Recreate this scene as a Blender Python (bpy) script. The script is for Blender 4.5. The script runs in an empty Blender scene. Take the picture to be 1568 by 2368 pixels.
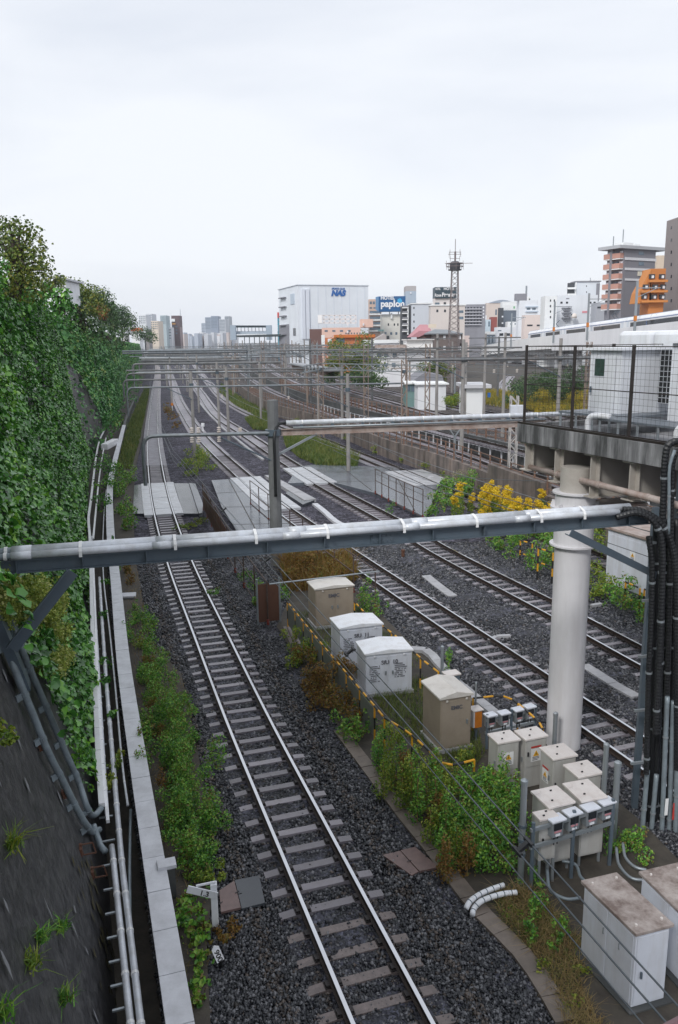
import bpy, bmesh, math, random
import numpy as np
from mathutils import Vector, Matrix
rnd = random.Random(7)
rng = np.random.default_rng(11)
V = Vector
sc = bpy.context.scene
COL = sc.collection

# ------------------------------------------------------------------ camera
PW, PH, FP = 1568.0, 2367.0, 1850.0          # picture units and focal length in them
PITCH, ROLL, CAMZ = math.atan(395.5 / 1850.0), 0.012, 10.0
CAM = V((0, 0, CAMZ))
fw = V((0, math.cos(PITCH), -math.sin(PITCH)))
r0 = V((1, 0, 0)); u0 = V((0, math.sin(PITCH), math.cos(PITCH)))
RT = r0 * math.cos(ROLL) - u0 * math.sin(ROLL)
UP = u0 * math.cos(ROLL) + r0 * math.sin(ROLL)
def ray(x, y): return fw + RT * ((x - 784.0) / FP) - UP * ((y - 1183.5) / FP)
def P(x, y, z=0.0):                           # point of a sight line on a level plane
    d = ray(x, y); return CAM + d * ((z - CAMZ) / d.z)
def Q(x, y, Y):                               # point of a sight line at a distance
    d = ray(x, y); return CAM + d * (Y / d.y)
def pr(p):
    q = V(p) - CAM; z = q.dot(fw)
    return 784.0 + FP * q.dot(RT) / z, 1183.5 - FP * q.dot(UP) / z
def hat(base, yt):                            # height z above a plan point that shows at picture row yt
    a = (UP * (yt - 1183.5) + 0 * UP)
    q = V((base[0], base[1], 0)) - V((0, 0, CAMZ))
    k = (yt - 1183.5) / FP
    # -(q+z ez).UP = k (q+z ez).fw
    return -(q.dot(UP) + k * q.dot(fw)) / (UP.z + k * fw.z)
def onp(x, y, p0, n):                         # sight line meets plane
    d = ray(x, y); return CAM + d * ((V(p0) - CAM).dot(n) / d.dot(n))
cd = bpy.data.cameras.new('camera'); cam = bpy.data.objects.new('camera', cd); COL.objects.link(cam)
cam.matrix_world = Matrix(((RT.x, UP.x, -fw.x, 0), (RT.y, UP.y, -fw.y, 0), (RT.z, UP.z, -fw.z, CAMZ), (0, 0, 0, 1)))
cd.sensor_fit = 'VERTICAL'; cd.sensor_height = 24.0; cd.lens = 24.0 * FP / PH
cd.clip_start = 0.05; cd.clip_end = 20000
sc.camera = cam

# ------------------------------------------------------------------ materials
def nt_new(name):
    m = bpy.data.materials.new(name); m.use_nodes = True
    nt = m.node_tree; nt.nodes.clear()
    out = nt.nodes.new('ShaderNodeOutputMaterial')
    b = nt.nodes.new('ShaderNodeBsdfPrincipled')
    nt.links.new(b.outputs[0], out.inputs[0])
    return m, nt, b, out
def N(nt, t, **k):
    n = nt.nodes.new('ShaderNode' + t)
    for a, v in k.items():
        if a in n.inputs.keys(): n.inputs[a].default_value = v
        else: setattr(n, a, v)
    return n
def rgba(c): return (c[0], c[1], c[2], 1)
def ramp(nt, stops):
    r = nt.nodes.new('ShaderNodeValToRGB'); e = r.color_ramp.elements
    while len(e) < len(stops): e.new(0.5)
    for el, (p, c) in zip(e, stops): el.position = p; el.color = rgba(c)
    return r
def mat(name, col, rough=.6, var=.12, scale=1.5, metal=0., bump=0., bscale=25., dirt=None, dscale=.8, damt=.5, streak=False, spec=.5):
    m, nt, b, out = nt_new(name); L = nt.links.new
    tc = N(nt, 'TexCoord')
    mp = N(nt, 'Mapping'); L(tc.outputs['Object'], mp.inputs['Vector'])
    n1 = N(nt, 'TexNoise', Scale=scale, Detail=6.0, Roughness=.62); L(mp.outputs[0], n1.inputs['Vector'])
    lo = [max(0, c * (1 - var)) for c in col]; hi = [min(1, c * (1 + var)) for c in col]
    r = ramp(nt, [(.3, lo), (.7, hi)]); L(n1.outputs['Fac'], r.inputs[0])
    c = r.outputs[0]
    if dirt:
        mp2 = N(nt, 'Mapping'); L(tc.outputs['Object'], mp2.inputs['Vector'])
        if streak: mp2.inputs['Scale'].default_value = (1, 1, .12)
        n2 = N(nt, 'TexNoise', Scale=dscale, Detail=8.0, Roughness=.68); L(mp2.outputs[0], n2.inputs['Vector'])
        r2 = ramp(nt, [(.5 - .22 * damt, (0, 0, 0)), (.82 - .22 * damt, (1, 1, 1))]); L(n2.outputs['Fac'], r2.inputs[0])
        mx = N(nt, 'MixRGB'); mx.inputs[2].default_value = rgba(dirt)
        mm = N(nt, 'Math', operation='MULTIPLY'); L(r2.outputs[0], mm.inputs[0]); mm.inputs[1].default_value = min(1, .35 + damt * .6)
        L(mm.outputs[0], mx.inputs[0]); L(c, mx.inputs[1]); c = mx.outputs[0]
    L(c, b.inputs['Base Color'])
    b.inputs['Metallic'].default_value = metal
    b.inputs['Specular IOR Level'].default_value = spec
    rr = N(nt, 'MapRange'); L(n1.outputs['Fac'], rr.inputs[0])
    rr.inputs[3].default_value = max(.03, rough - .12); rr.inputs[4].default_value = min(1, rough + .12)
    L(rr.outputs[0], b.inputs['Roughness'])
    if bump:
        n3 = N(nt, 'TexNoise', Scale=bscale, Detail=4.0); L(mp.outputs[0], n3.inputs['Vector'])
        bp = N(nt, 'Bump', Strength=bump, Distance=.02); L(n3.outputs['Fac'], bp.inputs['Height']); L(bp.outputs[0], b.inputs['Normal'])
    return m
def leafmat(name, cols, rough=.42, trans=.25, clump=.6, cscale=.7, spec=.5):
    m, nt, b, out = nt_new(name); L = nt.links.new
    g = N(nt, 'NewGeometry')
    r = ramp(nt, [((i + .5) / len(cols), c) for i, c in enumerate(cols)])
    tc = N(nt, 'TexCoord')
    n = N(nt, 'TexNoise', Scale=cscale, Detail=3.0); L(tc.outputs['Object'], n.inputs['Vector'])
    a = N(nt, 'Math', operation='MULTIPLY'); L(g.outputs['Random Per Island'], a.inputs[0]); a.inputs[1].default_value = 1 - clump * .5
    n2 = N(nt, 'MapRange'); L(n.outputs['Fac'], n2.inputs[0]); n2.inputs[1].default_value = .3; n2.inputs[2].default_value = .7
    n2.inputs[3].default_value = 0; n2.inputs[4].default_value = clump * .5
    s = N(nt, 'Math', operation='ADD'); L(a.outputs[0], s.inputs[0]); L(n2.outputs[0], s.inputs[1]); L(s.outputs[0], r.inputs[0])
    L(r.outputs[0], b.inputs['Base Color']); b.inputs['Roughness'].default_value = rough; b.inputs['Specular IOR Level'].default_value = spec
    if trans:
        t = N(nt, 'BsdfTranslucent'); L(r.outputs[0], t.inputs[0])
        mx = N(nt, 'MixShader'); mx.inputs[0].default_value = trans
        L(b.outputs[0], mx.inputs[1]); L(t.outputs[0], mx.inputs[2]); L(mx.outputs[0], out.inputs[0])
    return m
def stonemat(name, cols, scale=17., rough=.5, bump=1., patch=None, spec=.5):
    m, nt, b, out = nt_new(name); L = nt.links.new
    tc = N(nt, 'TexCoord')
    v = N(nt, 'TexVoronoi', Scale=scale); L(tc.outputs['Object'], v.inputs['Vector'])
    sp = N(nt, 'SeparateColor'); L(v.outputs['Color'], sp.inputs[0])
    r = ramp(nt, [((i + .5) / len(cols), c) for i, c in enumerate(cols)]); L(sp.outputs[0], r.inputs[0])
    n = N(nt, 'TexNoise', Scale=.35, Detail=5.0); L(tc.outputs['Object'], n.inputs['Vector'])
    nr = N(nt, 'MapRange'); L(n.outputs['Fac'], nr.inputs[0]); nr.inputs[1].default_value = .3; nr.inputs[2].default_value = .7
    nr.inputs[3].default_value = .75; nr.inputs[4].default_value = 1.3
    mul = N(nt, 'VectorMath', operation='SCALE'); L(r.outputs[0], mul.inputs[0]); L(nr.outputs[0], mul.inputs[3])
    v2 = N(nt, 'TexVoronoi', Scale=scale * .28); L(tc.outputs['Object'], v2.inputs['Vector']); s2 = N(nt, 'SeparateColor'); L(v2.outputs['Color'], s2.inputs[0])
    m2 = N(nt, 'MapRange'); L(s2.outputs[1], m2.inputs[0]); m2.inputs[3].default_value = .5; m2.inputs[4].default_value = 1.6
    mul2 = N(nt, 'VectorMath', operation='SCALE'); L(mul.outputs[0], mul2.inputs[0]); L(m2.outputs[0], mul2.inputs[3])
    c = mul2.outputs[0]
    if patch:
        n2 = N(nt, 'TexNoise', Scale=.8, Detail=7.0, Roughness=.7); L(tc.outputs['Object'], n2.inputs['Vector'])
        rp = ramp(nt, [(.52, (0, 0, 0)), (.66, (1, 1, 1))]); L(n2.outputs['Fac'], rp.inputs[0])
        mm = N(nt, 'Math', operation='MULTIPLY'); L(rp.outputs[0], mm.inputs[0]); mm.inputs[1].default_value = .28
        mx = N(nt, 'MixRGB'); mx.inputs[2].default_value = rgba(patch); L(mm.outputs[0], mx.inputs[0]); L(c, mx.inputs[1]); c = mx.outputs[0]
    L(c, b.inputs['Base Color']); b.inputs['Roughness'].default_value = rough; b.inputs['Specular IOR Level'].default_value = spec
    if bump:
        bp = N(nt, 'Bump', Strength=bump, Distance=.05); bp.invert = True
        L(v.outputs['Distance'], bp.inputs['Height']); L(bp.outputs[0], b.inputs['Normal'])
    return m
def islandmat(name, cols, rough=.5, spec=.5):
    m, nt, b, out = nt_new(name); L = nt.links.new
    g = N(nt, 'NewGeometry'); r = ramp(nt, [((i + .5) / len(cols), c) for i, c in enumerate(cols)])
    L(g.outputs['Random Per Island'], r.inputs[0]); L(r.outputs[0], b.inputs['Base Color'])
    b.inputs['Roughness'].default_value = rough; b.inputs['Specular IOR Level'].default_value = spec
    return m

# ------------------------------------------------------------------ mesh building
ROOTM = {}
class MB:
    def __init__(s): s.v = []; s.f = []; s.mi = []; s.cur = 0
    def add(s, vs, fs):
        o = len(s.v); s.v += [tuple(v) for v in vs]
        for f in fs: s.f.append([i + o for i in f]); s.mi.append(s.cur)
        return s
    def obox(s, o, a, b, c):                  # corner and three edges
        o, a, b, c = V(o), V(a), V(b), V(c)
        vs = [o, o + a, o + a + b, o + b, o + c, o + a + c, o + a + b + c, o + b + c]
        fs = [(0, 3, 2, 1), (4, 5, 6, 7), (0, 1, 5, 4), (1, 2, 6, 5), (2, 3, 7, 6), (3, 0, 4, 7)]
        if a.cross(b).dot(c) < 0: fs = [f[::-1] for f in fs]
        return s.add(vs, fs)
    def box(s, x0, x1, y0, y1, z0, z1): return s.obox((x0, y0, z0), (x1 - x0, 0, 0), (0, y1 - y0, 0), (0, 0, z1 - z0))
    def bar(s, p, q, w, h=None, up=(0, 0, 1)):
        p, q = V(p), V(q); h = h or w; d = (q - p)
        if d.length < 1e-6: return s
        d.normalize(); u = V(up)
        if abs(d.dot(u)) > .98: u = V((0, 1, 0))
        sd = d.cross(u).normalized(); uu = sd.cross(d).normalized()
        return s.obox(p - sd * w / 2 - uu * h / 2, sd * w, uu * h, q - p)
    def tube(s, pts, r, n=8, r1=None, caps=True):
        pts = [V(p) for p in pts]; m = len(pts); rings = []; prev = None
        for i, p in enumerate(pts):
            d = (pts[min(i + 1, m - 1)] - pts[max(i - 1, 0)]).normalized()
            if prev is None:
                u = V((0, 0, 1)) if abs(d.z) < .9 else V((1, 0, 0))
                u = (u - d * u.dot(d)).normalized()
            else:
                u = (prev - d * prev.dot(d)).normalized()
            prev = u; w = d.cross(u)
            rr = r if r1 is None else r + (r1 - r) * i / (m - 1)
            if callable(rr): rr = rr(i)
            rings.append([p + (u * math.cos(t) + w * math.sin(t)) * rr for t in [2 * math.pi * k / n for k in range(n)]])
        vs = [v for R in rings for v in R]; fs = []
        for i in range(m - 1):
            for k in range(n):
                a = i * n + k; b = i * n + (k + 1) % n; fs.append((a, b, b + n, a + n))
        if caps: fs.append(tuple(range(n))[::-1]); fs.append(tuple(range((m - 1) * n, m * n)))
        return s.add(vs, fs)
    def cyl(s, p, q, r, n=10, r1=None): return s.tube([p, q], r, n, r1)
    def lathe(s, c, prof, n=20):              # prof: (radius, z)
        c = V(c); vs = []; fs = []
        for (r, z) in prof:
            for k in range(n):
                t = 2 * math.pi * k / n; vs.append(c + V((r * math.cos(t), r * math.sin(t), z)))
        for i in range(len(prof) - 1):
            for k in range(n):
                a = i * n + k; b = i * n + (k + 1) % n; fs.append((a, b, b + n, a + n))
        fs.append(tuple(range(n))[::-1]); m = len(prof); fs.append(tuple(range((m - 1) * n, m * n)))
        return s.add(vs, fs)
    def sweep(s, path, prof, closed=True, up=V((0, 0, 1))):   # prof: (side, up) sections along a path
        path = [V(p) for p in path]; m = len(path); k = len(prof); vs = []; fs = []
        for i, p in enumerate(path):
            d = path[min(i + 1, m - 1)] - path[max(i - 1, 0)]; d.z = 0; d.normalize()
            sd = V((d.y, -d.x, 0))
            for (a, b) in prof: vs.append(p + sd * a + up * b)
        kk = k if closed else k - 1
        for i in range(m - 1):
            for j in range(kk):
                a = i * k + j; b = i * k + (j + 1) % k; fs.append((a, a + k, b + k, b))
        if closed: fs.append(tuple(range(k))); fs.append(tuple(range((m - 1) * k, m * k))[::-1])
        return s.add(vs, fs)
    def prism(s, pts, h):                     # plan polygon, list of Vectors, extruded by vector h
        n = len(pts); pts = [V(p) for p in pts]; h = V(h)
        nrm = V((0, 0, 0))
        for i in range(n): nrm += (pts[i] - pts[0]).cross(pts[(i + 1) % n] - pts[0])
        if nrm.dot(h) < 0: pts = pts[::-1]
        vs = pts + [p + h for p in pts]
        fs = [tuple(range(n))[::-1], tuple(range(n, 2 * n))] + [(i, (i + 1) % n, (i + 1) % n + n, i + n) for i in range(n)]
        return s.add(vs, fs)
    def build(s, name, mats, parent=None, local=False, smooth=False, bevel=0.):
        return link(name, s.v, s.f, mats, parent, local, smooth, bevel, s.mi)
def link(name, verts, faces, mats, parent=None, local=False, smooth=False, bevel=0., mi=None):
    me = bpy.data.meshes.new(name); ms = mats if isinstance(mats, (list, tuple)) else [mats]
    loc = None
    if parent is not None:
        if not local:
            inv = ROOTM[parent.name].inverted(); verts = [inv @ V(v) for v in verts]
    elif not local:
        a = np.array([tuple(v) for v in verts]); c = (a.min(0) + a.max(0)) / 2; c[2] = a[:, 2].min(); loc = V(c)
        verts = [tuple(r) for r in (a - c)]
    me.from_pydata([tuple(v) for v in verts], [], faces)
    for m in ms: me.materials.append(m)
    if mi and max(mi) > 0: me.polygons.foreach_set('material_index', mi)
    if smooth: me.polygons.foreach_set('use_smooth', [True] * len(me.polygons))
    me.update()
    o = bpy.data.objects.new(name, me); COL.objects.link(o)
    if parent is not None:
        o.parent = parent; ROOTM[o.name] = ROOTM[parent.name]
    else:
        if loc: o.location = loc
        ROOTM[o.name] = Matrix.Translation(loc or V((0, 0, 0)))
    if bevel:
        b = o.modifiers.new('edge', 'BEVEL'); b.width = bevel; b.segments = 2; b.limit_method = 'ANGLE'; b.angle_limit = .6
    if smooth and not bevel:
        pass
    return o
def npmesh(name, verts, nper, faces_per, mat_, kind=None, parent=None, smooth=False):
    """verts (n,nper,3); faces_per list of index tuples per item, all the same size"""
    n = verts.shape[0]; vv = verts.reshape(-1, 3).astype(np.float32)
    fk = len(faces_per[0]); base = (np.arange(n) * nper)[:, None, None]
    ff = (np.array(faces_per)[None] + base).reshape(-1)
    me = bpy.data.meshes.new(name); nf = n * len(faces_per)
    loc = V((0, 0, 0))
    if parent is not None:
        inv = ROOTM[parent.name].inverted(); R = np.array(inv.to_3x3()); t = np.array(inv.translation)
        vv = vv @ R.T.astype(np.float32) + t.astype(np.float32)
    else:
        c = (vv.min(0) + vv.max(0)) / 2; c[2] = vv[:, 2].min(); vv = vv - c; loc = V([float(q) for q in c])
    me.vertices.add(len(vv)); me.vertices.foreach_set('co', vv.reshape(-1).astype(np.float32))
    me.loops.add(len(ff)); me.loops.foreach_set('vertex_index', ff.astype(np.int32))
    me.polygons.add(nf); me.polygons.foreach_set('loop_start', (np.arange(nf) * fk).astype(np.int32))
    try: me.polygons.foreach_set('loop_total', np.full(nf, fk, dtype=np.int32))
    except Exception: pass
    if smooth: me.polygons.foreach_set('use_smooth', np.ones(nf, dtype=bool))
    me.materials.append(mat_); me.update(calc_edges=True); me.validate()
    o = bpy.data.objects.new(name, me); COL.objects.link(o)
    if parent is not None: o.parent = parent; ROOTM[o.name] = ROOTM[parent.name]
    else: o.location = loc; ROOTM[o.name] = Matrix.Translation(loc)
    if kind: o['kind'] = kind
    return o
def tag(o, label, cat, group=None):
    o['label'] = label; o['category'] = cat
    if group: o['group'] = group
    return o
def thing(name, label, cat, loc=(0, 0, 0), rotz=0., group=None):
    o = bpy.data.objects.new(name, None); COL.objects.link(o); o.empty_display_size = .3
    o.location = loc; o.rotation_euler = (0, 0, rotz)
    ROOTM[o.name] = Matrix.Translation(V(loc)) @ Matrix.Rotation(rotz, 4, 'Z')
    return tag(o, label, cat, group)
def struct(o): o['kind'] = 'structure'; return o
def stuff(o): o['kind'] = 'stuff'; return o
def dup(root, loc=None, rotz=None, label=None, scale=None):
    def cp(o, par):
        c = o.copy(); COL.objects.link(c); c.parent = par
        for ch in list(o.children): cp(ch, c)
        return c
    r = cp(root, None)
    if loc is not None: r.location = loc
    if rotz is not None: r.rotation_euler = (0, 0, rotz)
    if scale is not None: r.scale = scale
    if label: r['label'] = label
    ROOTM[r.name] = Matrix.Translation(V(r.location)) @ Matrix.Rotation(r.rotation_euler[2], 4, 'Z')
    return r
def text(name, s, o, ex, ey, size, m, parent, depth=.01, align='LEFT', bold=0., sx=1., shear=0.):
    """lettering on a plane: o = baseline start, ex/ey unit vectors of the plane"""
    c = bpy.data.curves.new(name, 'FONT'); c.body = s; c.size = size; c.extrude = depth; c.align_x = align; c.offset = bold; c.shear = shear
    t = bpy.data.objects.new(name + '_curve', c); COL.objects.link(t)
    bpy.context.view_layer.update()
    me = bpy.data.meshes.new_from_object(t.evaluated_get(bpy.context.evaluated_depsgraph_get()))
    bpy.data.objects.remove(t); bpy.data.curves.remove(c)
    ex = V(ex).normalized(); ey = V(ey).normalized(); ez = ex.cross(ey)
    vs = [V(o) + ex * v.co.x * sx + ey * v.co.y + ez * v.co.z for v in me.vertices]
    fs = [list(p.vertices) for p in me.polygons]
    bpy.data.meshes.remove(me)
    return link(name, vs, fs, m, parent)
def smooth_path(pts, step, z=None):
    """Catmull-Rom through points, resampled at a fixed step"""
    pts = [V(p) for p in pts]; e = [pts[0] * 2 - pts[1]] + pts + [pts[-1] * 2 - pts[-2]]
    fine = []
    for i in range(1, len(e) - 2):
        p0, p1, p2, p3 = e[i - 1], e[i], e[i + 1], e[i + 2]
        t0 = 0; t1 = t0 + max(1e-6, (p1 - p0).length ** .5); t2 = t1 + max(1e-6, (p2 - p1).length ** .5); t3 = t2 + max(1e-6, (p3 - p2).length ** .5)
        n = max(8, int((p2 - p1).length / step * 3))
        for k in range(n):
            t = t1 + (t2 - t1) * k / n
            A1 = p0 * ((t1 - t) / (t1 - t0)) + p1 * ((t - t0) / (t1 - t0)); A2 = p1 * ((t2 - t) / (t2 - t1)) + p2 * ((t - t1) / (t2 - t1)); A3 = p2 * ((t3 - t) / (t3 - t2)) + p3 * ((t - t2) / (t3 - t2))
            B1 = A1 * ((t2 - t) / (t2 - t0)) + A2 * ((t - t0) / (t2 - t0)); B2 = A2 * ((t3 - t) / (t3 - t1)) + A3 * ((t - t1) / (t3 - t1))
            fine.append(B1 * ((t2 - t) / (t2 - t1)) + B2 * ((t - t1) / (t2 - t1)))
    fine.append(pts[-1])
    out = [fine[0]]; acc = 0
    for a, b in zip(fine, fine[1:]):
        l = (b - a).length
        while acc + l >= step:
            k = (step - acc) / l; a = a + (b - a) * k; out.append(a.copy()); l = (b - a).length; acc = 0
        acc += l
    return out
def side_of(path, i):
    d = path[min(i + 1, len(path) - 1)] - path[max(i - 1, 0)]; d.z = 0; d.normalize(); return d, V((d.y, -d.x, 0))
def at_dist(path, Y):
    return min(path, key=lambda p: abs(p.y - Y))

# ------------------------------------------------------------------ foliage
def rot_basis(nrm, spin):
    """arrays: unit normals (n,3), spin (n,) -> two tangent axes"""
    a = np.where(np.abs(nrm[:, 2:3]) < .9, np.array([[0, 0, 1.]]), np.array([[1., 0, 0]]))
    t = np.cross(nrm, a); t /= np.linalg.norm(t, axis=1, keepdims=True) + 1e-9
    b = np.cross(nrm, t)
    c, s = np.cos(spin)[:, None], np.sin(spin)[:, None]
    return t * c + b * s, b * c - t * s
def leaves(name, pts, nrm, size, m, kind=None, parent=None, aspect=.8, fold=.18, spin=None):
    n = len(pts); nrm = nrm / (np.linalg.norm(nrm, axis=1, keepdims=True) + 1e-9)
    if spin is None: spin = rng.uniform(0, 6.283, n)
    tx, ty = rot_basis(nrm, spin); size = np.asarray(size)[:, None] if np.ndim(size) else size
    sh = [(0, -.45, 0), (-.5, -.15, fold), (-.36, .3, fold * .7), (0, .55, -.06), (.36, .3, fold * .7), (.5, -.15, fold)]
    vs = np.stack([pts + (tx * (x * aspect) + ty * y + nrm * z) * size for x, y, z in sh], 1)
    return npmesh(name, vs, 6, [(0, 1, 2, 3), (0, 3, 4, 5)][::1], m, kind, parent)
def blob_points(blobs, dens, jit=1.):
    """blobs: (centre, (rx,ry,rz)); leaf positions and outward normals in the outer part of each clump"""
    ps, ns = [], []
    for c, r in blobs:
        r = np.array(r); n = max(12, int(dens * (r[0] * r[1] + r[0] * r[2] + r[1] * r[2])))
        d = rng.normal(size=(n, 3)); d /= np.linalg.norm(d, axis=1, keepdims=True)
        rad = rng.uniform(.35, 1.08, n) ** .6
        lump = 1 + .18 * np.sin(d[:, 0] * 5 + c[0] * 3) * np.sin(d[:, 1] * 4.3 + c[1]) + .12 * np.sin(d[:, 2] * 7 + c[0])
        p = np.array(c) + d * r * (rad * lump)[:, None]
        ps.append(p); ns.append(d + rng.normal(size=(n, 3)) * .75 * jit + np.array([0, 0, .35]))
    return np.concatenate(ps), np.concatenate(ns)
def blades(name, pts, h, w, m, kind=None, parent=None, lean=.45):
    n = len(pts); a = rng.uniform(0, 6.283, n); hh = np.asarray(h) if np.ndim(h) else np.full(n, h); ln = rng.normal(0, lean, (n, 2))
    side = np.stack([np.cos(a), np.sin(a), 0 * a], 1) * (w / 2)
    mid = pts + np.stack([ln[:, 0] * hh * .3, ln[:, 1] * hh * .3, hh * .55], 1)
    tip = pts + np.stack([ln[:, 0] * hh, ln[:, 1] * hh, hh * (1 - .25 * np.hypot(ln[:, 0], ln[:, 1]))], 1)
    vs = np.stack([pts - side, pts + side, mid + side * .8, mid - side * .8, tip + side * .15, tip - side * .15], 1)
    return npmesh(name, vs, 6, [(0, 1, 2, 3), (3, 2, 4, 5)], m, kind, parent)
def in_poly(poly, n):
    """n random plan points in a polygon of Vectors"""
    a = np.array([(p.x, p.y) for p in poly]); lo, hi = a.min(0), a.max(0); out = []
    tot = 0
    while tot < n:
        q = rng.uniform(lo, hi, (n * 3, 2)); ins = np.zeros(len(q), bool); j = len(a) - 1
        for i in range(len(a)):
            xi, yi = a[i]; xj, yj = a[j]
            c = ((yi > q[:, 1]) != (yj > q[:, 1])) & (q[:, 0] < (xj - xi) * (q[:, 1] - yi) / (yj - yi + 1e-12) + xi)
            ins ^= c; j = i
        out.append(q[ins]); tot += ins.sum()
    return np.concatenate(out)[:n]
def tree(name, label, base, h, blobs, lm, tm, leaf=.35, dens=26, trunk=.25, group=None):
    t = thing(name, label, 'tree', base, group=group)
    b = MB(); base = V(base); top = V(blobs[0][0])
    b.tube([base, base.lerp(top, .45) + V((.15, .1, 0)), top], trunk, 7, trunk * .35)
    for c, r in blobs[1:]:
        st = base.lerp(top, rnd.uniform(.35, .75)); b.tube([st, st.lerp(V(c), .5) + V((0, 0, .2)), V(c)], trunk * .45, 5, trunk * .12)
    b.build('trunk', tm, t)
    p, n = blob_points(blobs, dens / (leaf * leaf) * .12)
    leaves('crown', p, n, rng.uniform(.6, 1.25, len(p)) * leaf, lm, parent=t)
    return t
def bush(name, label, blobs, lm, leaf=.08, dens=30, group=None, cat='bush', stem=None):
    sub = []
    for c, r in blobs:                        # every clump breaks into uneven sprays
        for _ in range(7):
            d = V((rnd.gauss(0, .5), rnd.gauss(0, .5), rnd.gauss(.05, .42))); k = rnd.uniform(.22, .58)
            sub.append(((c[0] + d.x * r[0], c[1] + d.y * r[1], c[2] + d.z * r[2]), (r[0] * k, r[1] * k, r[2] * k * rnd.uniform(.9, 1.6))))
    blobs = sub
    c = np.array([b[0] for b in blobs]).mean(0); z = min(b[0][2] - b[1][2] for b in blobs)
    p, n = blob_points(blobs, dens / (leaf * leaf) * .12)
    if stem is None:
        o = leaves(name, p, n, rng.uniform(.45, 1.35, len(p)) * leaf, lm, aspect=.62); return tag(o, label, cat, group)
    t = thing(name, label, cat, (c[0], c[1], z), group=group)
    leaves('foliage', p, n, rng.uniform(.6, 1.3, len(p)) * leaf, lm, parent=t)
    return t
# ------------------------------------------------------------------ materials of the place
m_steel = mat('galvanised_steel', (.36, .40, .43), .45, .22, 3, .55, dirt=(.16, .13, .11), dscale=3, damt=.25)
m_steel_d = mat('dark_blue_grey_paint', (.105, .14, .175), .42, .25, 4, .1, dirt=(.05, .045, .04), dscale=4, damt=.3, bump=.1)
m_conduit = mat('pale_grey_conduit', (.64, .67, .72), .34, .12, 3, .1, dirt=(.33, .31, .28), dscale=5, damt=.3, bump=.06, bscale=30)
m_conduit_d = mat('slate_grey_conduit', (.22, .265, .295), .38, .18, 4, .1, dirt=(.1, .1, .1), dscale=5, damt=.3)
m_white = mat('white_paint', (.80, .82, .86), .4, .06, 2, dirt=(.48, .43, .38), dscale=4, damt=.16, streak=True)
m_strap = mat('white_strap', (.8, .8, .8), .4, .05)
m_black = mat('black_rubber', (.014, .015, .017), .45, .2, 6)
m_post_d = mat('dark_brown_paint', (.026, .02, .018), .45, .2, 6)
m_rail_head = mat('polished_rail', (.62, .63, .66), .16, .06, 3, .95)
m_rail_web = mat('rusty_rail_side', (.045, .03, .024), .6, .3, 5, .2, dirt=(.02, .015, .014), dscale=5, damt=.3)
m_sleeper = mat('wet_concrete_sleeper', (.235, .215, .24), .2, .2, 2.5, dirt=(.13, .115, .11), dscale=5, damt=.35, bump=.15, bscale=40)
_nt = m_sleeper.node_tree; _b = next(n for n in _nt.nodes if n.type == 'BSDF_PRINCIPLED'); _src = _b.inputs['Base Color'].links[0].from_socket
_oi = _nt.nodes.new('ShaderNodeObjectInfo'); _mr = _nt.nodes.new('ShaderNodeMapRange'); _mr.inputs[3].default_value = .72; _mr.inputs[4].default_value = 1.22
_vm = _nt.nodes.new('ShaderNodeVectorMath'); _vm.operation = 'SCALE'; _nt.links.new(_oi.outputs['Random'], _mr.inputs[0]); _nt.links.new(_src, _vm.inputs[0]); _nt.links.new(_mr.outputs[0], _vm.inputs[3]); _nt.links.new(_vm.outputs[0], _b.inputs['Base Color'])
m_stone_rust = islandmat('rust_dusted_stones', [(.02, .017, .016), (.035, .028, .025), (.055, .043, .037), (.085, .066, .055), (.14, .115, .10)], .42)
m_sleeper_o = mat('old_worn_sleeper', (0.202, 0.163, 0.155), .45, .3, 4, dirt=(0.091, 0.078, 0.074), dscale=6, damt=.5, bump=.3, bscale=30)
m_sleeper_sheen = mat('far_sleeper_sheen', (.46, .44, .49), .2, .12, .8, dirt=(.28, .26, .28), dscale=1.5, damt=.3)  # far rows: grazing sky reflection on wet sleepers painted in as a pale colour
m_col_d = mat('dark_grey_column', (.17, .175, .18), .6, .2, 2, dirt=(.09, .09, .09), dscale=2, damt=.35, streak=True)
m_clip = mat('black_rail_clip', (.03, .025, .025), .5, .3, 8, .3)
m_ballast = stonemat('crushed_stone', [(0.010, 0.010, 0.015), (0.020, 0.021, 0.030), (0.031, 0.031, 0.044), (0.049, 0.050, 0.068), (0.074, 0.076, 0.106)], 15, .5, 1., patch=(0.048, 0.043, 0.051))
m_ballast_sheen = stonemat('crushed_stone_far_sheen', [(0.018, 0.017, 0.025), (0.035, 0.033, 0.045), (0.050, 0.048, 0.062), (0.077, 0.073, 0.093), (0.117, 0.110, 0.141)], 13, .8, 1., patch=(0.070, 0.060, 0.068), spec=.2)  # far ballast: sky sheen on wet stone put into a paler base colour
m_stone = islandmat('loose_stones', [(0.007, 0.008, 0.012), (0.013, 0.014, 0.019), (0.020, 0.022, 0.028), (0.032, 0.033, 0.040), (0.054, 0.057, 0.064), (0.108, 0.110, 0.120), (0.180, 0.180, 0.193)], .34)
m_soil = mat('dark_soil', (.05, .042, .034), .8, .45, 2.2, dirt=(.09, .08, .06), dscale=3, damt=.4, bump=.6, bscale=14)
m_city = mat('town_ground', (.12, .12, .12), .8, .25, .08)
m_conc = mat('weathered_concrete', (.42, .42, .44), .6, .12, 3, dirt=(.14, .14, .14), dscale=1.2, damt=.35, bump=.12, bscale=30)
m_conc_w = mat('pale_concrete', (.62, .63, .67), .5, .1, 2.5, dirt=(.30, .30, .31), dscale=2.2, damt=.3, bump=.1, bscale=50)
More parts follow.
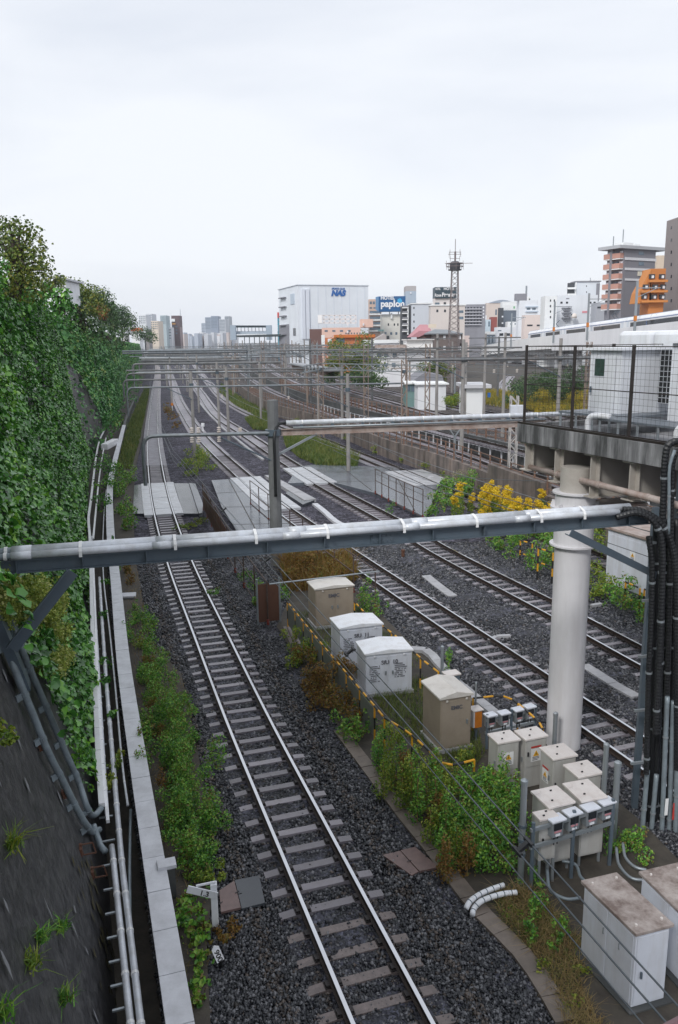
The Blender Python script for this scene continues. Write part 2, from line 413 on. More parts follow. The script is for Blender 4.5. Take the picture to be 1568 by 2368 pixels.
m_conc_st = mat('stained_concrete', (.36, .36, .37), .7, .12, 3, dirt=(.035, .036, .037), dscale=3.6, damt=.95, streak=True, bump=.2, bscale=18)
m_conc_br = mat('brown_stained_concrete', (.26, .21, .185), .75, .3, 1.6, dirt=(.055, .05, .047), dscale=1.1, damt=.85, streak=True, bump=.2, bscale=10)
m_conc_dk = mat('sooty_concrete', (.062, .066, .068), .7, .3, .9, dirt=(.16, .155, .15), dscale=.7, damt=.3, bump=.2, bscale=8)
m_slab = mat('wet_concrete_slab', (.12, .135, .16), .2, .35, .7, dirt=(.07, .078, .09), dscale=.6, damt=.5, bump=.05, bscale=3)
m_slab_d = mat('wet_dark_slab', (.065, .072, .085), .18, .2, .6, dirt=(.07, .075, .08), dscale=.6, damt=.5)
m_pad = mat('pale_crossing_panel', (.52, .535, .57), .24, .1, 1.2, dirt=(.34, .32, .31), dscale=1.8, damt=.4)
m_rust = mat('rust', (.14, .06, .035), .75, .35, 4, dirt=(.05, .03, .022), dscale=4, damt=.5)
m_rust_pale = mat('rust_streaked_paint', (.42, .36, .33), .6, .12, 3, dirt=(.18, .085, .05), dscale=2.2, damt=.6)
m_red = mat('faded_red_post', (.20, .035, .025), .6, .3, 4)
m_yel = mat('yellow_paint', (.72, .36, .02), .45, .12, 5, dirt=(.3, .15, .03), dscale=6, damt=.2)
m_blk = mat('black_paint', (.02, .02, .02), .45, .2, 5)
m_orange = mat('orange_paint', (.62, .20, .02), .5, .2, 4)
m_beige = mat('beige_cabinet_paint', (.34, .285, .225), .5, .06, 2, dirt=(.22, .18, .14), dscale=3, damt=.2)
m_beige_l = mat('cream_lid_paint', (.68, .645, .60), .35, .06, 2, dirt=(.42, .36, .30), dscale=3, damt=.2)
m_cab = mat('pale_grey_cabinet', (.66, .69, .76), .42, .06, 2, dirt=(.36, .33, .30), dscale=3.5, damt=.16, streak=True, bump=.04, bscale=12)
m_cab_g = mat('warm_grey_cabinet', (.46, .455, .435), .42, .07, 2, dirt=(.25, .21, .17), dscale=4, damt=.22, streak=True, bump=.04, bscale=12)
m_cab_lid = mat('pinkish_grey_lid', (.66, .615, .59), .3, .06, 2, dirt=(.42, .34, .30), dscale=3.5, damt=.25)
m_lid_dirty = mat('dirt_caked_lid', (.52, .46, .43), .7, .1, 3, dirt=(.11, .07, .055), dscale=3.0, damt=.85, bump=.15, bscale=60)
m_letter = mat('black_lettering', (.03, .03, .03), .6, 0)
m_letter_g = mat('grey_lettering', (.12, .12, .14), .6, 0)
m_letter_w = mat('white_lettering', (.85, .85, .86), .5, 0)
m_sign_w = mat('white_sticker', (.78, .78, .78), .45, .03)
m_sign_y = mat('warning_yellow', (.75, .40, .02), .45, .03)
m_sign_r = mat('red_sticker', (.50, .05, .04), .45, .05)
m_glass_d = mat('dark_glass', (.022, .026, .032), .08, .2, 1, spec=.6)
m_glass_b = mat('bluish_window', (.13, .18, .23), .12, .3, .6, spec=.6)
m_glass_g = mat('green_glass', (.045, .075, .065), .15, .4, 4)
m_plate = mat('rust_brown_plate', (.19, .125, .115), .4, .2, 2, dirt=(.07, .05, .048), dscale=3, damt=.35)
m_pillar = mat('warm_white_pillar_paint', (.70, .69, .71), .42, .06, .8, dirt=(.33, .30, .28), dscale=1.1, damt=.28, streak=True)
m_girder = mat('cream_girder_paint', (.46, .43, .39), .5, .08, 2, dirt=(.2, .15, .11), dscale=2, damt=.3)
m_hut = mat('white_ribbed_sheet', (.74, .76, .80), .4, .05, 2, dirt=(.42, .42, .43), dscale=1, damt=.2, streak=True)
m_silver = mat('train_white', (.86, .87, .89), .3, .05, .5)
m_bark = mat('bark', (.07, .055, .042), .85, .3, 5, bump=.5, bscale=20)
m_insul = mat('porcelain', (.62, .55, .50), .3, .1)
m_wire = mat('wire_metal', (.10, .115, .13), .4, .2, 3, .5)
m_wire_far = mat('dull_wire', (.20, .21, .23), .5, .2, 3, .3)
m_pcpole = mat('concrete_pole', (.30, .285, .275), .7, .12, 2, dirt=(.2, .18, .17), dscale=1.5, damt=.3, streak=True)
m_purple = mat('maroon_handrail_paint', (.15, .075, .085), .35, .12, 3)
m_purple_w = mat('worn_orange_edge', (.45, .20, .10), .5, .2, 8)
l_ivy = leafmat('ivy_leaf', [(0.026, 0.085, 0.020), (0.043, 0.148, 0.026), (0.065, 0.213, 0.036), (0.098, 0.285, 0.044), (0.150, 0.386, 0.047), (0.272, 0.542, 0.051)], .26, .15, .8, .45, .7)
l_ivy_f = leafmat('ivy_leaf_far', [(0.039, 0.138, 0.040), (0.066, 0.222, 0.059), (0.094, 0.304, 0.074), (0.150, 0.379, 0.081), (0.356, 0.446, 0.092)], .42, .12, .9, .22, .5)
l_lime = leafmat('lime_leaf', [(.12, .20, .03), (.26, .34, .045), (.40, .46, .09), (.50, .50, .18)], .45, .25, .6, 1.2)
l_green = leafmat('weed_leaf', [(0.030, 0.096, 0.020), (0.055, 0.169, 0.031), (0.097, 0.273, 0.037), (0.164, 0.410, 0.051), (0.278, 0.464, 0.060), (0.184, 0.179, 0.040), (0.196, 0.116, 0.040)], .42, .25, .8, 2.4)
l_yg = leafmat('yellow_green_leaf', [(0.083, 0.165, 0.023), (0.165, 0.281, 0.032), (0.281, 0.347, 0.038), (0.396, 0.396, 0.064)], .5, .3, .7, 1.5)
l_grass = leafmat('verge_grass', [(0.049, 0.098, 0.021), (0.098, 0.161, 0.026), (0.154, 0.196, 0.036), (0.238, 0.231, 0.059)], .5, .3, .8, .6)
l_brown = leafmat('autumn_weed', [(0.095, 0.054, 0.017), (0.203, 0.101, 0.023), (0.270, 0.149, 0.029), (0.216, 0.176, 0.034), (0.121, 0.149, 0.029)], .6, .3, .8, 1.4)
l_dry = leafmat('dry_grass', [(0.180, 0.126, 0.051), (0.312, 0.216, 0.092), (0.408, 0.300, 0.133), (0.192, 0.180, 0.051)], .7, .3, .7, 1.5)
l_gold = leafmat('goldenrod_flower', [(.72, .47, .01), (.84, .60, .02), (.88, .70, .05)], .6, .25, .4, 2)
l_tree = leafmat('tree_leaf', [(0.040, 0.077, 0.018), (0.075, 0.133, 0.026), (0.137, 0.203, 0.033), (0.224, 0.262, 0.041), (0.324, 0.297, 0.056)], .45, .2, .8, .5)
l_tree_d = leafmat('dark_tree_leaf', [(0.022, 0.056, 0.022), (0.045, 0.102, 0.035), (0.075, 0.153, 0.046), (0.124, 0.190, 0.057)], .45, .15, .8, .35)
l_tree_o = leafmat('russet_tree_leaf', [(0.180, 0.068, 0.019), (0.330, 0.120, 0.025), (0.240, 0.135, 0.038), (0.075, 0.090, 0.025)], .5, .2, .8, .4)

# ------------------------------------------------------------------ light and sky
SUN_EL, SUN_AZ = math.radians(40), math.radians(212)     # azimuth clockwise from +Y
w = bpy.data.worlds.new('World'); sc.world = w; w.use_nodes = True
wt = w.node_tree; wt.nodes.clear(); WL = wt.links.new
wo = wt.nodes.new('ShaderNodeOutputWorld')
sky = wt.nodes.new('ShaderNodeTexSky'); sky.sky_type = 'NISHITA'; sky.sun_disc = False
sky.sun_elevation = SUN_EL; sky.sun_rotation = SUN_AZ; sky.air_density = 1.2; sky.dust_density = 2.5
bg1 = wt.nodes.new('ShaderNodeBackground'); bg1.inputs[1].default_value = .09; WL(sky.outputs[0], bg1.inputs[0])
tc = wt.nodes.new('ShaderNodeTexCoord'); mp = wt.nodes.new('ShaderNodeMapping'); mp.inputs['Scale'].default_value = (1.1, 1.1, 4.2)
WL(tc.outputs['Generated'], mp.inputs[0])
nz = wt.nodes.new('ShaderNodeTexNoise'); nz.inputs['Scale'].default_value = 1.5; nz.inputs['Detail'].default_value = 5; nz.inputs['Roughness'].default_value = .5; nz.inputs['Distortion'].default_value = .35
WL(mp.outputs[0], nz.inputs[0])
cr = wt.nodes.new('ShaderNodeValToRGB'); e = cr.color_ramp.elements
e[0].position = .30; e[0].color = (.665, .705, .78, 1); e[1].position = .60; e[1].color = (.82, .845, .89, 1)
WL(nz.outputs[0], cr.inputs[0])
bg2 = wt.nodes.new('ShaderNodeBackground'); bg2.inputs[1].default_value = 1.0; WL(cr.outputs[0], bg2.inputs[0])
mx = wt.nodes.new('ShaderNodeMixShader'); mx.inputs[0].default_value = .9
WL(bg1.outputs[0], mx.inputs[1]); WL(bg2.outputs[0], mx.inputs[2]); WL(mx.outputs[0], wo.inputs[0])
sd = bpy.data.lights.new('sun', 'SUN'); sd.energy = 1.5; sd.angle = math.radians(12); sd.color = (1, .985, .96)
so = bpy.data.objects.new('sun', sd); COL.objects.link(so)
dirv = V((math.sin(SUN_AZ) * math.cos(SUN_EL), math.cos(SUN_AZ) * math.cos(SUN_EL), math.sin(SUN_EL)))
so.rotation_euler = dirv.to_track_quat('Z', 'Y').to_euler()
sc.view_settings.view_transform = 'Standard'; sc.view_settings.look = 'None'; sc.view_settings.exposure = .30; sc.view_settings.gamma = 1
sc.cycles.max_bounces = 5; sc.cycles.diffuse_bounces = 3; sc.cycles.glossy_bounces = 2; sc.cycles.transmission_bounces = 2; sc.cycles.volume_bounces = 1
# ------------------------------------------------------------------ ground
def sheet(name, poly, z, m, zb=None):
    b = MB(); b.prism([V((p.x, p.y, z)) for p in poly], (0, 0, (zb if zb is not None else z - .3) - z)); return struct(b.build(name, m))
b = MB(); b.add([(-6000, -300, -1.6), (6000, -300, -1.6), (6000, 9000, -1.6), (-6000, 9000, -1.6)], [(0, 1, 2, 3)]); struct(b.build('ground', m_city))
COP = smooth_path([P(417, 2367, .5) + (P(417, 2367, .5) - P(316, 1734, .5)).normalized() * 10] + [P(x, y, .5) for x, y in [(417, 2367), (316, 1734), (286, 1530), (268, 1345), (256.5, 1240), (254, 1135), (259, 1095), (280, 1010), (294, 960), (314, 915)]], 1.0)
sheet('ballast_bed', [V((p.x, p.y, 0)) for p in COP] + [P(335, 870, 0), P(340, 835, 0), V((-260, 700, 0)), V((10, 700, 0)), V((70, 120, 0)), V((70, -12, 0))], -.27, m_ballast_sheen, -1.2)
b = MB(); b.add([(-200, -12, -.8), (10, -12, -.8), (10, 60, -.8), (-20, 300, -.8), (-200, 300, -.8)], [(0, 1, 2, 3, 4)]); struct(b.build('trench_floor', m_soil))
# near ballast: a lumpy sheet
gx, gy = np.meshgrid(np.arange(-12, 18.01, .16), np.arange(6, 40.01, .16)); gz = -.215 + .012 * np.sin(gx * 2.1 + gy * .7) + .014 * np.sin(gy * 2.7 - gx * 1.3) + rng.normal(0, .012, gx.shape)
gz[0, :] = gz[-1, :] = -.35; gz[:, 0] = gz[:, -1] = -.35
ny_, nx_ = gx.shape; vs = np.stack([gx, gy, gz], -1).reshape(-1, 3)
cpx = np.interp(gy[:, 0], [p.y for p in COP], [p.x for p in COP])
fs = [(j * nx_ + i, j * nx_ + i + 1, (j + 1) * nx_ + i + 1, (j + 1) * nx_ + i) for j in range(ny_ - 1) for i in range(nx_ - 1) if gx[j, i] > cpx[j] - .1]
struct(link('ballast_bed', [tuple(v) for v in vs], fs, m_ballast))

# ------------------------------------------------------------------ tracks
def rails_into(root, path, gauge=1.132, m=1):
    for sgn in (-1, 1):
        mb = MB(); mats_ = [m_rail_web, m_rail_head]
        prof = [(-.062, -.153), (-.062, -.14), (-.012, -.125), (-.012, -.045), (-.033, -.038), (-.033, -.004), (.033, -.004), (.033, -.038), (.012, -.045), (.012, -.125), (.062, -.14), (.062, -.153)]
        off = sgn * gauge / 2; pf = [(a + off, z) for a, z in prof]
        mb.sweep(path, pf); k = len(prof); mb.mi = [1 if (i % k == 5 and i < k * (len(path) - 1)) else 0 for i in range(len(mb.f))]
        mb.build('rail', mats_, root)
SLP = {}
def sleeper_mesh(m, old=False):
    mb = MB(); L_, zt = 1.0, -.153
    for xs in ((-1.0, 1.0),):
        pr_ = [(-.115, -.33), (-.092, zt), (.092, zt), (.115, -.33)]
        segs = [-L_, -.72, -.3, .3, .72, L_]; lift = [-.02, 0, -.012, -.012, 0, -.02]
        vs = []
        for x, l in zip(segs, lift):
            for (y, z) in pr_: vs.append((x, y, z + (l if z == zt else 0)))
        fs = []
        for i in range(len(segs) - 1):
            for j in range(3):
                a = i * 4 + j; fs.append((a, a + 1, a + 5, a + 4))
        fs.append((0, 3, 2, 1)); n = len(vs) - 4; fs.append((n, n + 1, n + 2, n + 3))
        mb.add(vs, fs)
    mb.cur = 1
    for s in (-1, 1):
        for q in (-1, 1):
            x = s * .566 + q * .098; mb.box(x - .035, x + .035, -.06, .06, zt - .002, zt + .05)
            mb.box(x - .05, x + .05, -.085, .085, zt - .002, zt + .016)
    return mb
def track(name, label, px, z, nind=100, step=.6, spacing=.6, group='railway tracks', ext=12, old_first=0, far=None):
    pts = [P(x, y, z) for x, y in px]
    d = (pts[0] - pts[1]).normalized(); pts = [pts[0] + d * ext] + pts
    path = smooth_path(pts, step); 
    loc = tuple(path[0]); root = thing(name, label, 'railway track', loc, group=group)
    for i in range(len(path)): path[i].z = z
    # rails with longer pieces far away
    rp = [p for i, p in enumerate(path) if i % (2 if i < 120 else 5) == 0 or i == len(path) - 1]
    rails_into(root, rp)
    mb = sleeper_mesh(m_sleeper); first = None; rest = MB(); cnt = 0
    L0 = V(loc)
    vis = [i for i, p in enumerate(path) if p.y > 2 and (lambda q: -60 < q[0] < 1628 and q[1] < 2420)(pr(p))]
    for i in vis:
        d, sd = side_of(path, i); p = path[i]
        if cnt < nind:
            m_ = m_sleeper_o if cnt < old_first else m_sleeper
            key = 'o' if cnt < old_first else 'n'
            if key not in SLP:
                o = mb.build('sleeper', [m_, m_clip], root, local=True); SLP[key] = o.data
            else:
                o = bpy.data.objects.new('sleeper', SLP[key]); COL.objects.link(o); o.parent = root; ROOTM[o.name] = ROOTM[root.name]
            jz = -.02 if cnt < old_first else rnd.uniform(-.008, .006)
            o.location = p - L0 + V((0, 0, jz)); o.rotation_euler = (rnd.uniform(-.01, .01), 0, math.atan2(sd.y, sd.x) + rnd.uniform(-.012, .012))
            cnt += 1
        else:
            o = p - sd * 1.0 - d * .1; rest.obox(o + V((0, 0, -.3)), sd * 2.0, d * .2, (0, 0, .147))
    if rest.v: stuff(rest.build('sleeper_row', m_sleeper_sheen, root))
    return root, path
T1r, T1 = track('railway_track', 'nearest single track running up the left beside the ivy wall', [(910, 2367), (742, 2016), (579.6, 1676), (487, 1465), (418, 1304), (379.5, 1187), (364, 1114), (354, 1020), (357, 940), (362, 892), (365, 856), (362, 838), (352, 824)], 0, 100, old_first=5)
T2r, T2 = track('railway_track', 'second track from the left, passing right of the small cabinets and pillar foot', [(1487, 1737), (1277, 1596), (1120, 1489), (968, 1388), (830, 1296), (642, 1166), (566, 1101), (468, 1010), (426.6, 951), (411.6, 923), (404, 897), (394, 866), (388, 842)], 0, 100)
T3r, T3 = track('railway_track', 'third track from the left, passing behind the white pillar', [(1498, 1521), (1280, 1405), (1022, 1272), (916, 1208), (747, 1117), (660, 1063), (567, 1001.5), (508, 964), (464, 907), (438, 871), (425, 845), (414, 824)], 0, 100)
T4r, T4 = track('railway_track', 'fourth track, running along the foot of the brown retaining wall', [(1330, 1265), (1180, 1196), (1040, 1137), (910, 1081), (824, 1047), (728, 1009), (626.5, 973), (570, 950), (518, 919), (487, 888), (460, 856), (440, 830)], 0, 60)
m_ballast_up = stonemat('brownish_crushed_stone', [(.03, .026, .026), (.05, .044, .043), (.07, .06, .058), (.10, .088, .084), (.14, .125, .12)], 12, .8, 1., patch=(.10, .075, .06), spec=.2)
zA, zB = 1.0, 2.1
T5r, T5 = track('railway_track', 'track in the trough between brown wall and sooty wall', [(1420, 1165), (1180, 1082), (1050, 1037), (900, 990), (760, 948), (640, 905), (580, 872), (530, 838)], zA + .25, 40)
T6r, T6 = track('railway_track', 'track nearest the brown post fence on the upper level', [(1180, 1028), (1010, 988), (900, 952), (800, 923), (700, 889), (640, 862), (590, 834)], zB + .25, 30)
T7r, T7 = track('railway_track', 'second track from the brown post fence on the upper level', [(1240, 1000), (1040, 961), (900, 925), (780, 893), (690, 866), (620, 838)], zB + .25, 30)
T8r, T8 = track('railway_track', 'third track from the brown post fence on the upper level', [(1240, 972), (1050, 938), (900, 903), (800, 879), (690, 851), (640, 834)], zB + .25, 30)
T9r, T9 = track('railway_track', 'farthest track of the upper level, next to the white sheds', [(1240, 947), (1060, 915), (920, 887), (820, 866), (720, 845), (660, 830)], zB + .25, 30)
T10r, T10 = track('railway_track', 'short dark track curving out from under the viaduct at right', [(1240, 955), (1196, 930), (1172, 905), (1165, 888), (1180, 868)], zB + .25, 20)

# loose ballast stones close to the camera, kept off the soil
strip_px = [(640, 1450), (786, 1687), (900, 1840), (1000, 1975), (1104, 2096), (1297, 2338), (1345, 2420), (1900, 2420), (1568, 1990), (1480, 1900), (1300, 1745), (1090, 1600), (960, 1500), (830, 1370), (690, 1340)]
strip = [P(x, y, -.2) for x, y in strip_px]
verge_px = [(420, 2420), (372, 2100), (332, 1800), (296, 1500), (272, 1300), (262, 1180), (268, 1090), (290, 1000), (312, 950), (336, 900), (350, 900), (340, 960), (330, 1010), (312, 1090), (308, 1190), (315, 1300), (345, 1480), (420, 1560), (470, 1800), (492, 2050), (478, 2200), (490, 2420)]
verge = [P(x, y, -.2) for x, y in verge_px]
sheet('soil_strip', strip, -.165, m_soil); sheet('verge', verge, -.16, m_soil)
def inside(poly, q):
    a = np.array([(p.x, p.y) for p in poly]); ins = np.zeros(len(q), bool); j = len(a) - 1
    for i in range(len(a)):
        xi, yi = a[i]; xj, yj = a[j]
        ins ^= ((yi > q[:, 1]) != (yj > q[:, 1])) & (q[:, 0] < (xj - xi) * (q[:, 1] - yi) / (yj - yi + 1e-12) + xi); j = i
    return ins
def stones():
    n = 420000; y = 8.5 + (40 - 8.5) * rng.uniform(0, 1, n) ** 1.7; x = rng.uniform(-1, 1, n) * (y * .5 + 2.2)
    q = np.stack([x, y], 1); q = q[~inside(strip, q) & ~inside(verge, q)]
    t1 = np.array([(p.x, p.y) for p in T1 if p.y < 40]); d1 = np.array([tuple(side_of(T1, i)[1])[:2] for i, p in enumerate(T1) if p.y < 40])
    ind = np.abs(q[:, None, 1] - t1[None, ::3, 1]).argmin(1); lat = ((q - t1[::3][ind]) * d1[::3][ind]).sum(1)
    keep = (np.abs(np.abs(lat) - .566) > .12) & ((np.abs(lat) > .47) | (rng.uniform(0, 1, len(q)) < .8)) & (lat > -3.25)
    q = q[keep]; lat = lat[keep]; n = len(q)
    s = rng.uniform(.018, .05, n) * (1 + .014 * q[:, 1])
    z = np.where(np.abs(lat) < 1.02, -.218, -.205 + .025 * np.exp(-(np.abs(lat) - 1.5) ** 2 / .25)) + rng.normal(0, .012, n) - s * .2
    oc = np.array([(1, 0, 0), (-.2, 1, .1), (-1, -.1, 0), (.1, -1, -.1), (.15, .1, .8), (-.1, .2, -.8), (.6, .65, .45), (-.65, -.5, .45)])
    oc = oc[:6]; vs = np.repeat(oc[None], n, 0) * rng.uniform(.6, 1.25, (n, 6, 1)); a = rng.uniform(0, 6.283, n); b_ = rng.uniform(-.7, .7, n)
    c, si = np.cos(a)[:, None], np.sin(a)[:, None]; X = vs[..., 0] * c - vs[..., 1] * si; Y = vs[..., 0] * si + vs[..., 1] * c; Z = vs[..., 2]
    c, si = np.cos(b_)[:, None], np.sin(b_)[:, None]; Y, Z = Y * c - Z * si, Y * si + Z * c
    vs = np.stack([X, Y, Z], -1) * s[:, None, None] + np.stack([q[:, 0], q[:, 1], z], 1)[:, None, :]
    al = np.abs(lat); rust = (rng.uniform(0, 1, n) < np.clip(.75 * np.exp(-((al - .6) / .2) ** 2) + .55 * np.exp(-((al - 1.42) / .12) ** 2) + .04, 0, 1))
    FC = [(0, 1, 4), (1, 2, 4), (2, 3, 4), (3, 0, 4), (1, 0, 5), (2, 1, 5), (3, 2, 5), (0, 3, 5)]
    o = npmesh('ballast_stones', vs[rust], 6, FC, m_stone_rust, 'stuff'); tag(o, 'rust-dusted brownish stones in bands along the nearest rails', 'ballast stones')
    vs = vs[~rust]
    o = npmesh('ballast_stones', vs, 6, [(0, 1, 4), (1, 2, 4), (2, 3, 4), (3, 0, 4), (1, 0, 5), (2, 1, 5), (3, 2, 5), (0, 3, 5)], m_stone, 'stuff')
    tag(o, 'loose dark ballast stones around the nearest track', 'ballast stones')
stones()

# ------------------------------------------------------------------ crossing panels, slabs
def station(path, y0, y1): return [p for p in path if y1 <= pr(p)[1] <= y0]
def pad(path, y0, y1, label, w0=1.15, w1=1.15):
    st = station(path, y0, y1); c = st[len(st) // 2]
    t = thing('crossing_panel', label, 'crossing panel', (c.x, c.y, -.1), group='pale staff crossing panels over the tracks')
    for a, b_ in ((-w0, -.625), (-.475, .475), (.625, w1)):
        k = 0
        while k < len(st) - 1:
            e = min(k + 3, len(st) - 1); sg = [q.copy() for q in st[k:e + 1]]; d = (sg[1] - sg[0]).normalized() * .02; sg[0] += d; sg[-1] -= d; j = rnd.uniform(-.008, .006)
            mb = MB(); mb.sweep(sg, [(a, -.16), (a, -.018 + j), (b_, -.018 + j), (b_, -.16)]); mb.build('panel', m_pad, t); k = e
    return t
pad(T1, 1189, 1115, 'pale crossing panel laid across the nearest left track')
pad(T2, 1176, 1101, 'pale crossing panel across the second track, right of the fenced slab')
pad(T3, 1117, 1078, 'pale crossing panel across the third track, left of the wet apron')
pad(T4, 1122, 1086, 'pale crossing panel across the fourth track, behind the railing and bush', 1.4, 1.9)
m_conc_g = mat('grey_damp_kerb', (.30, .31, .33), .35, .2, 1.5, dirt=(.15, .15, .16), dscale=1.5, damt=.4)
def pslab(px, z, m, th=.25, name='slab'): return sheet(name, [P(x, y, z) for x, y in px], z, m, z - th)
pslab([(489, 1110), (568, 1105), (603, 1137), (640, 1172), (684, 1223), (640, 1250), (566, 1256), (512, 1170)], -.05, m_slab, .3, 'concrete_deck')
pslab([(402.8, 1117), (436, 1117), (459, 1187), (424, 1187)], -.08, m_slab_d, .25, 'dark_slab')
pslab([(310, 1122), (328, 1119), (338, 1187), (308, 1187)], -.1, m_slab_d, .2, 'dark_slab')
pslab([(437.5, 1116), (452, 1118), (470, 1165), (468, 1185), (460.5, 1187)], -.06, m_conc_g, .25, 'kerb_slab')
pslab([(612, 1098), (629, 1098), (731, 1153), (704, 1156)], -.04, m_conc, .25, 'kerb_slab')
pslab([(668, 1134), (700, 1157), (727, 1156), (700, 1166), (660, 1140)], -.07, m_slab_d, .2, 'dark_slab')
pslab([(665, 1117), (690, 1079), (722, 1074), (905, 1079), (1016, 1120), (985, 1196), (870, 1140), (764, 1113)], -.045, m_slab, .25, 'concrete_apron')
def joint(p, q, z, w_=.05):
    a, b_ = P(p[0], p[1], z), P(q[0], q[1], z); mb = MB(); mb.bar(a + V((0, 0, .003)), b_ + V((0, 0, .003)), w_, .008); tag(mb.build('slab_joint', m_soil), 'dark joint line in the wet slabs around the crossing', 'joint', 'joints of the crossing slabs')
for p, q in (((500, 1140), (600, 1134)), ((515, 1172), (640, 1171)), ((540, 1212), (672, 1210)), ((529, 1108), (603, 1246)), ((700, 1116), (870, 1112)), ((790, 1080), (860, 1134)), ((870, 1095), (990, 1150)), ((905, 1080), (960, 1182)), ((735, 1085), (745, 1112))): joint(p, q, -.05 if p[0] < 690 else -.045)
# cable troughs and thin slabs lying in the ballast
def trough(px, label, w=.32, z=-.12, m=m_conc, name='cable_trough'):
    p = smooth_path([P(x, y, z) for x, y in px], .5); mb = MB(); n = len(p)
    for i in range(n - 1):
        d = (p[i + 1] - p[i]); s = V((d.y, -d.x, 0)).normalized() * w; j = rnd.uniform(-.008, .008); mb.obox(p[i] - s / 2 + V((0, 0, -.2 + j)), s, d * .975, (0, 0, .2))
    return tag(mb.build(name, m), label, 'cable trough')
trough([(786, 1687), (838, 1755), (930, 1875), (1010, 1975), (1104, 2096), (1212, 2207), (1297, 2338), (1340, 2420)], 'brownish row of trough lids edging the weeds right of the nearest track', .34, -.13, mat('brown_trough_lid', (.20, .165, .14), .55, .2, 2, dirt=(.07, .06, .05), dscale=3, damt=.4))
trough([(1350, 1535), (1420, 1580), (1496, 1622)], 'pale straight trough in the ballast right of the pillar', .36, -.14, m_conc)
trough([(985, 1330), (1010, 1350), (1040, 1372), (1060, 1384)], 'broken pale trough lids between second and third track', .4, -.15, m_conc)
trough([(728, 1163), (752, 1182), (776, 1203), (800, 1215)], 'pale trough lids just beyond the long front pipe', .35, -.13, m_conc_w)
trough([(950, 1497), (985, 1500), (1010, 1525), (1050, 1568), (1100, 1610), (1150, 1650), (1200, 1692)], 'concrete trough curving behind the beige peaked cabinet', .3, -.06, m_conc)
trough([(1130, 1478), (1145, 1470), (1190, 1468), (1206, 1472)], 'short bent cable cover between second and third track', .16, -.12, m_conc)
trough([(1368, 1398), (1390, 1394), (1420, 1396)], 'short grey cable cover at the weeds behind the pillar', .18, -.12, m_conc)
trough([(462, 930), (478, 950), (500, 972), (515, 988), (545, 1012), (580, 1040), (610, 1062)], 'long pale trough between second and third track far off', .25, -.13, m_conc)

# ------------------------------------------------------------------ upper levels on the right
w1px = [(470, 848), (500, 870), (544, 900), (626, 955), (720, 985), (824, 1024), (897, 1056), (1016, 1097), (1139, 1150), (1300, 1222), (1560, 1330)]
w2px = [(545, 848), (590, 876), (650, 909), (720, 938), (811, 968), (930, 1001), (1050, 1036), (1172, 1068), (1420, 1140), (1640, 1205)]
W1 = smooth_path([P(x, y, -.2) for x, y in w1px], 2.5); W2 = smooth_path([P(x, y, zA) for x, y in w2px], 2.5)
sheet('lower_terrace', W1[::2] + [W1[-1]] + [V((p.x, p.y, 0)) for p in (W2[::2] + [W2[-1]])[::-1]], zA, m_ballast_up, -1.5)
sheet('upper_terrace', W2[::2] + [W2[-1], V((900, 60, 0)), V((900, 1500, 0)), V((0, 1500, 0)), V((-35, 700, 0))], zB, m_ballast_up, -1.5)
def fencewall(path, name, label, h0, th, m, z):
    mb = MB(); mb.sweep(path, [(-th / 2, z - .6), (-th / 2, z + h0), (th / 2, z + h0), (th / 2, z - .6)]); return tag(mb.build(name, m), label, 'retaining wall')
wl1 = fencewall([V((p.x, p.y, 0)) for p in W1], 'retaining_wall', 'brown stained retaining wall right of the fourth track', 1.55, .35, m_conc_br, -.2)
wl2 = fencewall([V((p.x, p.y, 0)) for p in W2], 'retaining_wall', 'sooty dark wall below the brown post fence', 1.45, .3, m_conc_dk, zA)
for i in range(3, len(W1) - 1, 2):
    d, sd = side_of(W1, i); mb = MB(); mb.obox(V((W1[i].x, W1[i].y, -.4)) - d * .12 - sd * .28, d * .24, sd * .56, (0, 0, 1.8)); mb.build('pilaster', m_conc_br, wl1) if len(wl1.children) < 60 else None
def postfence(path, name, label, z, h, gap, m, rails=2, pw=.08, mesh=None, cat='fence', group=None):
    p = smooth_path([V((q.x, q.y, z)) for q in path], gap); t = thing(name, label, cat, tuple(p[0]), group=group)
    for q in p[:100]:
        mb = MB(); mb.bar(q, q + V((0, 0, h)), pw); mb.build('post', m, t)
    for k in range(rails):
        mb = MB(); zz = h * (k + 1) / rails - .05
        mb.tube([q + V((0, 0, zz)) for q in p], .028, 5); mb.build('fence_rail', m, t)
    return t
m_fpost = mat('brown_fence_post', (.20, .115, .08), .7, .25, 4)
postfence([p for p in W1 if p.y < 150], 'fence', 'thin brown fence standing on top of the brown retaining wall', 1.35, 1.2, 1.6, m_fpost, 3, .09)
W2b = [V((p.x, p.y, 0)) + V((.5, .9, 0)) for p in W2 if p.y < 150]
postfence(W2b, 'fence', 'brown post fence along the edge of the upper track field', zB, 1.3, 1.5, m_fpost, 3, .12)
mb = MB(); q0 = [p for p in W2 if p.y < 120]
for i in range(0, len(q0) - 1):
    d, sd = side_of(q0, i); 
postfence([V((p.x, p.y, 0)) - V((.35, .7, 0)) for p in W2 if p.y < 110], 'fence', 'row of short pale posts in front of the sooty wall', zA, .9, 1.7, m_conc_w, 1, .10)
# bigger blocks on the first wall
c = P(1139, 1150, -.2); d, sd = side_of(W1, min(range(len(W1)), key=lambda i: (W1[i] - c).length))
mb = MB(); mb.obox(W1[min(range(len(W1)), key=lambda i: (W1[i] - c).length)] - d * .4 - sd * .3 + V((0, 0, -.1)), d * 7.5, sd * .65, (0, 0, 2.35)); tag(mb.build('wall_block', m_conc_br, bevel=.03), 'taller weathered concrete block in the brown wall behind the flowers', 'wall block')

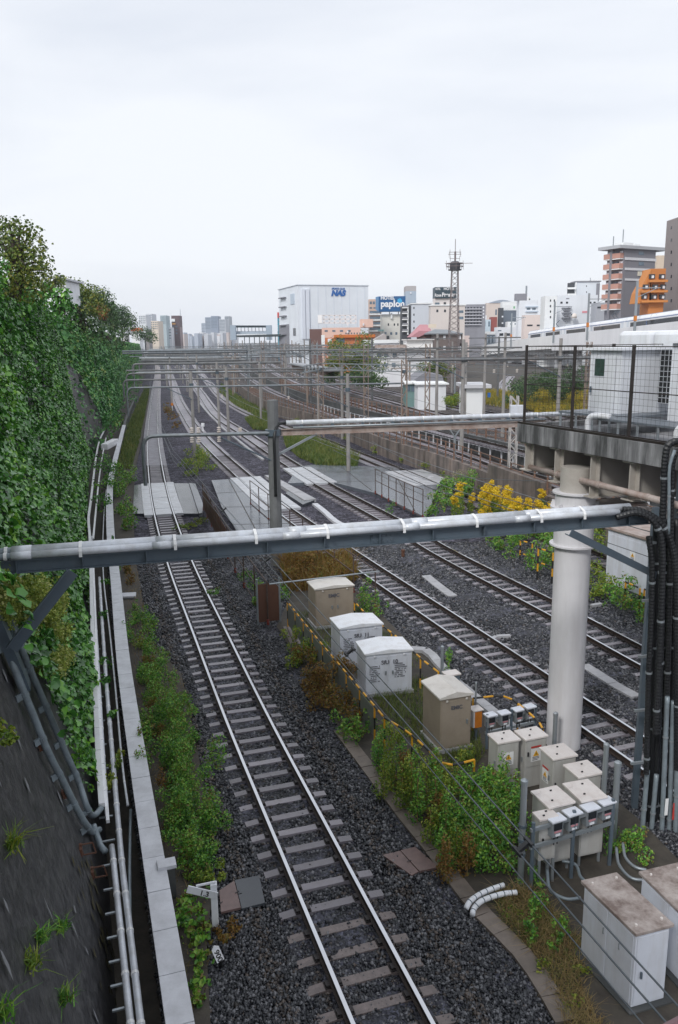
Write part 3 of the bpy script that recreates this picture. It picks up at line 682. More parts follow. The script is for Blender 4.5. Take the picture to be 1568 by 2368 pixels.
# grassy ground on the upper level to the right, sheds yard
sheet('yard', [P(x, y, zB) for x, y in [(700, 832), (880, 866), (1060, 902), (1210, 925), (1300, 900), (1250, 850), (1000, 830), (760, 818)]], zB + .02, m_soil, zB - .1)
# ------------------------------------------------------------------ leaning wall on the left
wb_px = [(272, 2367, 12.6), (243, 1900, 12.6), (214, 1500, 12.6), (202, 1250, 13.0), (211, 1080, 12.9), (250, 990, 11.6), (298, 900, 10.3), (322, 860, 9.6), (337, 832, 8.8)]
base = [P(x, y, -.8) for x, y, z in wb_px]; tz = [z for *_, z in wb_px]
d0 = (base[0] - base[1]).normalized(); base = [base[0] + d0 * 14] + base; tz = [tz[0]] + tz
WB = smooth_path(base, .5); LEAN = .235
acc = [0]
for a, b_ in zip(base, base[1:]): acc.append(acc[-1] + (b_ - a).length)
def topz(i): return float(np.interp(i * .5, acc, tz))
def lean_of(i): return LEAN * float(np.interp(WB[i].y, [0, 28, 50, 90, 200], [1, 1, .95, .9, .8]))
def wallpt(i, z, off=0.):
    d, s = side_of(WB, i); l = lean_of(i); return WB[i] - s * (l * (z + .8)) + V((0, 0, z + .8)) + (s + V((0, 0, l))).normalized() * off
m_wall = mat('stained_stone_wall', (.034, .034, .037), .5, .65, 7, dirt=(.19, .185, .18), dscale=3.8, damt=.16, streak=False, bump=.7, bscale=13)
idx = list(range(0, len(WB), 2)); idx += [len(WB) - 1] if idx[-1] != len(WB) - 1 else []
mb = MB(); vs = []; NZ = 7
for i in idx:
    for k in range(NZ): vs.append(wallpt(i, -.85 + (topz(i) + .85) * k / (NZ - 1)))
    for p in (wallpt(i, topz(i)) - side_of(WB, i)[1] * 2.5,): vs.append(p)
K = NZ + 1; fs = []
for a in range(len(idx) - 1):
    for k in range(K - 1): fs.append((a * K + k, a * K + K + k, a * K + K + k + 1, a * K + k + 1))
mb.add(vs, [f[::-1] for f in fs]); tag(mb.build('retaining_wall', m_wall, smooth=False), 'tall leaning dark stone wall on the left, overgrown with ivy', 'retaining wall')
# hill behind the wall top
vs = []; K = 5
for i in idx:
    d, s = side_of(WB, i); t = wallpt(i, topz(i))
    for k, (o, dz) in enumerate([(.5, -.25), (4, .2), (12, 1.0), (30, 2.2), (90, 2.5)]): vs.append(t - s * o * 1.0 + V((0, 0, dz * (1 if WB[i].y < 120 else .5))))
fs = [(a * K + k, a * K + K + k, a * K + K + k + 1, a * K + k + 1) for a in range(len(idx) - 1) for k in range(K - 1)]
struct(link('hill', vs, [f[::-1] for f in fs], m_soil))

# near wall plane for fittings
i0 = min(range(len(WB)), key=lambda i: (WB[i] - P(243, 1900, -.8)).length)
dW, sW = side_of(WB, i0); NW = (sW + V((0, 0, lean_of(i0)))).normalized(); UW = (V((0, 0, 1)) - sW * lean_of(i0)).normalized(); PW0 = WB[i0]
def W(x, y, off=.0): return onp(x, y, PW0 + NW * off, NW)

# ------------------------------------------------------------------ ivy
BARE = [(-60, 1290), (0, 1335), (40, 1400), (95, 1530), (150, 1650), (205, 1790), (250, 1880), (300, 1985), (330, 2500), (-400, 2500), (-400, 1290)]
GAP = [(150, 838), (178, 850), (228, 950), (250, 1000), (215, 1050), (196, 1020), (172, 930)]
def px_poly(poly, X, Y):
    ins = np.zeros(len(X), bool); j = len(poly) - 1
    for i in range(len(poly)):
        xi, yi = poly[i]; xj, yj = poly[j]; ins ^= ((yi > Y) != (yj > Y)) & (X < (xj - xi) * (Y - yi) / (yj - yi + 1e-9) + xi); j = i
    return ins
def npr(p):
    q = p - np.array(CAM); z = q @ np.array(fw); z = np.where(z < .3, .3, z)
    return 784 + FP * (q @ np.array(RT)) / z, 1183.5 - FP * (q @ np.array(UP)) / z
def ivy(y0, y1, size, dens, name, label, m):
    ii = [i for i in range(len(WB)) if y0 <= WB[i].y < y1]
    area = len(ii) * .5 * 12.5; n = int(area * dens / size ** 2)
    k = rng.integers(0, len(ii), n); h = rng.uniform(0, 1, n)
    A = np.array([tuple(wallpt(i, -.6)) for i in ii]); B = np.array([tuple(wallpt(i, topz(i) + .3)) for i in ii])
    D = np.array([tuple(side_of(WB, i)[0]) for i in ii]); S = np.array([tuple(side_of(WB, i)[1]) for i in ii])
    p = A[k] + (B[k] - A[k]) * h[:, None] + D[k] * rng.uniform(-.3, .3, n)[:, None]
    u = np.array(ii)[k] * .5; zz = p[:, 2]
    lump = .30 + .30 * np.sin(u * .9 + zz * .5) * np.sin(zz * 1.1 - u * .35) + .12 * np.sin(u * 2.3 + zz * 1.9) + .10 * np.sin(zz * 3.1 - u * 1.2)
    fold = np.clip(np.sin(u * .55 + .35 * np.sin(zz * .6)), 0, 1) ** 3 * .45 * np.clip((zz - 1) / 4, 0, 1)
    hump = .7 * np.exp(-((u - hump_u) / 3.2) ** 2) * np.clip((zz - 4) / 6, 0, 1.2)
    off = (lump + fold + hump) * np.clip((zz + .9) / 2.4, .12, 1) * rng.uniform(.15, 1, n) ** .5
    Nn = S[k] + np.array([0, 0, LEAN]); p = p + Nn * off[:, None]
    X, Y = npr(p); keep = ~px_poly(BARE, X + rng.normal(0, 12, n), Y + rng.normal(0, 12, n)) & ~(px_poly(GAP, X, Y) & (rng.uniform(0, 1, n) < .93))
    keep &= ~((zz < .5) & (p[:, 1] < 45) & (np.sin(u * 1.7) + np.sin(u * .63) > -.2))
    keep &= (np.sin(u * 1.1 + zz * .8) * np.sin(zz * .9 - u * .4) < .93)
    p = p[keep]; Nn = Nn[k_ := keep] if False else Nn[keep]; n = len(p)
    nr = Nn * .7 + np.array([0, 0, .45]) + rng.normal(0, .38, (n, 3))
    o = leaves(name, p, nr, (rng.uniform(.5, 1.2, n) + .35 * np.sin(u[keep] * 1.3 + zz[keep] * .7) ** 2) * size, m, 'stuff', aspect=.95)
    tag(o, label, 'ivy')
hump_u = min(range(len(WB)), key=lambda i: abs(WB[i].y - 47)) * .5
ivy(4, 34, .15, 2.7, 'ivy', 'large leaved green ivy covering the near part of the leaning wall', l_ivy)
ivy(34, 75, .20, 2.7, 'ivy', 'ivy on the middle stretch of the wall, around the bare dark gap', l_ivy)
ivy(75, 420, .36, 2.3, 'ivy', 'distant curtain of ivy where the wall bends towards the gantries', l_ivy_f)
def wall_blob(px, r, name, label, m, leaf, dens=40):
    bl = []
    for x, y, rr in px: k_ = 1.3 if 'yellow-green' in label else 1.0; c = W(x, y, .36 if k_ > 1 else .24); bl.append((tuple(c), (rr * k_, rr * k_, rr * k_)))
    return bush(name, label, bl, m, leaf, dens, cat='vine')
wall_blob([(20, 1385, .3), (58, 1392, .32), (95, 1395, .3), (108, 1440, .3), (70, 1425, .26), (128, 1500, .28), (122, 1545, .25), (10, 1365, .3), (132, 1465, .28), (40, 1400, .28), (85, 1372, .3), (112, 1405, .28), (142, 1525, .25), (55, 1368, .3)], 0, 'vine', 'yellow-green flowering vine clump below the left end of the front pipe', l_lime, .065, 60)
wall_blob([(95, 1490, .22), (150, 1580, .3), (175, 1650, .28), (120, 1420, .2), (190, 1730, .25)], 0, 'vine', 'dark green vine hanging behind the diagonal brace', l_ivy, .12)
for n_, (x, y, hh, lab) in enumerate([(30, 1960, .5, 'yellowish fern tuft at the left edge of the bare stone wall'), (95, 2170, .3, 'small green fern on the bare wall, left of the brown moss'), (140, 2150, .28, 'fern tuft in the middle of the bare wall near the moss streak'), (75, 2230, .26, 'light green tuft low on the bare wall'), (150, 2310, .3, 'pale fern near the lowest visible part of the bare wall'), (10, 2350, .3, 'small fern in the bottom left corner of the photo')]):
    c = W(x, y, .02); pts = np.repeat(np.array([tuple(c)]), 90, 0) + rng.normal(0, .05, (90, 3))
    o = blades('fern', pts, rng.uniform(.25, .7, 90) * hh, .02, l_yg if n_ in (0, 3) else l_green, lean=.75); tag(o, lab, 'fern', 'ferns growing on the bare wall')
o = bush('creeper', 'bright green creeper sprig at the left edge beside the wall pipes', [(tuple(W(5, 1690, .2)), (.15, .12, .2)), (tuple(W(22, 1715, .2)), (.08, .08, .06))], l_yg, .07, 30, cat='vine')
# light mineral streaks and dark drain holes of the wall: thin plates of stone
m_lime = mat('lime_streak', (.26, .265, .28), .6, .3, 6, dirt=(.08, .08, .085), dscale=6, damt=.5)
mb = MB()
for _ in range(16):
    x = rnd.uniform(-20, 235); y = rnd.uniform(1560, 2360); c = W(x, y, .012)
    w_ = rnd.uniform(.015, .05); h_ = rnd.uniform(.08, .3); a = c; e = dW * w_; up = UW * h_
    k_ = rnd.uniform(.5, 2.2); e = e * k_; mb.add([a - e, a - up * .6 + e * rnd.uniform(-.8, .4), a + e, a + e * rnd.uniform(.3, 1.6) + up * .3, a + e * .5 + up * .7, a + up + e * rnd.uniform(-1, 1), a - e * 1.2 + up * .4], [(0, 1, 2, 3, 4, 5, 6)])
tag(mb.build('lime_streak', m_lime), 'scattered pale lime streaks on the bare dark wall', 'lime streaks')['kind'] = 'stuff'
m_moss = mat('brown_moss', (.052, .044, .014), .9, .4, 6, bump=.5, bscale=40)
mb = MB()
for _ in range(60):
    t = rnd.random(); x = 215 + rnd.gauss(0, 14) + 45 * t * rnd.random(); y = 1990 + 330 * t; c = W(x + (70 * t - 20), y, .014); w_ = rnd.uniform(.03, .09); up = UW * rnd.uniform(.06, .2); e = dW * w_
    mb.add([c - e, c - up, c + e, c + e * .6 + up * .6, c + up, c - e * .8 + up * .3], [(0, 1, 2, 3, 4, 5)])
tag(mb.build('moss', m_moss), 'olive brown moss streaks running down the bare wall', 'moss')['kind'] = 'stuff'

# ------------------------------------------------------------------ coping wall and cable pipes in the trench
t = thing('trough_wall', 'pale concrete coping running beside the nearest track, left of the bushes', 'low wall', tuple(COP[0]))
mb = MB(); mb.sweep([V((p.x, p.y, 0)) for p in COP], [(-.15, -1.0), (-.15, .43), (.15, .43), (.15, -1.0)]); mb.build('wall_body', m_conc_dk, t)
for i in range(min(99, len(COP) - 1)):
    mb = MB(); d = COP[i + 1] - COP[i]; s = V((d.y, -d.x, 0)).normalized() * .40; j = rnd.uniform(-.006, .006); mb.obox(COP[i] - s / 2 + V((0, 0, -.068 + j)), s, d * .985, (0, 0, .07)); mb.build('coping_slab', m_conc_w, t, bevel=.006)
q = [P(387, 1985, .58)]
dC, sC = side_of(COP, 6)
mb = MB(); c = P(386, 1992, .56); mb.obox(c - dC * .12 - sC * .15 + V((0, 0, -1.0)), dC * .2, sC * .28, (0, 0, .93)); o1 = c - dC * .15 - sC * .18 + V((0, 0, -.07))
t = thing('concrete_post', 'stubby capped concrete post on the right of the coping wall', 'post', tuple(c + V((0, 0, -1)))); mb.build('post_shaft', m_conc_dk, t)
mb = MB(); mb.obox(o1, dC * .26, sC * .34, (0, 0, .075)); mb.build('cap', m_conc_w, t, bevel=.006)
def pipe(px, z, r, m, name, label, cat, ext=0, bands=0, n=10, bm=None):
    pts = [P(x, y, z) if not callable(z) else z(x, y) for x, y in px]
    if ext: pts = [pts[0] + (pts[0] - pts[1]).normalized() * ext] + pts
    p = smooth_path(pts, .5); t = thing(name, label, cat, tuple(p[len(p) // 2]))
    mb = MB(); mb.tube(p, r, n); mb.build('pipe', m, t, smooth=True)
    if bands:
        for i in range(2, len(p) - 1, bands):
            if len(t.children) > 60: break
            d = (p[i + 1] - p[i]).normalized(); mb = MB(); mb.cyl(p[i] - d * .03, p[i] + d * .03, r * 1.12, n); mb.build('pipe_clamp', bm or m_strap, t)
    return t
pipe([(326, 2367), (295, 2103), (282, 1992), (260, 1741), (248, 1600), (238, 1460), (230, 1330)], .25, .058, m_conduit, 'cable_pipe', 'grey pipe running closest to the coping in the trench', 'pipe', 6, 2)
pipe([(302, 2367), (278, 2139), (262, 1985), (258, 1950)], .22, .058, m_conduit, 'cable_pipe', 'grey pipe along the foot of the bare wall, left of its twin', 'pipe', 6, 2)
pipe([(247, 1880), (242, 1800), (236, 1700), (226, 1520), (219, 1400), (214, 1300), (212, 1240)], .3, .05, m_conduit, 'cable_pipe', 'middle grey conduit half hidden by ivy beside the white duct', 'pipe', 0, 3)
pipe([(296, 1862), (285, 1783), (268, 1600), (254, 1460), (242, 1361), (238, 1300), (240, 1200), (246, 1130)], .35, .026, m_conduit, 'thin_pipe', 'thin pale conduit between ivy and coping', 'pipe', 0, 3)
pipe([(301, 2130), (300, 2000), (302, 1900), (303, 1862)], .2, .03, m_conduit_d, 'thin_pipe', 'two dark cables dropping out of the thin conduit by the coping', 'pipe')
def duct(px, z, w_, h_, m, label):
    p = smooth_path([P(x, y, z) for x, y in px], 1.2); t = thing('cable_duct', label, 'cable duct', tuple(p[len(p) // 2])); 
    for a, b_ in zip(p, p[1:]):
        mb = MB(); e = (b_ - a).normalized() * .012; mb.bar(a + e, b_ - e, w_, h_); mb.build('duct_length', m, t, bevel=.006)
    return t
m_duct = mat('white_duct', (.82, .83, .85), .35, .08, 2, dirt=(.42, .41, .40), dscale=2, damt=.25)
duct([(236, 1862), (229, 1771), (221, 1600), (214, 1450), (211, 1330), (208, 1240), (205, 1200), (210, 1160), (217, 1100), (222, 1060), (230, 1020), (244, 990)], .45, .13, .1, m_duct, 'white cable duct along the foot of the ivy wall')
duct([(250, 1900), (243, 1820), (233, 1690), (226, 1560), (220, 1400), (216, 1300)], .38, .07, .08, m_duct, 'narrow white duct just right of the wide white cable duct')
duct([(216, 1245), (222, 1180), (228, 1120), (236, 1060), (246, 1010)], .4, .09, .09, m_duct, 'far grey-white duct beside the ivy near the junction box')
mb = MB(); c = P(243, 1040, .3); mb.obox(c - dW * .0 + V((-.35, 0, 0)), (.62, 0, 0), (.1, 3.4, .1), (0, 0, .55)); tag(mb.build('junction_box', m_duct, bevel=.04), 'pale junction box at the far end of the white ducts', 'junction box')
for k in range(16):
    y = 1500 + k * 55; a = P(np.interp(y, [1330, 1741, 2103, 2367], [222, 250, 284, 312]), y, .18); mb = MB(); mb.bar(a - sW * .3, a - sW * .02, .04, .03); tag(mb.build('pipe_bracket', m_steel), 'short steel bracket carrying the trench pipes', 'bracket', 'brackets under the trench pipes')
# two slate pipes that come down the wall and bend into the trench
def wall_pipe(px, label, tail):
    pts = [W(x, y, .12) for x, y in px] + tail; p = smooth_path(pts, .18); t = thing('wall_pipe', label, 'pipe', tuple(p[len(p) // 2]))
    mb = MB(); mb.tube(p, .062, 12); mb.build('pipe', m_conduit_d, t, smooth=True)
    for i in range(3, len(p) - 6, 5):
        d = (p[i + 1] - p[i]).normalized(); mb = MB(); mb.cyl(p[i] - d * .04, p[i] + d * .04, .072, 12); mb.bar(p[i], p[i] - NW * .13 - dW * .1, .04, .12); mb.build('pipe_clamp', m_conduit_d, t)
wall_pipe([(-12, 1430), (18, 1500), (43, 1570), (76, 1650), (110, 1735), (146, 1806), (181, 1876)], 'slate pipe on the bare wall, the lower of two, bending into the trench', [W(198, 1904, .14), P(222, 1922, .42), P(243, 1910, .42)])
wall_pipe([(8, 1400), (30, 1440), (50, 1500), (80, 1572), (116, 1655), (150, 1735), (185, 1815)], 'slate pipe on the bare wall, the upper of two, nearest the ivy', [W(199, 1860, .14), P(220, 1884, .45), P(236, 1866, .45)])
wall_pipe([(216, 1908), (224, 1930)], 'short black elbow under the slate pipes at the trench', [P(240, 1966, .3), P(262, 1976, .25)])
for x, y in ((204, 1962), (230, 2015)):
    mb = MB(); c = W(x, y, .12); s = .11
    for a, b_ in (((-1, -1), (1, -1)), ((1, -1), (1, 1)), ((1, 1), (-1, 1)), ((-1, 1), (-1, -1))): mb.bar(c + sW * a[0] * s + UW * a[1] * s, c + sW * b_[0] * s + UW * b_[1] * s, .02)
    mb.bar(c - sW * .3, c - sW * .1, .2, .16); tag(mb.build('pipe_hook', m_rust), 'empty square pipe hanger on the bare wall, %s' % ('just under the black elbow' if y < 2000 else 'lower of the two'), 'pipe hanger')
for x, y, lab in ((53, 1577, 'uppermost rusty bracket block under the slate pipes'), (105, 1735, 'rusty bracket block midway under the slate pipes'), (160, 1845, 'lowest rusty bracket block beside the slate pipes')):
    mb = MB(); c = W(x - 12, y, 0); mb.obox(c - dW * .05, dW * .1, UW * .16, NW * .13); tag(mb.build('bracket_block', m_rust), lab, 'bracket')

# ------------------------------------------------------------------ trees and house on the hill
def T(name, label, Y, base_px, blobs, lm, leaf, dens=26, group='trees on the left hill', trunk=.25):
    bl = [(tuple(Q(x - (10 if x > 150 else 0), y + (6 if x > 110 else 0), Y + dy)), (r * .92, r * .92, r * .8)) for x, y, r, dy in blobs]; return tree(name, label, tuple(Q(base_px[0], base_px[1], Y)), 0, bl, lm, m_bark, leaf, dens, trunk, group)
T('broadleaf_tree', 'large loose olive green tree at the left edge above the ivy', 34, (35, 690), [(42, 562, .95, 0), (80, 575, .7, .5), (92, 604, .6, 0), (8, 545, 1.0, 1), (58, 612, 1.0, -.5), (102, 625, .45, 0), (-20, 590, 1.3, 0), (20, 515, .4, 0), (48, 521, .5, 0), (70, 535, .5, .3), (20, 640, 1.1, -.6), (85, 645, .7, 0), (-30, 530, .8, .5), (60, 660, .9, -.3)], l_tree, .125, 22)
T('bushy_tree', 'small leafy tree on the wall top left of the white hut', 48, (95, 690), [(128, 640, .5, 0), (146, 638, .35, 0), (115, 658, .8, 0), (95, 668, .9, 0), (138, 652, .4, 1)], l_tree, .14, 24)
T('bushy_tree', 'yellowish green tree just right of the white hut', 70, (190, 730), [(185, 664, 1.3, 0), (210, 674, 1.3, 1), (200, 698, 2.0, 0), (176, 680, 1.2, -1), (222, 698, 1.5, 0), (170, 656, .6, 0)], l_tree, .19, 26)
T('dark_tree', 'dark round tree rising behind the yellowish green tree', 92, (232, 740), [(232, 678, 1.7, 0), (246, 692, 1.8, 0), (224, 694, 1.9, 0), (250, 715, 1.8, 0), (235, 720, 2.2, 0)], l_tree_d, .2, 26)
T('russet_tree', 'small orange-brown tree among the dark trees', 88, (243, 740), [(240, 704, .75, -1), (247, 714, .8, -1), (236, 712, .5, -1), (250, 722, .6, -1)], l_tree_o, .18, 26)
T('dark_tree', 'narrow blackish conifer right of the russet tree', 110, (263, 760), [(262, 700, 1.0, 0), (263, 715, 1.4, 0), (264, 735, 1.6, 0), (266, 750, 1.5, 0)], l_tree_d, .2, 28)
T('dark_tree', 'wide grey-green tree right of the blackish conifer', 150, (285, 775), [(278, 715, 2.2, 0), (290, 722, 2.4, 2), (300, 730, 2.2, 0), (310, 742, 1.8, 0), (285, 742, 2.6, 0), (300, 752, 2.4, 0), (272, 735, 2.4, 0)], l_tree_d, .28, 26)
T('dark_tree', 'distant rounded tree left of the red and white building', 260, (345, 790), [(340, 762, 2.8, 0), (352, 768, 2.8, 0), (362, 775, 2.4, 0), (330, 768, 2.4, 0)], l_tree_d, .35, 24)
T('hill_shrub', 'dense green shrub where the hill meets the ivy top', 60, (195, 760), [(175, 690, .9, 0), (190, 715, 1.0, 0), (205, 740, 1.1, 0), (180, 730, 1.0, 0), (222, 757, 1.0, 0), (155, 700, .8, 0)], l_tree_d, .2, 24)
T('hill_shrub', 'shrub row above the far ivy curtain', 105, (255, 785), [(235, 752, 1.2, 0), (252, 765, 1.4, 0), (266, 772, 1.4, 0), (280, 780, 1.3, 4), (240, 770, 1.3, 0), (292, 784, 1.2, 8)], l_tree_d, .4, 22)
T('hill_shrub', 'leafy hump of shrub on the wall top in front of the hut', 47, (140, 720), [(150, 676, .5, -2), (160, 692, .55, -2), (140, 690, .7, -2), (120, 684, .7, -2), (165, 712, .6, -2), (100, 672, .6, -2), (150, 722, .8, -2)], l_ivy, .22, 24)
p = in_poly([wallpt(i, topz(i)) for i in range(60, 330, 10)] + [wallpt(i, topz(i)) - side_of(WB, i)[1] * 5 for i in range(60, 330, 10)][::-1], 16000)
iz = np.array([(w_.x, w_.y, topz(i)) for i, w_ in enumerate(WB)]); ki = np.abs(p[:, None, 1] - iz[None, ::4, 1]).argmin(1)
o = blades('hill_grass', np.concatenate([p, iz[::4][ki][:, 2:3] - .1], 1), rng.uniform(.25, .7, len(p)), .05, l_grass, 'stuff'); tag(o, 'yellowish grass along the top edge of the wall', 'grass')
t = thing('hut', 'small white hut with dark window bars among the hill trees', 'house', tuple(Q(140, 700, 58)))
a = Q(133, 700, 58); b_ = Q(156, 703, 57); zt = Q(150, 645, 58).z
mb = MB(); mb.obox(a, b_ - a, (0, 3, 0), (0, 0, zt - a.z)); mb.build('wall', m_white, t)
for k in range(3):
    mb = MB(); c = a.lerp(b_, .2 + .28 * k) + V((0, -.06, 1.0)); mb.obox(c, (.12, 0, 0), (0, .05, 0), (0, 0, .9)); mb.build('window', m_glass_d, t)
mb = MB(); e = (b_ - a); mb.obox(a - e * .5 + V((0, -.5, zt - a.z)), e * 1.75, (0, 4, 0), (0, 0, .12)); mb.build('roof', m_conc_w, t)
# ------------------------------------------------------------------ cabinets between the tracks
def cab_frame(FL, FR, z0, dep):
    """front-left and front-right picture points on the ground -> origin, ex (along front), ey (away), width"""
    a = P(FL[0], FL[1], z0); b_ = P(FR[0], FR[1], z0); ex = (b_ - a); ex.z = 0; w_ = ex.length; ex.normalize(); ey = V((-ex.y, ex.x, 0))
    return a, ex, ey, w_
def lid_gable(mb, o, ex, ey, w_, dep, z, over, rise, th=.05):
    o = o - ex * over - ey * over + V((0, 0, z)); W_ = w_ + 2 * over; D_ = dep + 2 * over
    sec = [V((0, 0, 0)), ex * W_, ex * W_ + V((0, 0, th)), ex * W_ / 2 + V((0, 0, th + rise)), V((0, 0, th))]
    mb.prism([o + p for p in sec], ey * D_)
def cabinet(name, label, FL, FR, dep, h, mb_, ml, z0=-.165, rise=.06, over=.04, letters=None, plinth=.1, lsize=.13, group=None, handles=1, rows=None):
    a, ex, ey, w_ = cab_frame(FL, FR, z0, dep); Z = V((0, 0, 1))
    t = thing(name, label, 'cabinet', tuple(a + ex * w_ / 2 + ey * dep / 2), group=group)
    mb = MB(); mb.obox(a - ex * .05 - ey * .05, ex * (w_ + .1), ey * (dep + .1), Z * plinth); mb.build('plinth', m_conc, t)
    b0 = a + Z * plinth
    mb = MB(); mb.obox(b0, ex * w_, ey * dep, Z * (h - plinth)); mb.build('body', mb_, t, bevel=.008)
    for k in range(2 if w_ > .9 else 1):        # door leaves set proud of the body
        n = 2 if w_ > .9 else 1; u0_ = w_ * k / n + .03; mb = MB()
        mb.obox(b0 + ex * u0_ - ey * .012 + Z * .06, ex * (w_ / n - .06), ey * .011, Z * (h - plinth - .14)); d_ = mb.build('door', mb_, t, bevel=.004)
        mb = MB(); hx = u0_ + (w_ / n - .06) * (.88 if k == 0 else .12); mb.obox(b0 + ex * (hx - .02) - ey * .045 + Z * (h * .42), ex * .04, ey * .034, Z * .12); mb.build('handle', m_steel, d_, bevel=.006)
    mb = MB(); lid_gable(mb, a, ex, ey, w_, dep, h, over, rise); mb.build('lid', ml, t, bevel=.006)
    for k in (.18, .82):
        mb = MB(); c = a + ex * w_ * k - ey * .02 + Z * (h + .0); mb.obox(c - ex * .03 - ey * .045 + Z * -.08, ex * .06, ey * .03, Z * .05); mb.build('lifting_eye', ml, t, bevel=.006)
    if letters: text('lettering', letters, a + ex * w_ * .33 - ey * .028 + Z * (h - .27 - lsize * .3), ex, Z, lsize, m_letter_g, t, .002, bold=.004)
    if rows:
        for (u, z1, ww, n) in rows:
            for k in range(n):
                mb = MB(); u2 = ww * rnd.uniform(.55, 1)
                for c_ in range(int(u2 / .035)):
                    if rnd.random() < .86: mb.obox(a + ex * (u * w_ + c_ * .035) - ey * .029 + Z * (z1 - k * .058), ex * .024, ey * .004, Z * .03)
                if mb.v: mb.build('lettering', m_letter_g, t)
    return t, a, ex, ey, w_
cabinet('relay_cabinet', 'big beige cabinet lettered EMIC, farthest of the cabinet row', (731, 1455), (818, 1444), .95, 1.48, m_beige, m_beige_l, letters='EMIC', rise=.07, lsize=.19)
cabinet('relay_cabinet', 'white cabinet lettered SfU 11, between the beige one and its nearer twin', (787, 1545), (884, 1532), 1.0, 1.3, m_cab, m_white, lsize=.17, letters='SfU  11', rise=.08, rows=[(.08, .95, .4, 9), (.55, .93, .5, 7)])
cabinet('relay_cabinet', 'white cabinet lettered SfU 10, nearest of the two white twins', (846, 1612), (952, 1600), 1.0, 1.3, m_cab, m_white, lsize=.17, letters='SfU  10', rise=.08, rows=[(.08, .92, .35, 9), (.62, .95, .42, 8)])
cabinet('relay_cabinet', 'tall speckled beige cabinet with peaked lid lettered EMIC', (1017, 1742), (1087, 1729), 1.05, 1.46, m_beige, m_beige_l, letters='EMIC', rise=.11, over=.05, lsize=.14)
def warn(t, o, ex, ez, w_, h_, red=True):
    """white sticker with a red strip, a yellow warning triangle and lines of print; o = lower left corner on the door"""
    n = ex.cross(ez).normalized() * .003
    mb = MB(); mb.obox(o, ex * w_, ez * h_, n); mb.build('sticker', m_sign_w, t)
    if red: mb = MB(); mb.obox(o + ez * (h_ + .02), ex * w_, ez * .045, n); mb.build('sticker', m_sign_r, t)
    c = o + ex * w_ * .5 + ez * h_ * .62 + n; r = w_ * .3
    mb = MB(); mb.prism([c - ex * r - ez * r * .8, c + ex * r - ez * r * .8, c + ez * r * .95], n); mb.build('warning_triangle', m_sign_y, t)
    mb = MB(); c2 = c + n; mb.prism([c2 - ex * r * .1 - ez * r * .5, c2 + ex * r * .12 - ez * r * .2, c2 - ex * r * .02 + ez * r * .45, c2 - ex * r * .14 - ez * r * .1], n); mb.build('warning_mark', m_letter, t)
    for k in range(3):
        mb = MB(); mb.obox(o + ex * w_ * .15 + ez * (h_ * .32 - k * .035) + n, ex * w_ * rnd.uniform(.5, .7), ez * .016, n); mb.build('lettering', m_letter_g, t)
def small_cab(label, Fx, Fbase, ytop, Rpt, dep, z0=-.165, floor=None, sticker=None, front_left=False, split=None):
    """grey box; Fx = front corner picture x; right face runs to Rpt (picture point on the base)"""
    a = P(Fx, Fbase, z0); b_ = P(Rpt[0], Rpt[1], z0); ex = b_ - a; ex.z = 0; w_ = ex.length; ex.normalize(); ey = V((-ex.y, ex.x, 0)); Z = V((0, 0, 1))
    h = hat(a, ytop) - z0
    t = thing('terminal_cabinet', label, 'cabinet', tuple(a + ex * w_ / 2 + ey * dep / 2), group='small grey cabinets by the pillar')
    f = floor or 0.
    mb = MB(); mb.obox(a + Z * f, ex * w_, ey * dep, Z * (h - f - .03)); mb.build('body', m_cab_g, t, bevel=.008)
    if f:
        for u in (.08, .92):
            for v_ in (.08, .92): mb = MB(); mb.bar(a + ex * w_ * u + ey * dep * v_, a + ex * w_ * u + ey * dep * v_ + Z * f, .05); mb.build('leg', m_steel, t)
    zb = f + .04 if not split else h * split
    mb = MB(); mb.obox(a + ex * .025 - ey * .014 + Z * zb, ex * (w_ - .05), ey * .013, Z * (h - zb - .06)); d_ = mb.build('door', m_cab_g, t, bevel=.004)
    mb = MB(); mb.obox(a + ex * .05 - ey * .04 + Z * (zb + (h - zb) * .4), ex * .03, ey * .025, Z * .1); mb.build('handle', m_black, d_)
    mb = MB(); mb.obox(a - ex * .03 - ey * .04 + Z * (h - .04), ex * (w_ + .06), ey * (dep + .08), Z * .05); l_ = mb.build('lid', m_cab_lid, t, bevel=.01)
    for (u, v_) in ((.3, .25), (.62, .8)): mb = MB(); c = a + ex * w_ * u + ey * dep * v_ + Z * (h + .01); mb.bar(c - ex * .02, c + ex * .02, .02, .05); mb.build('lifting_eye', m_black, l_)
    mb = MB(); mb.obox(a - ex * .02 + ey * dep * .2 + Z * (h * .5), ex * .019, ey * .05, Z * .12); mb.build('handle', m_steel, t)
    if sticker: warn(t, a + ex * w_ * .26 - ey * .018 + Z * (h * .52), ex, Z, w_ * .48, h * .26, sticker == 'red')
    return t, a, ex, ey, w_, h
small_cab('grey cabinet with white warning sticker at the weeds, left of the red-striped one', 1148, 1832, 1717, (1196, 1822), .42, sticker='white', split=.42)
small_cab('grey cabinet with red strip above its warning sticker, behind the weeds', 1211, 1822, 1709, (1259, 1811), .42, sticker='red', split=.42)
t_, a, ex, ey, w_, h = small_cab('grey cabinet right at the foot of the white pillar, stickers on its left side', 1274, 1866, 1754, (1326, 1855), .5)
warn(t_, a + ey * .40 + V((0, 0, h * .4)) - ex * .003, -ey, V((0, 0, 1)), .24, .3)
t_, a, ex, ey, w_, h = small_cab('low grey cabinet between the pillar foot and the nearer meter boxes', 1332, 1905, 1796, (1384, 1893), .5)
warn(t_, a + ey * .40 + V((0, 0, h * .35)) - ex * .003, -ey, V((0, 0, 1)), .24, .25, False)
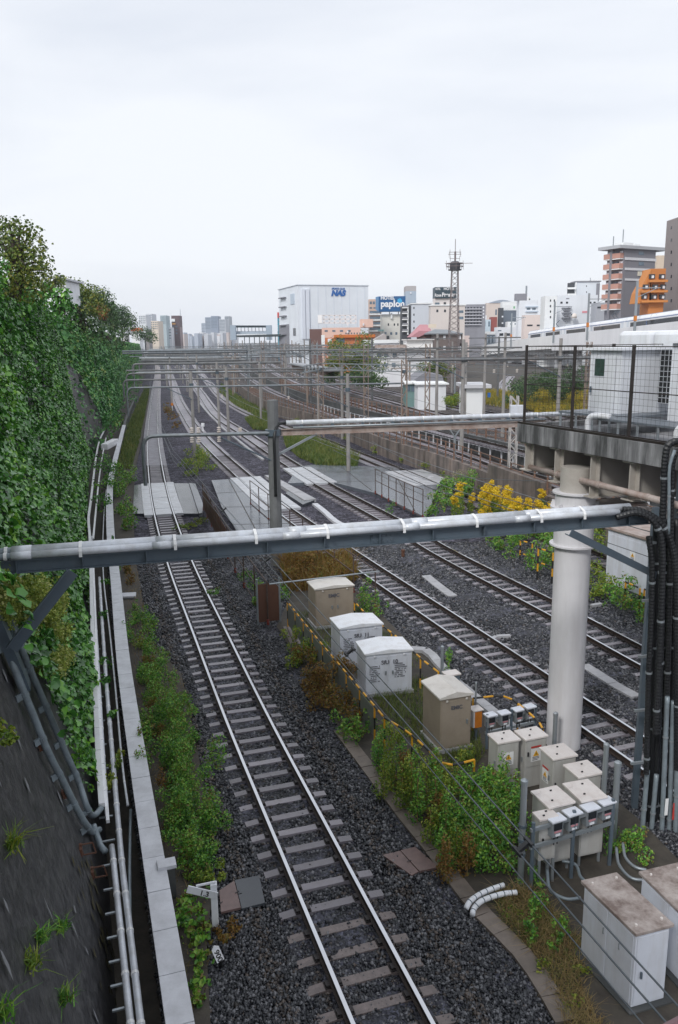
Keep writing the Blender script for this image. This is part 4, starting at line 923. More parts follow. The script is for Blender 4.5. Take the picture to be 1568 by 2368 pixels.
small_cab('grey box on legs with wires on its lid, left of the rust-marked one', 1262, 2022, 1865, (1317, 2007), .55, floor=.22)
small_cab('grey box on legs with a rust-marked lid, right end of the meter rack', 1336, 2004, 1850, (1390, 1992), .6, floor=.22)
t_, a, ex, ey, w_, h = small_cab('narrow pale box mounted in front of the left box on legs', 1242, 2045, 1893, (1280, 2036), .2, floor=.5)

def meters(px, z0, label, ups, scale):
    for k, (x, y) in enumerate(px):
        c = P(x, y, z0); ex = V((math.cos(.42), math.sin(.42), 0)); ey = V((-ex.y, ex.x, 0)); Z = V((0, 0, 1)); w_, h_, d_ = .27 * scale, .34 * scale, .16
        t = thing('meter_box', ['first ', 'second ', 'third ', 'fourth '][k] + label, 'meter box', tuple(c), group='grey meter boxes on racks')
        mb = MB(); mb.obox(c - ex * w_ / 2, ex * w_, ey * d_, Z * h_); mb.build('body', m_steel, t, bevel=.012)
        mb = MB(); mb.obox(c - ex * w_ * .62 - ey * .05 + Z * (h_ + .0), ex * w_ * 1.24, ey * (d_ + .08), Z * .04); mb.build('hood', m_cab, t, bevel=.008)
        mb = MB(); mb.obox(c - ex * w_ * .36 - ey * .016 + Z * h_ * .45, ex * w_ * .72, ey * .015, Z * h_ * .42); mb.build('display', m_glass_d, t, bevel=.006)
        mb = MB(); mb.obox(c - ex * w_ * .3 - ey * .012 + Z * h_ * .3, ex * w_ * .6, ey * .011, Z * h_ * .09); mb.build('label_strip', mat('pink_label', (.55, .25, .28), .5, .1) if k == 0 else bpy.data.materials['pink_label'], t)
        mb = MB(); mb.obox(c - ex * w_ * .2 - ey * .012 + Z * h_ * .08, ex * w_ * .4, ey * .011, Z * h_ * .12); mb.build('knob', m_white, t)
        for dx in (-.04, .04):
            mb = MB(); q = c + ex * dx + ey * .05; mb.tube([q, q - Z * .18], .014, 5); mb.build('cable', m_black, t)
meters([(1137, 1682), (1168, 1677), (1201, 1669), (1227, 1662)], .42, 'meter box from the left on the far rack', 0, .9)
meters([(1289, 1935), (1327, 1920), (1368, 1908), (1405, 1894)], .86, 'meter box from the left on the near rack', 0, .98)
def rack(p0, p1, z1, label, zr):
    a = P(p0[0], p0[1], zr[0]); b_ = P(p1[0], p1[1], zr[0]); t = thing('meter_rack', label, 'rack', (a.x, a.y, -.165))
    for z in zr: mb = MB(); mb.bar(V((a.x, a.y, z)), V((b_.x, b_.y, z)), .045, .07); mb.build('channel', m_steel, t)
    for k in (.03, .5, .97):
        q = a.lerp(b_, k); mb = MB(); mb.bar(V((q.x, q.y, -.165)), V((q.x, q.y, zr[-1] + .15)), .06); mb.build('upright', m_steel_d, t)
rack((1122, 1694), (1240, 1668), .6, 'far rack of steel channels carrying four meter boxes', [.28, .62])
rack((1225, 1960), (1420, 1900), .6, 'near rack of steel channels carrying four meter boxes', [.76, 1.12])
def stake(x, yb, yt, r, label, m=m_steel, name='steel_post', cat='post', z0=-.165, cap=True):
    b0 = P(x, yb, z0); zt = hat(b0, yt); t = thing(name, label, cat, tuple(b0)); mb = MB(); mb.cyl(b0, V((b0.x, b0.y, zt)), r, 12); mb.build('shaft', m, t, smooth=False)
    if cap: mb = MB(); mb.lathe((b0.x, b0.y, zt), [(r * 1.15, -.05), (r * 1.15, .02), (r * .5, .05)], 12); mb.build('cap', m, t)
    return t, b0, zt
t_, b0, zt = stake(1203, 2040, 1806, .062, 'thick grey steel post in the weeds, left of the boxes on legs')
for z in (.45, .75, 1.05): mb = MB(); mb.lathe((b0.x, b0.y, z), [(.078, -.03), (.078, .03)], 12); mb.build('band', m_steel_d, t_)
stake(1280, 1752, 1650, .055, 'grey steel post touching the left side of the white pillar')
stake(1391, 1905, 1722, .055, 'grey steel post right of the low grey cabinet')
stake(1417, 1945, 1764, .065, 'thicker round-capped grey post beside the near meter rack')
stake(1022, 1562, 1496, .05, 'short grey post behind the tall beige peaked cabinet')
stake(1098, 1690, 1580, .025, 'thin grey pole beside the orange and white box')
stake(1167, 1200, 1155, .06, 'short grey post in front of the yellow goldenrod', cap=True)
stake(1247, 1180, 1112, .06, 'short grey post at the foot of the brown wall, left of the pillar')
stake(932, 1286, 1272, .08, 'small orange-brown stub post between second and third track', m_rust)
# orange and white box on a thin pole, grey lidded box
c = P(1100, 1712, -.165); ex = V((math.cos(.35), math.sin(.35), 0)); ey = V((-ex.y, ex.x, 0)); Z = V((0, 0, 1)); t = thing('telephone_box', 'small white and orange trackside box right of the tall beige cabinet', 'trackside box', tuple(c))
mb = MB(); mb.bar(c, c + Z * .42, .06); mb.build('stand', m_steel_d, t); o = c - ex * .15 - ey * .1 + Z * .42
mb = MB(); mb.obox(o, ex * .26, ey * .24, Z * .45); mb.build('body', m_white, t, bevel=.01)
mb = MB(); mb.obox(o + ex * .05 - ey * .012, ex * .2, ey * .011, Z * .45); mb.build('door', m_orange, t); mb = MB(); mb.obox(o - ex * .03 - ey * .04 + Z * .455, ex * .32, ey * .3, Z * .04); mb.build('lid', m_cab_lid, t, bevel=.01)
c = P(1048, 1590, -.165); t = thing('grey_box', 'small dark box with pale lid behind the tall beige cabinet', 'trackside box', tuple(c)); mb = MB(); mb.obox(c - ex * .2, ex * .42, ey * .3, Z * .38); mb.build('body', m_steel_d, t, bevel=.01); mb = MB(); mb.obox(c - ex * .23 - ey * .03 + Z * .385, ex * .48, ey * .36, Z * .05); mb.build('lid', m_cab_lid, t, bevel=.01)

# big pale cabinets in the lower right corner
def big_cab(label, L, F, R, h, ztop=None):
    l, f, r = [P(x, y, -.165) for x, y in (L, F, R)]; ex = (r - f); w_ = ex.length; ex.normalize(); el = (l - f); dl = el.length; el.normalize(); Z = V((0, 0, 1))
    t = thing('control_cabinet', label, 'cabinet', tuple(f), group='large pale cabinets in the lower right corner')
    mb = MB(); mb.obox(f - ex * .1 - el * .1 - Z * .1, ex * (w_ + .2), el * (dl + .2), Z * .13); mb.build('plinth', m_conc_dk, t)
    mb = MB(); mb.obox(f + Z * .03, ex * w_, el * dl, Z * (h - .03)); mb.build('body', m_cab, t, bevel=.01)
    nl = ex * -1.
    for k in range(2):
        mb = MB(); mb.obox(f + el * (dl * (.03 + k * .49)) + nl * .012 + Z * .08, el * (dl * .46), -nl * .011, Z * (h - .14)); d_ = mb.build('door', m_cab, t, bevel=.004)
        mb = MB(); c = f + el * (dl * (.26 + .30 * k)) + nl * .03 + Z * (h * .66); mb.bar(c - Z * .05, c + Z * .05, .012); mb.bar(c - Z * .05, c - Z * .05 - nl * .02, .012); mb.bar(c + Z * .05, c + Z * .05 - nl * .02, .012); mb.build('handle', m_steel, d_)
    n2 = -el; mb = MB(); mb.obox(f + ex * .03 + n2 * .012 + Z * .08, ex * (w_ - .06), -n2 * .011, Z * (h - .14)); d_ = mb.build('door', m_cab, t, bevel=.004)
    mb = MB(); c = f + ex * w_ * .2 + n2 * .03 + Z * h * .45; mb.bar(c - Z * .05, c + Z * .06, .03, .03); mb.build('handle', m_steel_d, d_)
    mb = MB(); mb.obox(f - ex * .045 - el * .045 + Z * (h + .003), ex * (w_ + .09), el * (dl + .09), Z * .06); l_ = mb.build('lid', [m_lid_dirty], t, bevel=.012)
    for u, v_ in ((.12, .08), (.88, .08), (.12, .92), (.88, .92)): mb = MB(); mb.lathe(f + ex * w_ * u + el * dl * v_ + Z * (h + .063), [(.022, 0), (.022, .03), (.01, .04)], 8); mb.build('bolt', m_cab_lid, l_)
    return t
f = P(1458, 2333, -.165); big_cab('big pale cabinet with a dirt-caked lid, front one in the lower right corner', (1342, 2205), (1458, 2333), (1534, 2311), hat(f, 2153) + .165 - .06)
l = P(1476, 2170, -.165); f2 = P(1600, 2300, -.165)
big_cab('big pale cabinet cut by the right picture edge, behind the front one', (1474, 2165), (1604, 2308), (1690, 2283), 1.2)

# yellow and black guard fence round the cabinets
def hazard_rail(pts, z, t, r=.028, step=.28):
    p = smooth_path([V((q.x, q.y, z(i) if callable(z) else z)) for i, q in enumerate(pts)], step); n = 0
    for a, b_ in zip(p, p[1:]):
        mb = MB(); mb.cyl(a, b_, r, 8); mb.build('striped_rail', m_yel if n % 2 else m_blk, t); n += 1
        if n > 95: break
    return p
def hazard_fence(px, z, label, gap=1.6, panel=None, closed=False):
    pts = [P(x, y, z) for x, y in px]; t = thing('guard_fence', label, 'guard fence', (pts[0].x, pts[0].y, -.165))
    p = hazard_rail(pts, z, t); k = max(1, int(gap / .28)); last = None
    for i in range(0, len(p), k):
        q = p[i]
        for j in range(3): mb = MB(); z0 = -.165 + (z + .165) * j / 3; mb.bar(V((q.x, q.y, z0)), V((q.x, q.y, z0 + (z + .165) / 3)), .045); mb.build('post', m_blk if j % 2 else m_yel, t)
        if last is not None and panel:
            mb = MB(); d = q - last; mb.obox(V((last.x, last.y, -.05)) + d * .06, d * .88, V((d.y, -d.x, 0)).normalized() * .012, (0, 0, z - .02)); mb.build('panel', panel, t)
        last = q
    return t
m_mesh = mat('grey_mesh_panel', (.20, .215, .20), .5, .2, 6)
hazard_fence([(664.7, 1391), (723.7, 1464.5), (809, 1565), (889, 1659)], .8, 'left long side of the yellow and black guard fence with grey panels', 1.2, m_mesh)
hazard_fence([(889, 1659), (944, 1693), (988, 1731), (1033, 1768), (1098, 1756)], .7, 'near end of the yellow and black guard fence half in the weeds', 1.2)
hazard_fence([(819.6, 1391), (853.6, 1425), (905, 1462), (982.7, 1529.5), (1017, 1556)], .8, 'right side of the yellow and black guard fence behind the white cabinets', 1.3)
hazard_fence([(1094, 1614), (1168, 1610), (1209, 1636), (1255, 1685), (1240, 1700)], .75, 'yellow striped rail behind the far meter rack', 1.5)
for x0, y0, x1, y1, yb, lab in ((1202, 1249, 1231, 1257, 1292, 'small yellow striped frame in weeds, left of the pillar'), (1242, 1267, 1279, 1278, 1336, 'small yellow striped frame touching the pillar from the left'), (1443, 1345, 1480, 1360, 1402, 'yellow striped frame by the white transformer box'), (1486, 1362, 1540, 1378, 1420, 'yellow striped frame next to the black cables at right')):
    b0 = P(x0, yb, -.165); zt = hat(b0, y0); a = V((b0.x, b0.y, zt)); c = P(x1, y1, zt); t = thing('barrier', lab, 'barrier', tuple(b0))
    for z in (zt, zt - .62): hazard_rail([V((a.x, a.y, 0)), V((c.x, c.y, 0))], z, t, .035, .24)
    for q in (a, c):
        for j in range(4): mb = MB(); h0 = -.2 + (zt + .2) * j / 4; mb.bar(V((q.x, q.y, h0)), V((q.x, q.y, h0 + (zt + .2) / 4)), .06); mb.build('post', m_yel if j % 2 else m_blk, t)

# rusty railings of the underpass and the apron
def railing(pts, h, label, gap, m, rails=(1., .5), foot=True, pw=.05, panel=None):
    pts = [V(p) for p in pts]; p = smooth_path(pts, gap); t = thing('railing', label, 'railing', tuple(p[0]))
    for q in p:
        mb = MB(); mb.bar(q, q + V((0, 0, h)), pw); o = mb.build('post', m, t)
        if foot: mb = MB(); mb.cyl(q, q + V((0, 0, .22)), .05, 8); mb.build('post_foot', m_red, o)
    for k in rails: mb = MB(); mb.tube([q + V((0, 0, h * k)) for q in p], .026, 6); mb.build('handrail', m, t)
    if panel:
        for a, b_ in zip(p, p[1:]):
            if panel(a): mb = MB(); d = b_ - a; mb.obox(a + d * .05 + V((0, 0, .1)), d * .9, V((d.y, -d.x, 0)).normalized() * .015, (0, 0, h * .82)); mb.build('mesh_panel', m_rust, t)
    return t
m_rrail = mat('rusty_dark_rail', (.075, .05, .042), .6, .35, 5)
railing([P(471, 1179, -.2), P(548, 1330, -.2), P(626, 1454, -.2)], 1.65, 'rusty tall railing along the left side of the underpass slab', 2.4, m_rrail, (1., .55, .1), panel=lambda a: a.y > 38)
railing([P(580, 1170, -.2), P(705, 1278, -.2), P(877, 1420, -.2)], 1.65, 'rusty railing on the right side of the underpass slab beside the second track', 2.4, m_rrail, (1., .55, .1))
railing([P(868, 1142, -.1), P(915, 1168, -.1), P(982, 1201, -.1)], 1.7, 'dark railing across the wet apron left of the shrub', 1.35, m_rrail, (1., .55, .05))
a = P(626, 1454, -.2); b_ = P(877, 1420, -.2); t = thing('cross_rail', 'thin grey bar linking the two underpass railings above the brown weeds', 'rail', tuple(a)); mb = MB(); mb.tube([a + V((0, 0, 1.7)), b_ + V((0, 0, 1.7))], .03, 8); mb.build('bar', m_steel, t)
q = P(623, 1442, -.2); t = thing('gate_panel', 'narrow rusty gate panel at the near end of the underpass railing', 'gate', tuple(q)); d_ = V((.8, .25, 0))
mb = MB(); mb.obox(q + V((0, 0, .1)) - d_ * .5, d_, (0, .02, 0), (0, 0, 1.45)); mb.build('mesh_panel', m_rust, t)
for s in (-.5, .5): mb = MB(); mb.bar(q + d_ * s, q + d_ * s + V((0, 0, 1.75)), .06); mb.build('frame_post', m_steel, t)
mb = MB()
for k in range(4): mb.obox(P(655, 1452, -.2) + V((k * .14, -k * .02, 0)), (.11, .03, 0), (.35, -1.7, 0), (0, 0, .06))
tag(mb.build('plank_step', m_sleeper_o), 'grey planks lying below the rusty gate panel', 'planks')

# plates, pits, signs by the nearest track
def plate(px, z, m, label, th=.05, name='cover_plate', marks=2):
    pts = [P(x, y, z) for x, y in px]; t = thing(name, label, 'cover plate', tuple(pts[0])); mb = MB(); mb.prism([p - V((0, 0, th)) for p in pts], (0, 0, th)); mb.build('plate', m, t, bevel=.004)
    c = sum(pts, V((0, 0, 0))) / len(pts)
    for k in range(marks): e = (pts[1] - pts[0]).normalized(); mb = MB(); mb.obox(c + e * (-.25 + .4 * k) + V((0, 0, .002)), e * .09, e.cross(V((0, 0, 1))) * .02, (0, 0, .006)); mb.build('hand_hole', m_black, t)
plate([(885, 1976), (925, 1966), (968, 2014), (952, 2023)], -.14, m_plate, 'rust-brown cover plate half buried in ballast, left half')
plate([(926, 1965), (960, 1957), (1015, 2004), (970, 2013)], -.125, m_plate, 'rust-brown cover plate beside the weeds, right half')
plate([(507, 2058), (542, 2035), (557, 2097), (511, 2108)], -.11, m_plate, 'rust-brown plate right behind the gradient post')
plate([(543, 2034), (599, 2023), (613, 2086), (559, 2100)], -.115, m_slab_d, 'dark grey plate left of the nearest track', marks=1)
c = P(500, 2136, -.16); Z = V((0, 0, 1)); t = thing('gradient_post', 'white wooden gradient post with an arm reading 1.3', 'gradient post', tuple(c)); zt = hat(c, 2036)
mb = MB(); mb.obox(c - V((.06, .06, .05)), (.115, .02, 0), (-.02, .115, 0), (0, 0, zt + .16)); mb.build('post', m_white, t, bevel=.006)
o = onp(431, 2062, c - V((0, .075, 0)), V((0, 1, 0))); e_ = onp(500, 2078, c - V((0, .075, 0)), V((0, 1, 0))); up_ = onp(436, 2046, c - V((0, .075, 0)), V((0, 1, 0))) - o
mb = MB(); mb.obox(o, e_ - o, up_, (0, -.02, 0)); arm = mb.build('arm', m_white, t, bevel=.003); ex = (e_ - o).normalized(); ey = (up_ - ex * up_.dot(ex)).normalized()
text('lettering', '1.3', o + ex * .23 + ey * .02 - V((0, .022, 0)), ex, ey, .14, m_letter, arm, .001, bold=.003)
mb = MB(); mb.bar(o + up_ * .5 + V((.15, .03, .03)), V((c.x + .03, c.y, zt - .02)), .03, .03); mb.build('brace', m_white, t)
c = P(513, 2226, -.16); t = thing('marker_post', 'small tilted white marker plate numbered 900 beside the ballast', 'marker post', tuple(c))
o = P(498, 2193, .22); p1 = P(511, 2222, .02); ex = (p1 - o).normalized(); L_ = (p1 - o).length; nn = (CAM - o).normalized(); ey = nn.cross(ex).normalized(); nn = ex.cross(ey)
mb = MB(); w_ = .13; mb.prism([o + ey * w_ / 2, o - ex * .05, o - ey * w_ / 2, p1 - ey * w_ / 2, p1 + ey * w_ / 2], nn * -.025); pl = mb.build('plate', m_white, t)
text('lettering', '900', o + ex * .03 - ey * .04 + nn * .002, ex, ey, .12, m_letter, pl, .001, bold=.003, sx=1.1)
mb = MB(); mb.bar(p1 - ex * .05 - nn * .03, c - V((0, 0, .1)), .06); mb.build('stake', m_black, t)
# shiny taped hoses sticking out of the weeds
for k, (px_, lab) in enumerate((([(1195, 2063), (1165, 2066), (1135, 2074), (1110, 2085), (1096, 2100), (1092, 2118)], 'right one of two taped white hoses bending onto the ballast'), ([(1165, 2046), (1130, 2058), (1105, 2070), (1085, 2086), (1075, 2106)], 'left one of two taped white hoses bending onto the ballast'))):
    p = smooth_path([P(x, y, -.02 if i < 4 else -.1) for i, (x, y) in enumerate(px_)], .05); t = thing('taped_hose', lab, 'hose', tuple(p[0])); mb = MB(); mb.tube(p, .05, 10); mb.build('hose', m_white, t, smooth=True)
    for i in range(2, len(p) - 1, 3): mb = MB(); d = (p[i + 1] - p[i]).normalized(); mb.cyl(p[i] - d * .008, p[i] + d * .008, .054, 10); mb.build('tape', m_steel_d, t)
# grey hoses under the boxes on legs
for px_, lab in (([(1300, 1990), (1330, 1998), (1345, 2030), (1390, 2060), (1420, 2050)], 'dark hose sagging under the boxes on legs'), ([(1265, 2010), (1275, 2060), (1310, 2078), (1345, 2075)], 'dark hose curling on the ground left of the front cabinet'), ([(1440, 1950), (1448, 1985), (1470, 2005), (1500, 2012)], 'pale pipe running into the rear big cabinet'), ([(1425, 1960), (1432, 2000), (1460, 2030), (1490, 2035)], 'second pale pipe beside the rear big cabinet')):
    p = smooth_path([P(x, y, .1) for x, y in px_], .06); mb = MB(); mb.tube(p, .03, 8); tag(mb.build('hose', m_steel if 'pale' in lab else m_conduit_d, smooth=True), lab, 'hose')
# light junk: stub posts and a box left of the nearest track
c = P(478, 1385, -.2); t = thing('pit_cover', 'concrete pit frame at the edge of the ballast below the front pipe', 'pit', tuple(P(292, 1375, -.2)))
c = P(270, 1385, -.16); mb = MB(); mb.obox(c, (.75, .1, 0), (-.1, .5, 0), (0, 0, .1)); mb.build('slab', m_conc_w, t); mb = MB(); mb.obox(c + V((.05, .02, -.0)), (.65, .05, 0), (0, -.12, 0), (0, 0, .06)); mb.build('lip', m_conc_dk, t)
# ------------------------------------------------------------------ front pipe bridge
zb = 6.55
L0 = P(-40, 1313, zb); R0 = P(1500, 1196, zb); dB = (R0 - L0); lenB = dB.length; dB.normalize(); nB = V((-dB.y, dB.x, 0)); Z = V((0, 0, 1))
t = thing('pipe_bridge', 'long horizontal steel beam carrying two white pipes across the picture', 'pipe bridge', tuple(L0))
mb = MB()
for (a, b_) in (((-.1, -.112), (.1, -.095)), ((-.012, -.095), (.012, .095)), ((-.1, .095), (.1, .112))):
    mb.obox(L0 + nB * a[0] + Z * a[1], dB * lenB, nB * (b_[0] - a[0]), Z * (b_[1] - a[1]))
mb.build('beam', m_steel_d, t)
for k in range(12): mb = MB(); mb.obox(L0 + dB * (lenB * (k + .5) / 12) - nB * .098 - Z * .094, dB * .012, nB * .085, Z * .188); mb.build('stiffener', m_steel_d, t)
mb = MB(); c = L0 + dB * lenB * .53
mb.obox(c - nB * .028 - Z * .09, dB * .42, nB * .014, Z * .18)
for i in range(5):
    for j in range(2): mb.cyl(c + dB * (.04 + .085 * i) - nB * .03 + Z * (-.045 + .09 * j), c + dB * (.04 + .085 * i) - nB * .05 + Z * (-.045 + .09 * j), .015, 6)
mb.build('splice_plate', m_steel_d, t)
Lp = P(28, 1275, zb + .2) ; 
def alongB(u, off, z): return L0 + dB * u + nB * off + Z * z
for off, z, r, u0_, u1_, kind in ((.05, .215, .088, .45, lenB - .42, 'pipe'), (-.095, .18, .062, .45, lenB - .75, 'pipe')):
    n = 5; us = [u0_ + (u1_ - u0_) * i / n for i in range(n + 1)]
    for a, b_ in zip(us, us[1:]):
        mb = MB(); mb.cyl(alongB(a, off, z), alongB(b_ - .0, off, z), r, 16); mb.build('pipe', m_conduit, t, smooth=True)
        mb = MB(); mb.cyl(alongB(a - .0, off, z), alongB(a + .3, off, z), r * 1.06, 16); mb.build('coupling', m_conduit, t, smooth=True)
    e = alongB(u0_, off, z); mb = MB(); mb.tube(smooth_path([e + dB * .1, e - dB * .12, e - dB * .35 - Z * .03 - nB * .03, e - dB * .62 - Z * .2 - nB * .06], .08), r * .86, 12); mb.build('elbow', m_conduit_d, t, smooth=True)
    for q in (.06, .3): mb = MB(); mb.cyl(e - dB * q, e - dB * (q + .05), r * 1.02, 12); mb.build('clamp', m_strap, t)
for u in (1.5, 3.0, 4.35, 5.6, 7.0, 8.4, 9.7, 10.6):
    if u > lenB - .5: continue
    mb = MB(); pts = [alongB(u, -.165, .10), alongB(u, -.162, .19), alongB(u, -.12, .252), alongB(u, -.03, .285), alongB(u, .05, .31), alongB(u, .13, .27), alongB(u, .146, .2), alongB(u, .14, .115)]
    for a, b_ in zip(pts, pts[1:]): mb.bar(a, b_, .05, .012, up=tuple(dB.cross((b_ - a).normalized())))
    mb.build('strap', m_strap, t)
# diagonal brace and wall bracket at the left end
a = W(28, 1500, .25); b_ = P(168, 1322, zb - .12)
mb = MB(); d = (b_ - a).normalized(); s = d.cross(nB).normalized(); mb.bar(a, b_, .02, .2, up=tuple(s)); mb.bar(a + nB * -.08 + s * .09, b_ + nB * -.08 + s * .09, .16, .02, up=tuple(s)); mb.build('brace', m_steel_d, t)
mb = MB(); p0 = W(-60, 1300, .14); p1 = W(60, 1590, .14); mb.bar(p0, p1, .3, .16, up=tuple(NW)); mb.build('wall_channel', m_steel_d, t)
mb = MB(); mb.bar(W(-30, 1240, .2), W(70, 1640, .02), .06, .06, up=tuple(NW)); mb.build('wall_channel', m_steel_d, t)
# brace at the right end
a = P(1312, 1236, zb - .12); b_ = P(1568, 1362, 0); b_ = Q(1575, 1366, (a.y + R0.y) / 2 + 1.0)
mb = MB(); d = (b_ - a).normalized(); s = d.cross(nB).normalized(); mb.bar(a, b_, .14, .02, up=tuple(s)); mb.bar(a + s * .06 - nB * .06, b_ + s * .06 - nB * .06, .02, .13, up=tuple(s)); mb.build('brace', m_steel_d, t)

# ------------------------------------------------------------------ cable riser at the right edge
def rz(x, y, k=0.): return Q(x, y, R0.y + .1 + k)
t = thing('riser_post', 'dark steel riser post behind the black cables at the right edge', 'post', tuple(P(1530, 1985, -.165)))
for x, k in ((1500, .35), (1552, .2)): mb = MB(); q = Q(x, 1400, R0.y + .35 + k); mb.bar(V((q.x, q.y, -.2)), V((q.x, q.y, 7.6 if x > 1510 else 6.6)), .12, .12, up=(0, 1, 0)); mb.build('column', m_steel_d, t)
for z in (1.2, 2.4, 3.6, 4.8, 6.0): mb = MB(); q = Q(1490, 1400, R0.y + .12); mb.bar(V((q.x - .05, q.y, z)), V((q.x + .75, q.y + .15, z)), .05); mb.build('crosspiece', m_steel, t)
def riser(px, k, r, m, name, label, corr=False):
    p = smooth_path([Q(x, y, R0.y - .02 + k) for x, y in px], .035 if corr else .15); mb = MB(); t = thing(name, label, 'cable' if m is m_black else 'conduit', tuple(p[-1]))
    if corr: mb.tube(p, r, 10); mb2 = mb
    mb = MB(); mb.tube(p, r, 10); v = mb.v
    if corr:
        n = 10
        for i in range(len(p)):
            f_ = 1.05 if i % 2 else .94
            for q in range(n): mb.v[i * n + q] = tuple(p[i] + (V(mb.v[i * n + q]) - p[i]) * f_)
    mb.build('sheath', m, t, smooth=not corr); L_ = len(p); st = max(4, int(1.9 / (.035 if corr else .15)))
    for i in range(st // 2, L_ - 2, st): d = (p[i + 1] - p[i]).normalized(); mb = MB(); mb.cyl(p[i] - d * .02, p[i] + d * .02, r * 1.2, 10); mb.build('clamp', m_steel, t)
riser([(1580, 1022), (1560, 1020), (1545, 1030), (1538, 1060), (1536, 1120), (1532, 1200), (1530, 1400), (1520, 1700)], -.12, .068, m_black, 'black_cable', 'thick black ribbed cable curving down from the deck edge, leftmost at its top', True)
riser([(1585, 1045), (1568, 1042), (1557, 1060), (1553, 1110), (1550, 1250), (1545, 1500), (1536, 1750)], 0, .06, m_black, 'black_cable', 'thick black ribbed cable just right of the leftmost one at the deck edge', True)
riser([(1560, 1040), (1549, 1075), (1547, 1150), (1546, 1250)], -.24, .03, m_conduit_d, 'grey_cable', 'thin grey cable strapped between the ribbed cables at the deck edge')
riser([(1440, 1178), (1475, 1180), (1505, 1192), (1530, 1212), (1550, 1250), (1562, 1320), (1565, 1500), (1566, 1780)], -.2, .066, m_black, 'black_cable', 'black cable leaving the white pipe end in a wide bend at the far right', True)
riser([(1425, 1196), (1470, 1186), (1500, 1196), (1520, 1220), (1530, 1260), (1528, 1420), (1515, 1700)], -.34, .06, m_black, 'black_cable', 'black cable bending down from the lower pipe, second from the left low down', True)
riser([(1500, 1240), (1507, 1300), (1506, 1420), (1500, 1560), (1496, 1720), (1494, 1790)], -.2, .058, m_black, 'black_cable', 'leftmost black ribbed cable below the front pipe', True)
for k_, x_ in enumerate((1512, 1524, 1541, 1558)): riser([(x_ + 6, 1200), (x_ + 4, 1350), (x_, 1560), (x_ - 8, 1800), (x_ - 14, 1970)], .22, .07, m_black, 'black_cable', ['first', 'second', 'third', 'fourth'][k_] + ' from the left of the black cables at the back of the riser')
for (x0, x1, y0, y1, k, lab) in ((1497, 1480, 1780, 1975, -.1, 'leftmost slate conduit at the riser foot'), (1518, 1502, 1790, 1965, -.05, 'second slate conduit from the left at the riser foot'), (1543, 1528, 1610, 1970, -.15, 'slate conduit with a white sticker in the middle of the riser'), (1557, 1545, 1620, 1975, -.1, 'slate conduit with a red sticker right of the white-stickered one'), (1570, 1560, 1560, 1990, -.2, 'slate conduit at the very right picture edge')):
    riser([(x0, y0), (x0 + (x1 - x0) * .5, (y0 + y1) / 2), (x1, y1)], k, .05, m_conduit_d, 'riser_conduit', lab)
for x, y, m, lab in ((1536, 1885, m_sign_w, 'small white sticker strip on a riser conduit'), (1554, 1895, m_sign_r, 'small red sticker strip on a riser conduit')):
    q = Q(x, y, R0.y - .25); mb = MB(); mb.obox(q, (.07, .01, 0), (0, .012, 0), (0, 0, .38)); t = tag(mb.build('sticker', m), lab, 'sticker')

# ------------------------------------------------------------------ gantries
m_gst = mat('gantry_steel', (.21, .235, .255), .45, .2, 2, .4, dirt=(.12, .10, .09), dscale=3, damt=.3)
def lattice_col(mb, b0, h, w_, n):
    for sx in (-1, 1):
        for sy in (-1, 1): mb.bar(b0 + V((sx * w_ / 2, sy * w_ / 2, 0)), b0 + V((sx * w_ / 2, sy * w_ / 2, h)), .07)
    for i in range(n):
        z0, z1 = h * i / n, h * (i + 1) / n
        for sy in (-1, 1): mb.bar(b0 + V((-w_ / 2 * (1 if i % 2 else -1), sy * w_ / 2, z0)), b0 + V((w_ / 2 * (1 if i % 2 else -1), sy * w_ / 2, z1)), .045)
        for sx in (-1, 1): mb.bar(b0 + V((sx * w_ / 2, -w_ / 2 * (1 if i % 2 else -1), z0)), b0 + V((sx * w_ / 2, w_ / 2 * (1 if i % 2 else -1), z1)), .045)
def lattice_beam(mb, a, b_, h, n):
    mb.bar(a, b_, .09); mb.bar(a + V((0, 0, h)), b_ + V((0, 0, h)), .09); d = b_ - a
    for i in range(n): mb.bar(a + d * (i / n) + V((0, 0, 0 if i % 2 else h)), a + d * ((i + 1) / n) + V((0, 0, h if i % 2 else 0)), .05)
def insulator(mb, p):
    for k in range(3): mb.lathe(p + V((0, 0, -.09 * k)), [(.03, -.03), (.09, -.02), (.09, .01), (.03, .03)], 8)
